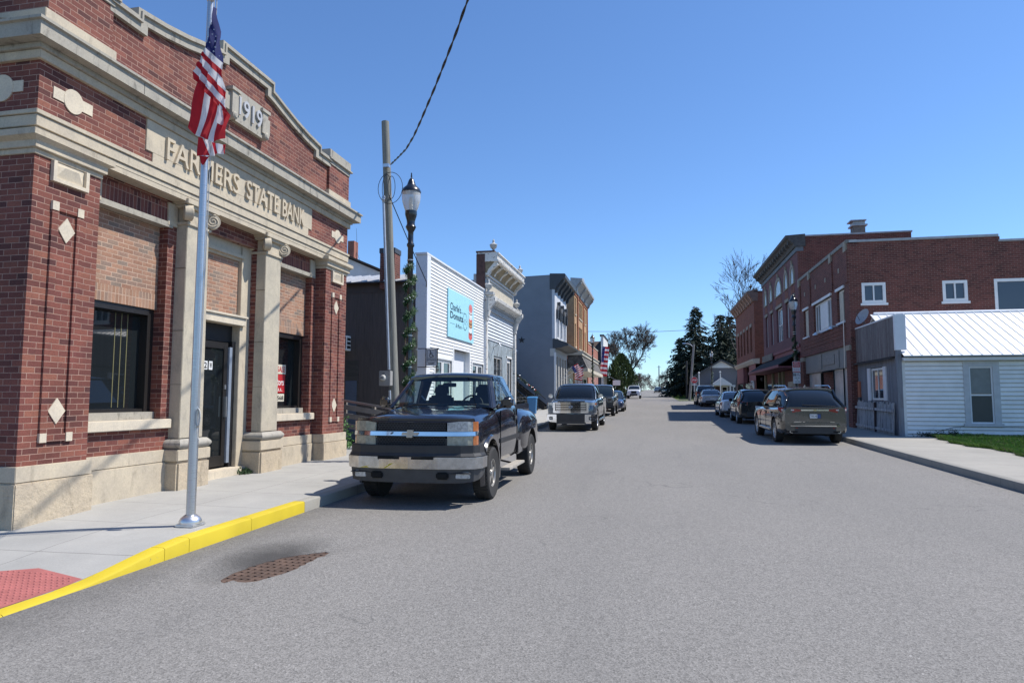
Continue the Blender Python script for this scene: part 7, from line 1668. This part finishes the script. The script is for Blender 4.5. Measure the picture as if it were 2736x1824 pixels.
def car(name, label, cat, P, px_, py_, rot=0., group=None):
    """P: dict of body stations, glasshouse, wheels"""
    r = thing(name, label, cat, (0,0,0), group); bp = P['paint']
    m = MB(); m.loft([section(*s) for s in interp(P['st'], 4)]); b = m.build('body', bp, r, smooth=38)
    R = P['R']; wb = P['wb']; arches(b, [(0, R+.02), (wb, R+.02)], R*1.17, P['hw']*.55, 1.4)
    NC[0] = wb/2
    y0, y1, y2, y3 = P['gh']; zb0, zb1 = P['belt']; zr = P['roof']; w0, w1 = P['gw']
    def gs(y, wb_, wt, zb, z): hp = [(wb_, zb-.03), (wb_, zb), (wb_+(wt-wb_)*.5, zb+(z-zb)*.52), (wt, z-.075*min(1, (z-zb)/.3)), (wt-.05, z-.03*min(1, (z-zb)/.3)), (wt-.16, z), (wt*.4, z+.018), (0, z+.02)]; return [(a, y, c) for a, c in hp]+[(-a, y, c) for a, c in reversed(hp[:-1])]
    S_ = [gs(y0, w0*.93, w0*.90, zb0, zb0+.012), gs(y0+(y1-y0)*.5, w0*.985, w0*.5+w1*.5, zb0, zb0+(zr-zb0)*.56), gs(y1, w0, w1, zb0+(zb1-zb0)*.3, zr-.035), gs(y1+.3, w0, w1, zb0+(zb1-zb0)*.4, zr), gs((y1+y2)/2+.1, w0, w1, (zb0+zb1)/2, zr+.012), gs(y2, w0*.99, w1*.98, zb1, zr-.03), gs(y2+(y3-y2)*.5, w0*.97, w1*.96 if P.get('suv') else w0*.45+w1*.5, zb1, zb1+(zr-zb1)*.56), gs(y3, w0*.94, w0*.88, zb1, zb1+.012)]
    m = MB(); m.loft(S_); g = m.build('glasshouse', M[P.get('glass', 'cglass')], r, smooth=50)
    m = MB(); secs = []
    for y, z in ((y1-.04, zr-.05), (y1+.05, zr-.018), (y1+.3, zr+.006), ((y1+y2)/2+.1, zr+.018), (y2-.1, zr-.008), (y2+.03, zr-.035)):
        hp = [(w1+.012, z-.085), (w1+.006, z-.05), (w1-.045, z-.018), (w1-.15, z+.010), (w1*.4, z+.026), (0, z+.028)]; secs.append([(a, y, c) for a, c in hp]+[(-a, y, c) for a, c in reversed(hp[:-1])])
    m.loft(secs); m.build('roof', bp, r, smooth=45)
    for s in (-1, 1):
        pr = P.get('pr', .035)
        m = MB(); m.tube([(s*w0*.94, y0+.02, zb0), (s*(w0*.5+w1*.5), (y0+y1)/2, zb0+(zr-zb0)*.55), (s*(w1-.01), y1+.02, zr-.07)], pr, 6); m.build('front_pillar', bp, r, smooth=60)
        m = MB(); m.tube([(s*w0*.945, y3-.03, zb1), (s*(w1*.96 if P.get('suv') else w0*.46+w1*.5), (y2+y3)/2-.01, zb1+(zr-zb1)*.56), (s*(w1-.01), y2, zr-.07)], P.get('pr3', pr), 6); m.build('rear_pillar', bp if not P.get('dglass') else M['cglass'], r, smooth=60)
        for t in P.get('bp', (.45,)): yy = y1+(y2-y1)*t; m = MB(); m.hexa([(s*(w0+.004), yy-.05, zb0+.02), (s*(w0+.004), yy+.05, zb0+.02), (s*(w0-.05), yy+.05, zb0+.02), (s*(w0-.05), yy-.05, zb0+.02)], [(s*(w1+.006), yy-.04, zr-.08), (s*(w1+.006), yy+.04, zr-.08), (s*(w1-.05), yy+.04, zr-.08), (s*(w1-.05), yy-.04, zr-.08)]); m.build('door_pillar', M['blackm'], r)
        m = MB(); m.tube([(s*(w0+.004), y0+.25, zb0+.0), (s*(w0+.006), (y0+y3)/2, (zb0+zb1)/2), (s*(w0*.97), y3-.2, zb1)], .012, 5); m.build('belt_trim', M[P.get('trim', 'blackm')], r)
        mx, my, mz = P['mir']; m = MB(); m.hexa([(s*(mx-.02), my, mz-.08), (s*(mx+.17), my+.03, mz-.07), (s*(mx+.17), my+.13, mz-.07), (s*(mx-.02), my+.10, mz-.08)], [(s*mx, my, mz+.08), (s*(mx+.17), my+.03, mz+.08), (s*(mx+.17), my+.13, mz+.08), (s*mx, my+.10, mz+.08)]); mi = m.build('wing_mirror', M[P['mirm']] if 'mirm' in P else bp, r, bevel=.03, smooth=50); m = MB(); m.tube([(s*(w0-.03), my+.05, mz-.06), (s*(mx+.04), my+.07, mz-.04)], .025, 6); m.build('mirror_arm', M['blackm'], mi)
        for t in P['doors']: m = MB(); m.box(min(s*(P['hw']-.02), s*(P['hw']+.002)), max(s*(P['hw']-.02), s*(P['hw']+.002)), t-.005, t+.005, P['zsill']+.12, zb0-.12); m.build('door_gap', M['wellblack'], r)
        for t in P['handles']: m = MB(); m.box(min(s*(P['hw']-.03), s*(P['hw']+.012)), max(s*(P['hw']-.03), s*(P['hw']+.012)), t, t+.18, zb0-.16, zb0-.12); m.build('door_handle', M[P.get('hm', 'chromed')], r)
        wheel(r, s*(P['hw']-.125), 0, R, .24, R*.66, P.get('rim', 'rimB'), P.get('sp', 5)); wheel(r, s*(P['hw']-.125), wb, R, .24, R*.66, P.get('rim', 'rimB'), P.get('sp', 5))
    m = MB(); m.box(-P['hw']*.6, P['hw']*.6, -.5, wb+.5, P['zsill']-.05, P['zsill']+.08); m.build('underbody', M['wellblack'], r)
    for f in P.get('extra', ()): f(r, P)
    place(r, px_, py_, rot); return r
def band(r, name, pts, z0, z1, mat, th=.015, **k): m = MB(); ribbon(m, pts, z0, z1, th, **k); return m.build(name, mat if not isinstance(mat, str) else M[mat], r)
# --- gold brown crossover, seen from behind
def trav(r, P):
    E = 4.17
    for s in (-1, 1):
        px = [(s*.40,E),(s*.60,E-.005),(s*.80,E-.04),(s*.93,E-.16),(s*.985,E-.36)]
        band(r, 'tail_light', px, [1.03,.985,.97,.985,1.05], [1.075,1.10,1.125,1.13,1.13], 'tail'); band(r, 'tail_lens', px[1:4], [1.04,1.035,1.03], [1.075,1.085,1.09], 'tailw', .021)
        band(r, 'reflector', [(s*.50,E-.02),(s*.72,E-.05)], .50, .525, 'tail', .03)
        m = MB(); m.box(min(s*.48, s*.74), max(s*.48, s*.74), E-.12, E+.0, .36, .44); ex = m.build('exhaust_tip', M['chromed'], r, bevel=.02); m = MB(); m.box(min(s*.51, s*.71), max(s*.51, s*.71), E-.02, E+.003, .375, .425); m.build('opening', M['wellblack'], ex)
        m = MB(); m.tube([(s*.66, 1.5, 1.735), (s*.66, 1.65, 1.80), (s*.655, 3.3, 1.80), (s*.65, 3.5, 1.73)], .018, 6); m.build('roof_rail', M['chrome'], r, smooth=60)
        band(r, 'chrome_sill', [(s*.985, .55),(s*.995,1.5),(s*.99,2.5)], .36, .40, 'chromed', .02)
    band(r, 'chrome_strip', [(-.42,E),(0,E+.01),(.42,E)], 1.035, 1.075, 'chrome', .012)
    m = MB(); e = [(-.06,-.01),(-.02,-.01),(-.02,-.027),(.02,-.027),(.02,-.01),(.05,-.01),(.06,.01),(.02,.01),(.02,.027),(-.02,.027),(-.02,.01),(-.05,.01)]; n = m.add([(x, E+.035, 1.055+z) for x, z in e]+[(x, E, 1.055+z) for x, z in e]); m.face(range(n, n+12))
    for i in range(12): j = (i+1) % 12; m.face((n+i, n+12+i, n+12+j, n+j))
    m.build('emblem', plain('gold emblem', (.40,.32,.16), .3, .6), r)
    band(r, 'bumper_step', mirx([(0,E+.02),(.6,E-.0),(.88,E-.12),(.97,E-.4)]), .60, .66, P['paint'], .04); band(r, 'chrome_bumper_line', mirx([(0,E+.03),(.6,E+.01),(.86,E-.10)]), .565, .59, 'chrome', .035)
    band(r, 'lower_bumper', mirx([(0,E),(.6,E-.02),(.84,E-.12)]), .34, .565, 'plas', .02)
    m = MB(); m.box(-.17, .17, E-.02, E+.022, .80, .95); pl = m.build('licence_plate', M['black'], r); m = MB(); m.box(-.06, .155, E+.022, E+.026, .815, .935, 0); m.box(-.155, -.065, E+.022, E+.026, .815, .935, 1)
    T = lambda u, n, v: (-u, E+.026+n, v); m.T = None
    m2 = MB(T); m2.text('TWX148', -.145, .05, .835, .915, 0, .002, .01); m.build('plate_face', [M['white'], plain('plate blue', (.03,.07,.22), .4)], pl); m2.build('plate_number', M['black'], pl)
    m2 = MB(T); m2.text('TRAVERSE', -.62, -.42, .69, .715, -.02, .03, .01) if False else m2.box(-.62, -.40, -.02, -.004, .695, .707); m2.box(-.36, -.30, -.02, -.004, .695, .707); m2.box(.42, .56, -.02, -.004, .69, .70); m2.build('badge', M['chrome'], r)
    m = MB(); m.hexa([(-.03,2.9,1.735), (.03,2.9,1.735), (.03,3.1,1.735), (-.03,3.1,1.735)], [(-.008,3.05,1.82), (.008,3.05,1.82), (.01,3.1,1.82), (-.01,3.1,1.82)]); m.build('roof_fin', P['paint'], r)
    band(r, 'tailgate_gap', [(-.80,E-.03),(-.4,E),(0,E+.005),(.4,E),(.80,E-.03)], .672, .682, 'wellblack', .006)
    m = MB(); m.tube([(-.6,4.13,1.17), (.1,4.15,1.20), (.35,4.12,1.21)], .012, 5); m.build('rear_wiper', M['blackm'], r)
PT_ = paint('pepperdust paint', (.07,.065,.06), .24, .5)
car('crossover', 'gold brown crossover parked behind the black one, its rear lights towards the camera', 'suv', dict(paint=PT_, st=[(-.98,.70,.38,.70,.80),(-.88,.90,.30,.86,.98),(-.4,.975,.27,.98,1.08),(.6,.99,.26,1.06,1.12),(2,.995,.26,1.10,1.13),(3.3,.995,.27,1.14,1.16),(3.95,.97,.33,1.16,1.175),(4.17,.88,.42,1.13,1.145)], R=.375, wb=3.07, hw=.995, gh=(.62,1.45,3.45,4.14), belt=(1.09,1.14), roof=1.72, gw=(.93,.73), mir=(.95,.80,1.16), doors=(.75,1.78,2.75), handles=(1.5,2.45), zsill=.30, rim='rimB', sp=10, suv=1, bp=(.28,.62), dglass=1, extra=(trav,), mirm='blackm'), 4.62, 26.55, pi+.035)
# --- generic rear end
def rear_end(E, wl, z0, z1, zc, plate_z, bump, lens='tail', low='plas', strip=None, inner=.35, platem='white'):
    def f(r, P):
        hw = P['hw']
        for s in (-1, 1): band(r, 'tail_light', [(s*hw*inner*1.6,E-.01),(s*hw*.80,E-.05),(s*hw*.93,E-.16),(s*hw*.985,E-.36)], [z0+.02,z0,z0,z0+.03], [z1-.02,z1,z1,z1], lens); band(r, 'tail_lens', [(s*hw*.62,E-.015),(s*hw*.82,E-.06)], z0+.03, z0+.06, 'tailw', .021)
        band(r, 'lower_bumper', mirx([(0,E),(hw*.6,E-.02),(hw*.85,E-.13),(hw*.95,E-.4)]), bump, bump+.22, low, .02)
        if strip: band(r, 'strip', [(-hw*.5,E),(0,E+.01),(hw*.5,E)], zc, zc+.03, strip, .012)
        m = MB(); m.box(-.16, .16, E-.02, E+.025, plate_z, plate_z+.14); m.build('licence_plate', M[platem], r)
        band(r, 'boot_gap', [(-hw*.8,E-.04),(0,E+.004),(hw*.8,E-.04)], bump+.24, bump+.25, 'wellblack', .006)
    return f
SUVst = lambda w, z: [(-.90,.72*w,.36,.72,.82),(-.8,.91*w,.29,.86,.98),(-.3,.98*w,.25,.98,1.06),(.6,w,.24,1.04,1.09),(2,w,.24,z-.03,z+.01),(3.0,w,.26,z,z+.02),(3.45,.97*w,.33,z,z+.015),(3.62,.88*w,.42,z-.03,z-.01)]
car('black_crossover', 'small black crossover parked between the gold brown one and the white sedan', 'suv', dict(paint=paint('black paint', (.008,.009,.012), .15), st=SUVst(.91, 1.06), R=.345, wb=2.62, hw=.91, gh=(.55,1.35,2.85,3.55), belt=(1.02,1.05), roof=1.60, gw=(.86,.66), mir=(.88,.72,1.08), doors=(.68,1.55,2.3), handles=(1.3,2.05), zsill=.28, suv=1, bp=(.35,.7), dglass=1, extra=(rear_end(3.62,.9,.86,1.06,.9,.72,.36),), mirm='blackm'), 4.72, 37.1, pi)
SEDst = lambda w: [(-.92,.70*w,.32,.58,.66),(-.8,.90*w,.25,.68,.78),(-.3,.98*w,.22,.78,.88),(.7,w,.20,.86,.95),(1.6,w,.20,.90,.96),(2.7,w,.22,.93,.99),(3.3,.98*w,.28,.97,1.03),(3.68,.93*w,.36,.95,1.02),(3.80,.85*w,.42,.90,.96)]
Wp = paint('white paint', (.66,.68,.71), .25)
def sedan(name, label, x, y, rot, pm, w=.915, lens='tail', extra=None):
    return car(name, label, 'sedan', dict(paint=pm, st=SEDst(w), R=.33, wb=2.75, hw=w, gh=(.45,1.35,2.35,3.25), belt=(.90,.96), roof=1.43, gw=(.84,.62), mir=(.88,.72,.98), doors=(.72,1.62,2.5), handles=(1.42,2.3), zsill=.24, bp=(.45,), glass='cglassb', hm='chromed', extra=extra or (rear_end(3.80,w,.70,.84,.84,.62,.32,lens,strip='chromed'),)), x, y, rot)
sedan('sedan', 'white sedan with lens-like red tail lights parked in front of the black crossover', 4.53, 43.8, pi, Wp)
sedan('sedan', 'white sedan parked beyond the first one, its whole rear facing the street', 4.72, 63.7, pi, paint('greyish white paint', (.55,.57,.60), .25))
car('dark_suv', 'dark suv parked farthest along the right kerb, beyond both white sedans', 'suv', dict(paint=paint('dark charcoal paint', (.02,.022,.028), .18), st=SUVst(.94, 1.12), R=.37, wb=2.7, hw=.94, gh=(.55,1.3,2.95,3.58), belt=(1.08,1.11), roof=1.76, gw=(.89,.70), mir=(.9,.72,1.14), doors=(.7,1.6,2.4), handles=(1.35,2.15), zsill=.34, suv=1, bp=(.35,.7), dglass=1, extra=(rear_end(3.62,.9,.86,1.20,.9,.74,.40),), mirm='blackm'), 4.62, 68.4, pi)

# --- pickups seen from the front
def bed(P0):
    def f(r, P):
        hw = P['hw']; y0, y1, z = P0; m = MB()
        for s in (-1, 1): m.box(min(s*(hw-.10), s*(hw-.02)), max(s*(hw-.10), s*(hw-.02)), y0, y1, .55, z)
        m.box(-hw+.1, hw-.1, y1-.06, y1, .6, z); m.box(-hw+.1, hw-.1, y0, y0+.06, .6, z); o = m.build('cargo_bed', P['paint'], r, bevel=.02); arches(o, [(P['wb'], P['R']+.02)], P['R']*1.17, .3, 1.4)
    return f
def tundra(r, P):
    F = -1.03
    c = mirx([(0,F-.03),(.40,F-.02),(.64,F+.02)])
    band(r, 'grille_back', c, .82, 1.13, 'wellblack', .0)
    for k in range(4): band(r, 'grille_bar', mirx([(0,F-.03),(.40,F-.02),(.60,F+.015)]), .855+.07*k, .888+.07*k, 'chrome', .02)
    band(r, 'grille_surround', c, .735, .82, 'chrome', .045); band(r, 'grille_surround', c, 1.13, 1.16, 'chrome', .035)
    for s in (-1, 1):
        band(r, 'grille_surround', [(s*.62,F+.015),(s*.70,F+.03)], .74, 1.15, 'chrome', .04)
        band(r, 'headlight', [(s*.70,F+.03),(s*.84,F+.09),(s*.95,F+.25)], [.93,.94,1.0], [1.14,1.15,1.14], 'lamp', .02); band(r, 'side_marker', [(s*.94,F+.22),(s*.975,F+.36)], 1.05, 1.13, 'amber', .022)
        band(r, 'bumper_corner', [(s*.56,F-.05),(s*.80,F+.0),(s*.95,F+.12),(s*1.0,F+.32)], [.36,.38,.44,.52], .68, 'chrome', .03); m = MB(); m.box(min(s*.72, s*.86), max(s*.72, s*.86), F-.06, F+.1, .46, .59); fg = m.build('fog_surround', M['wellblack'], r, bevel=.01); m = MB(); m.lathe([(.04, F-.065), (.04, F-.05)], (s*.79, 0, .525), 12, 'y'); m.build('fog_lamp', M['lamp'], fg)
        m = MB(); m.tube([(s*1.0, .55, .40), (s*1.0, 3.0, .40)], .05, 10); m.build('side_step', M['chrome'], r, smooth=50)
    band(r, 'bumper_centre', [(-.56,F-.05),(0,F-.06),(.56,F-.05)], .40, .69, 'plas', .02); band(r, 'skid_plate', [(-.6,F-.02),(0,F-.03),(.6,F-.02)], .30, .40, 'plas2', .01)
    m = MB(); 
    for a, b, z in ((.075,.05,1.0),(.035,.05,1.0),(.055,.02,1.025)): m.tube([(a*cos(2*pi*i/16), F-.065, z-.02+b*sin(2*pi*i/16)) for i in range(17)], .007, 4, caps=False)
    m.build('emblem', M['chrome'], r)
    m = MB(); m.box(-.55, .55, F+.12, F+.30, 1.19, 1.215); m.build('hood_scoop', M['wellblack'], r)
PK = lambda w, d=0.: [(-1.0,.86*w,.60,1.02,1.12),(-.93,.93*w,.56,1.08,1.17),(-.7,.97*w,.52,1.14,1.23),(-.2,.99*w,.48,1.19,1.29),(.5,w,.46,1.24,1.32),(1.5,w,.46,1.27,1.32),(3.0,w,.46,1.27,1.32),(3.1,.97*w,.48,1.26,1.30)]
car('pickup_truck', 'blue grey crew cab pickup with a wide chrome barred grille behind the black one', 'pickup truck', dict(paint=paint('slate blue paint', (.075,.10,.135), .2, .5), st=PK(1.0), R=.40, wb=3.7, hw=1.0, gh=(.45,1.25,2.65,3.05), belt=(1.25,1.28), roof=1.88, gw=(.92,.72), mir=(.98,.62,1.38), doors=(.66,1.75,2.9), handles=(1.45,2.6), zsill=.50, bp=(.45,), trim='chrome', mirm='chrome', hm='chrome', sp=6, extra=(tundra, bed((3.12,5.0,1.30)))), -3.30, 28.35)
def oldtruck(r, P):
    F = -.93
    band(r, 'grille', [(-.50,F-.03),(0,F-.03),(.50,F-.03)], .80, 1.10, 'mesh', .01)
    for s in (-1, 1): m = MB(); m.box(min(s*.52, s*.86), max(s*.52, s*.86), F-.05, F+.1, .86, 1.10); h = m.build('headlight', M['chromed'], r, bevel=.02); m = MB(); m.box(min(s*.55, s*.83), max(s*.55, s*.83), F-.06, F-.03, .89, 1.07); m.build('lens', plain('square lamp lens', (.10,.09,.085), .15, coat=1), h)
    band(r, 'bumper', mirx([(0,F-.10),(.6,F-.09),(.90,F-.0)]), .52, .70, 'plas', .03)
    for s in (-1, 1): m = MB(); m.box(min(s*.5, s*.62), max(s*.5, s*.62), F-.14, F, .35, .48); m.build('tow_hook', M['rust'], r)
car('old_pickup', 'old dark boxy pickup parked behind the blue grey crew cab', 'pickup truck', dict(paint=paint('dark grey green paint', (.035,.038,.04), .3), st=[(-.93,.90,.62,1.10,1.14),(-.90,.93,.60,1.12,1.15),(-.3,.95,.56,1.14,1.18),(.5,.96,.54,1.17,1.20),(1.5,.96,.54,1.2,1.22),(2.0,.95,.55,1.19,1.2)], R=.41, wb=3.3, hw=.96, gh=(.45,.95,1.7,2.0), belt=(1.18,1.20), roof=1.84, gw=(.88,.74), mir=(.93,.62,1.30), doors=(.6,1.9), handles=(1.6,), zsill=.58, bp=(), glass='cglassb', pr=.03, trim='chromed', mirm='chrome', extra=(oldtruck, bed((2.05,4.2,1.2)))), -3.32, 41.85)
def sedfront(r, P):
    F = -.92; hw = P['hw']
    band(r, 'grille', [(-.35,F-.01),(0,F-.02),(.35,F-.01)], .50, .62, 'chromed', .01); band(r, 'lower_grille', [(-.5,F+.0),(0,F-.01),(.5,F+.0)], .26, .40, 'wellblack', .012)
    for s in (-1, 1): band(r, 'headlight', [(s*.45,F+.03),(s*.66,F+.12),(s*.80,F+.32)], [.55,.57,.62], [.66,.70,.74], 'lamp', .02)
sedan('blue_sedan', 'dark blue sedan parked behind the old boxy pickup', -3.02, 48.9, 0, paint('dark blue paint', (.015,.03,.085), .16, .4), extra=(sedfront,))
def taco(r, P):
    F = -.97
    c = mirx([(0,F-.03),(.36,F-.02),(.56,F+.01)]); band(r, 'grille', c, .74, 1.06, 'wellblack', .01); band(r, 'grille_surround', c, 1.06, 1.09, P['paint'], .03); band(r, 'grille_bar', c, .88, .92, 'plas', .025)
    for s in (-1, 1): band(r, 'headlight', [(s*.58,F+.02),(s*.80,F+.10),(s*.92,F+.30)], .90, 1.07, 'lamp', .02); band(r, 'bumper_corner', [(s*.5,F-.03),(s*.8,F+.04),(s*.95,F+.26)], .48, .72, P['paint'], .03)
    band(r, 'bumper_centre', [(-.5,F-.03),(0,F-.04),(.5,F-.03)], .42, .70, 'plas', .02)
car('pickup_truck', 'white pickup driving towards the camera far down the street', 'pickup truck', dict(paint=Wp, st=PK(.95), R=.39, wb=3.3, hw=.95, gh=(.45,1.2,2.5,2.95), belt=(1.22,1.24), roof=1.80, gw=(.87,.68), mir=(.93,.62,1.32), doors=(.66,1.7,2.7), handles=(1.45,2.5), zsill=.5, bp=(.45,), glass='cglass', extra=(taco, bed((3.12,4.6,1.25)))), -2.86, 97)
for lb, x, y, pm in (('dark car parked on the right of the far road before the thicket', .75, 172, (.02,.022,.03)), ('faint blue car parked on the far verge at the right', 3.3, 165, (.03,.05,.09))):
    sedan('far_car', lb, x, y, 0 if x < 2 else .3, paint('far paint '+lb[:5], pm, .2), extra=(sedfront,))
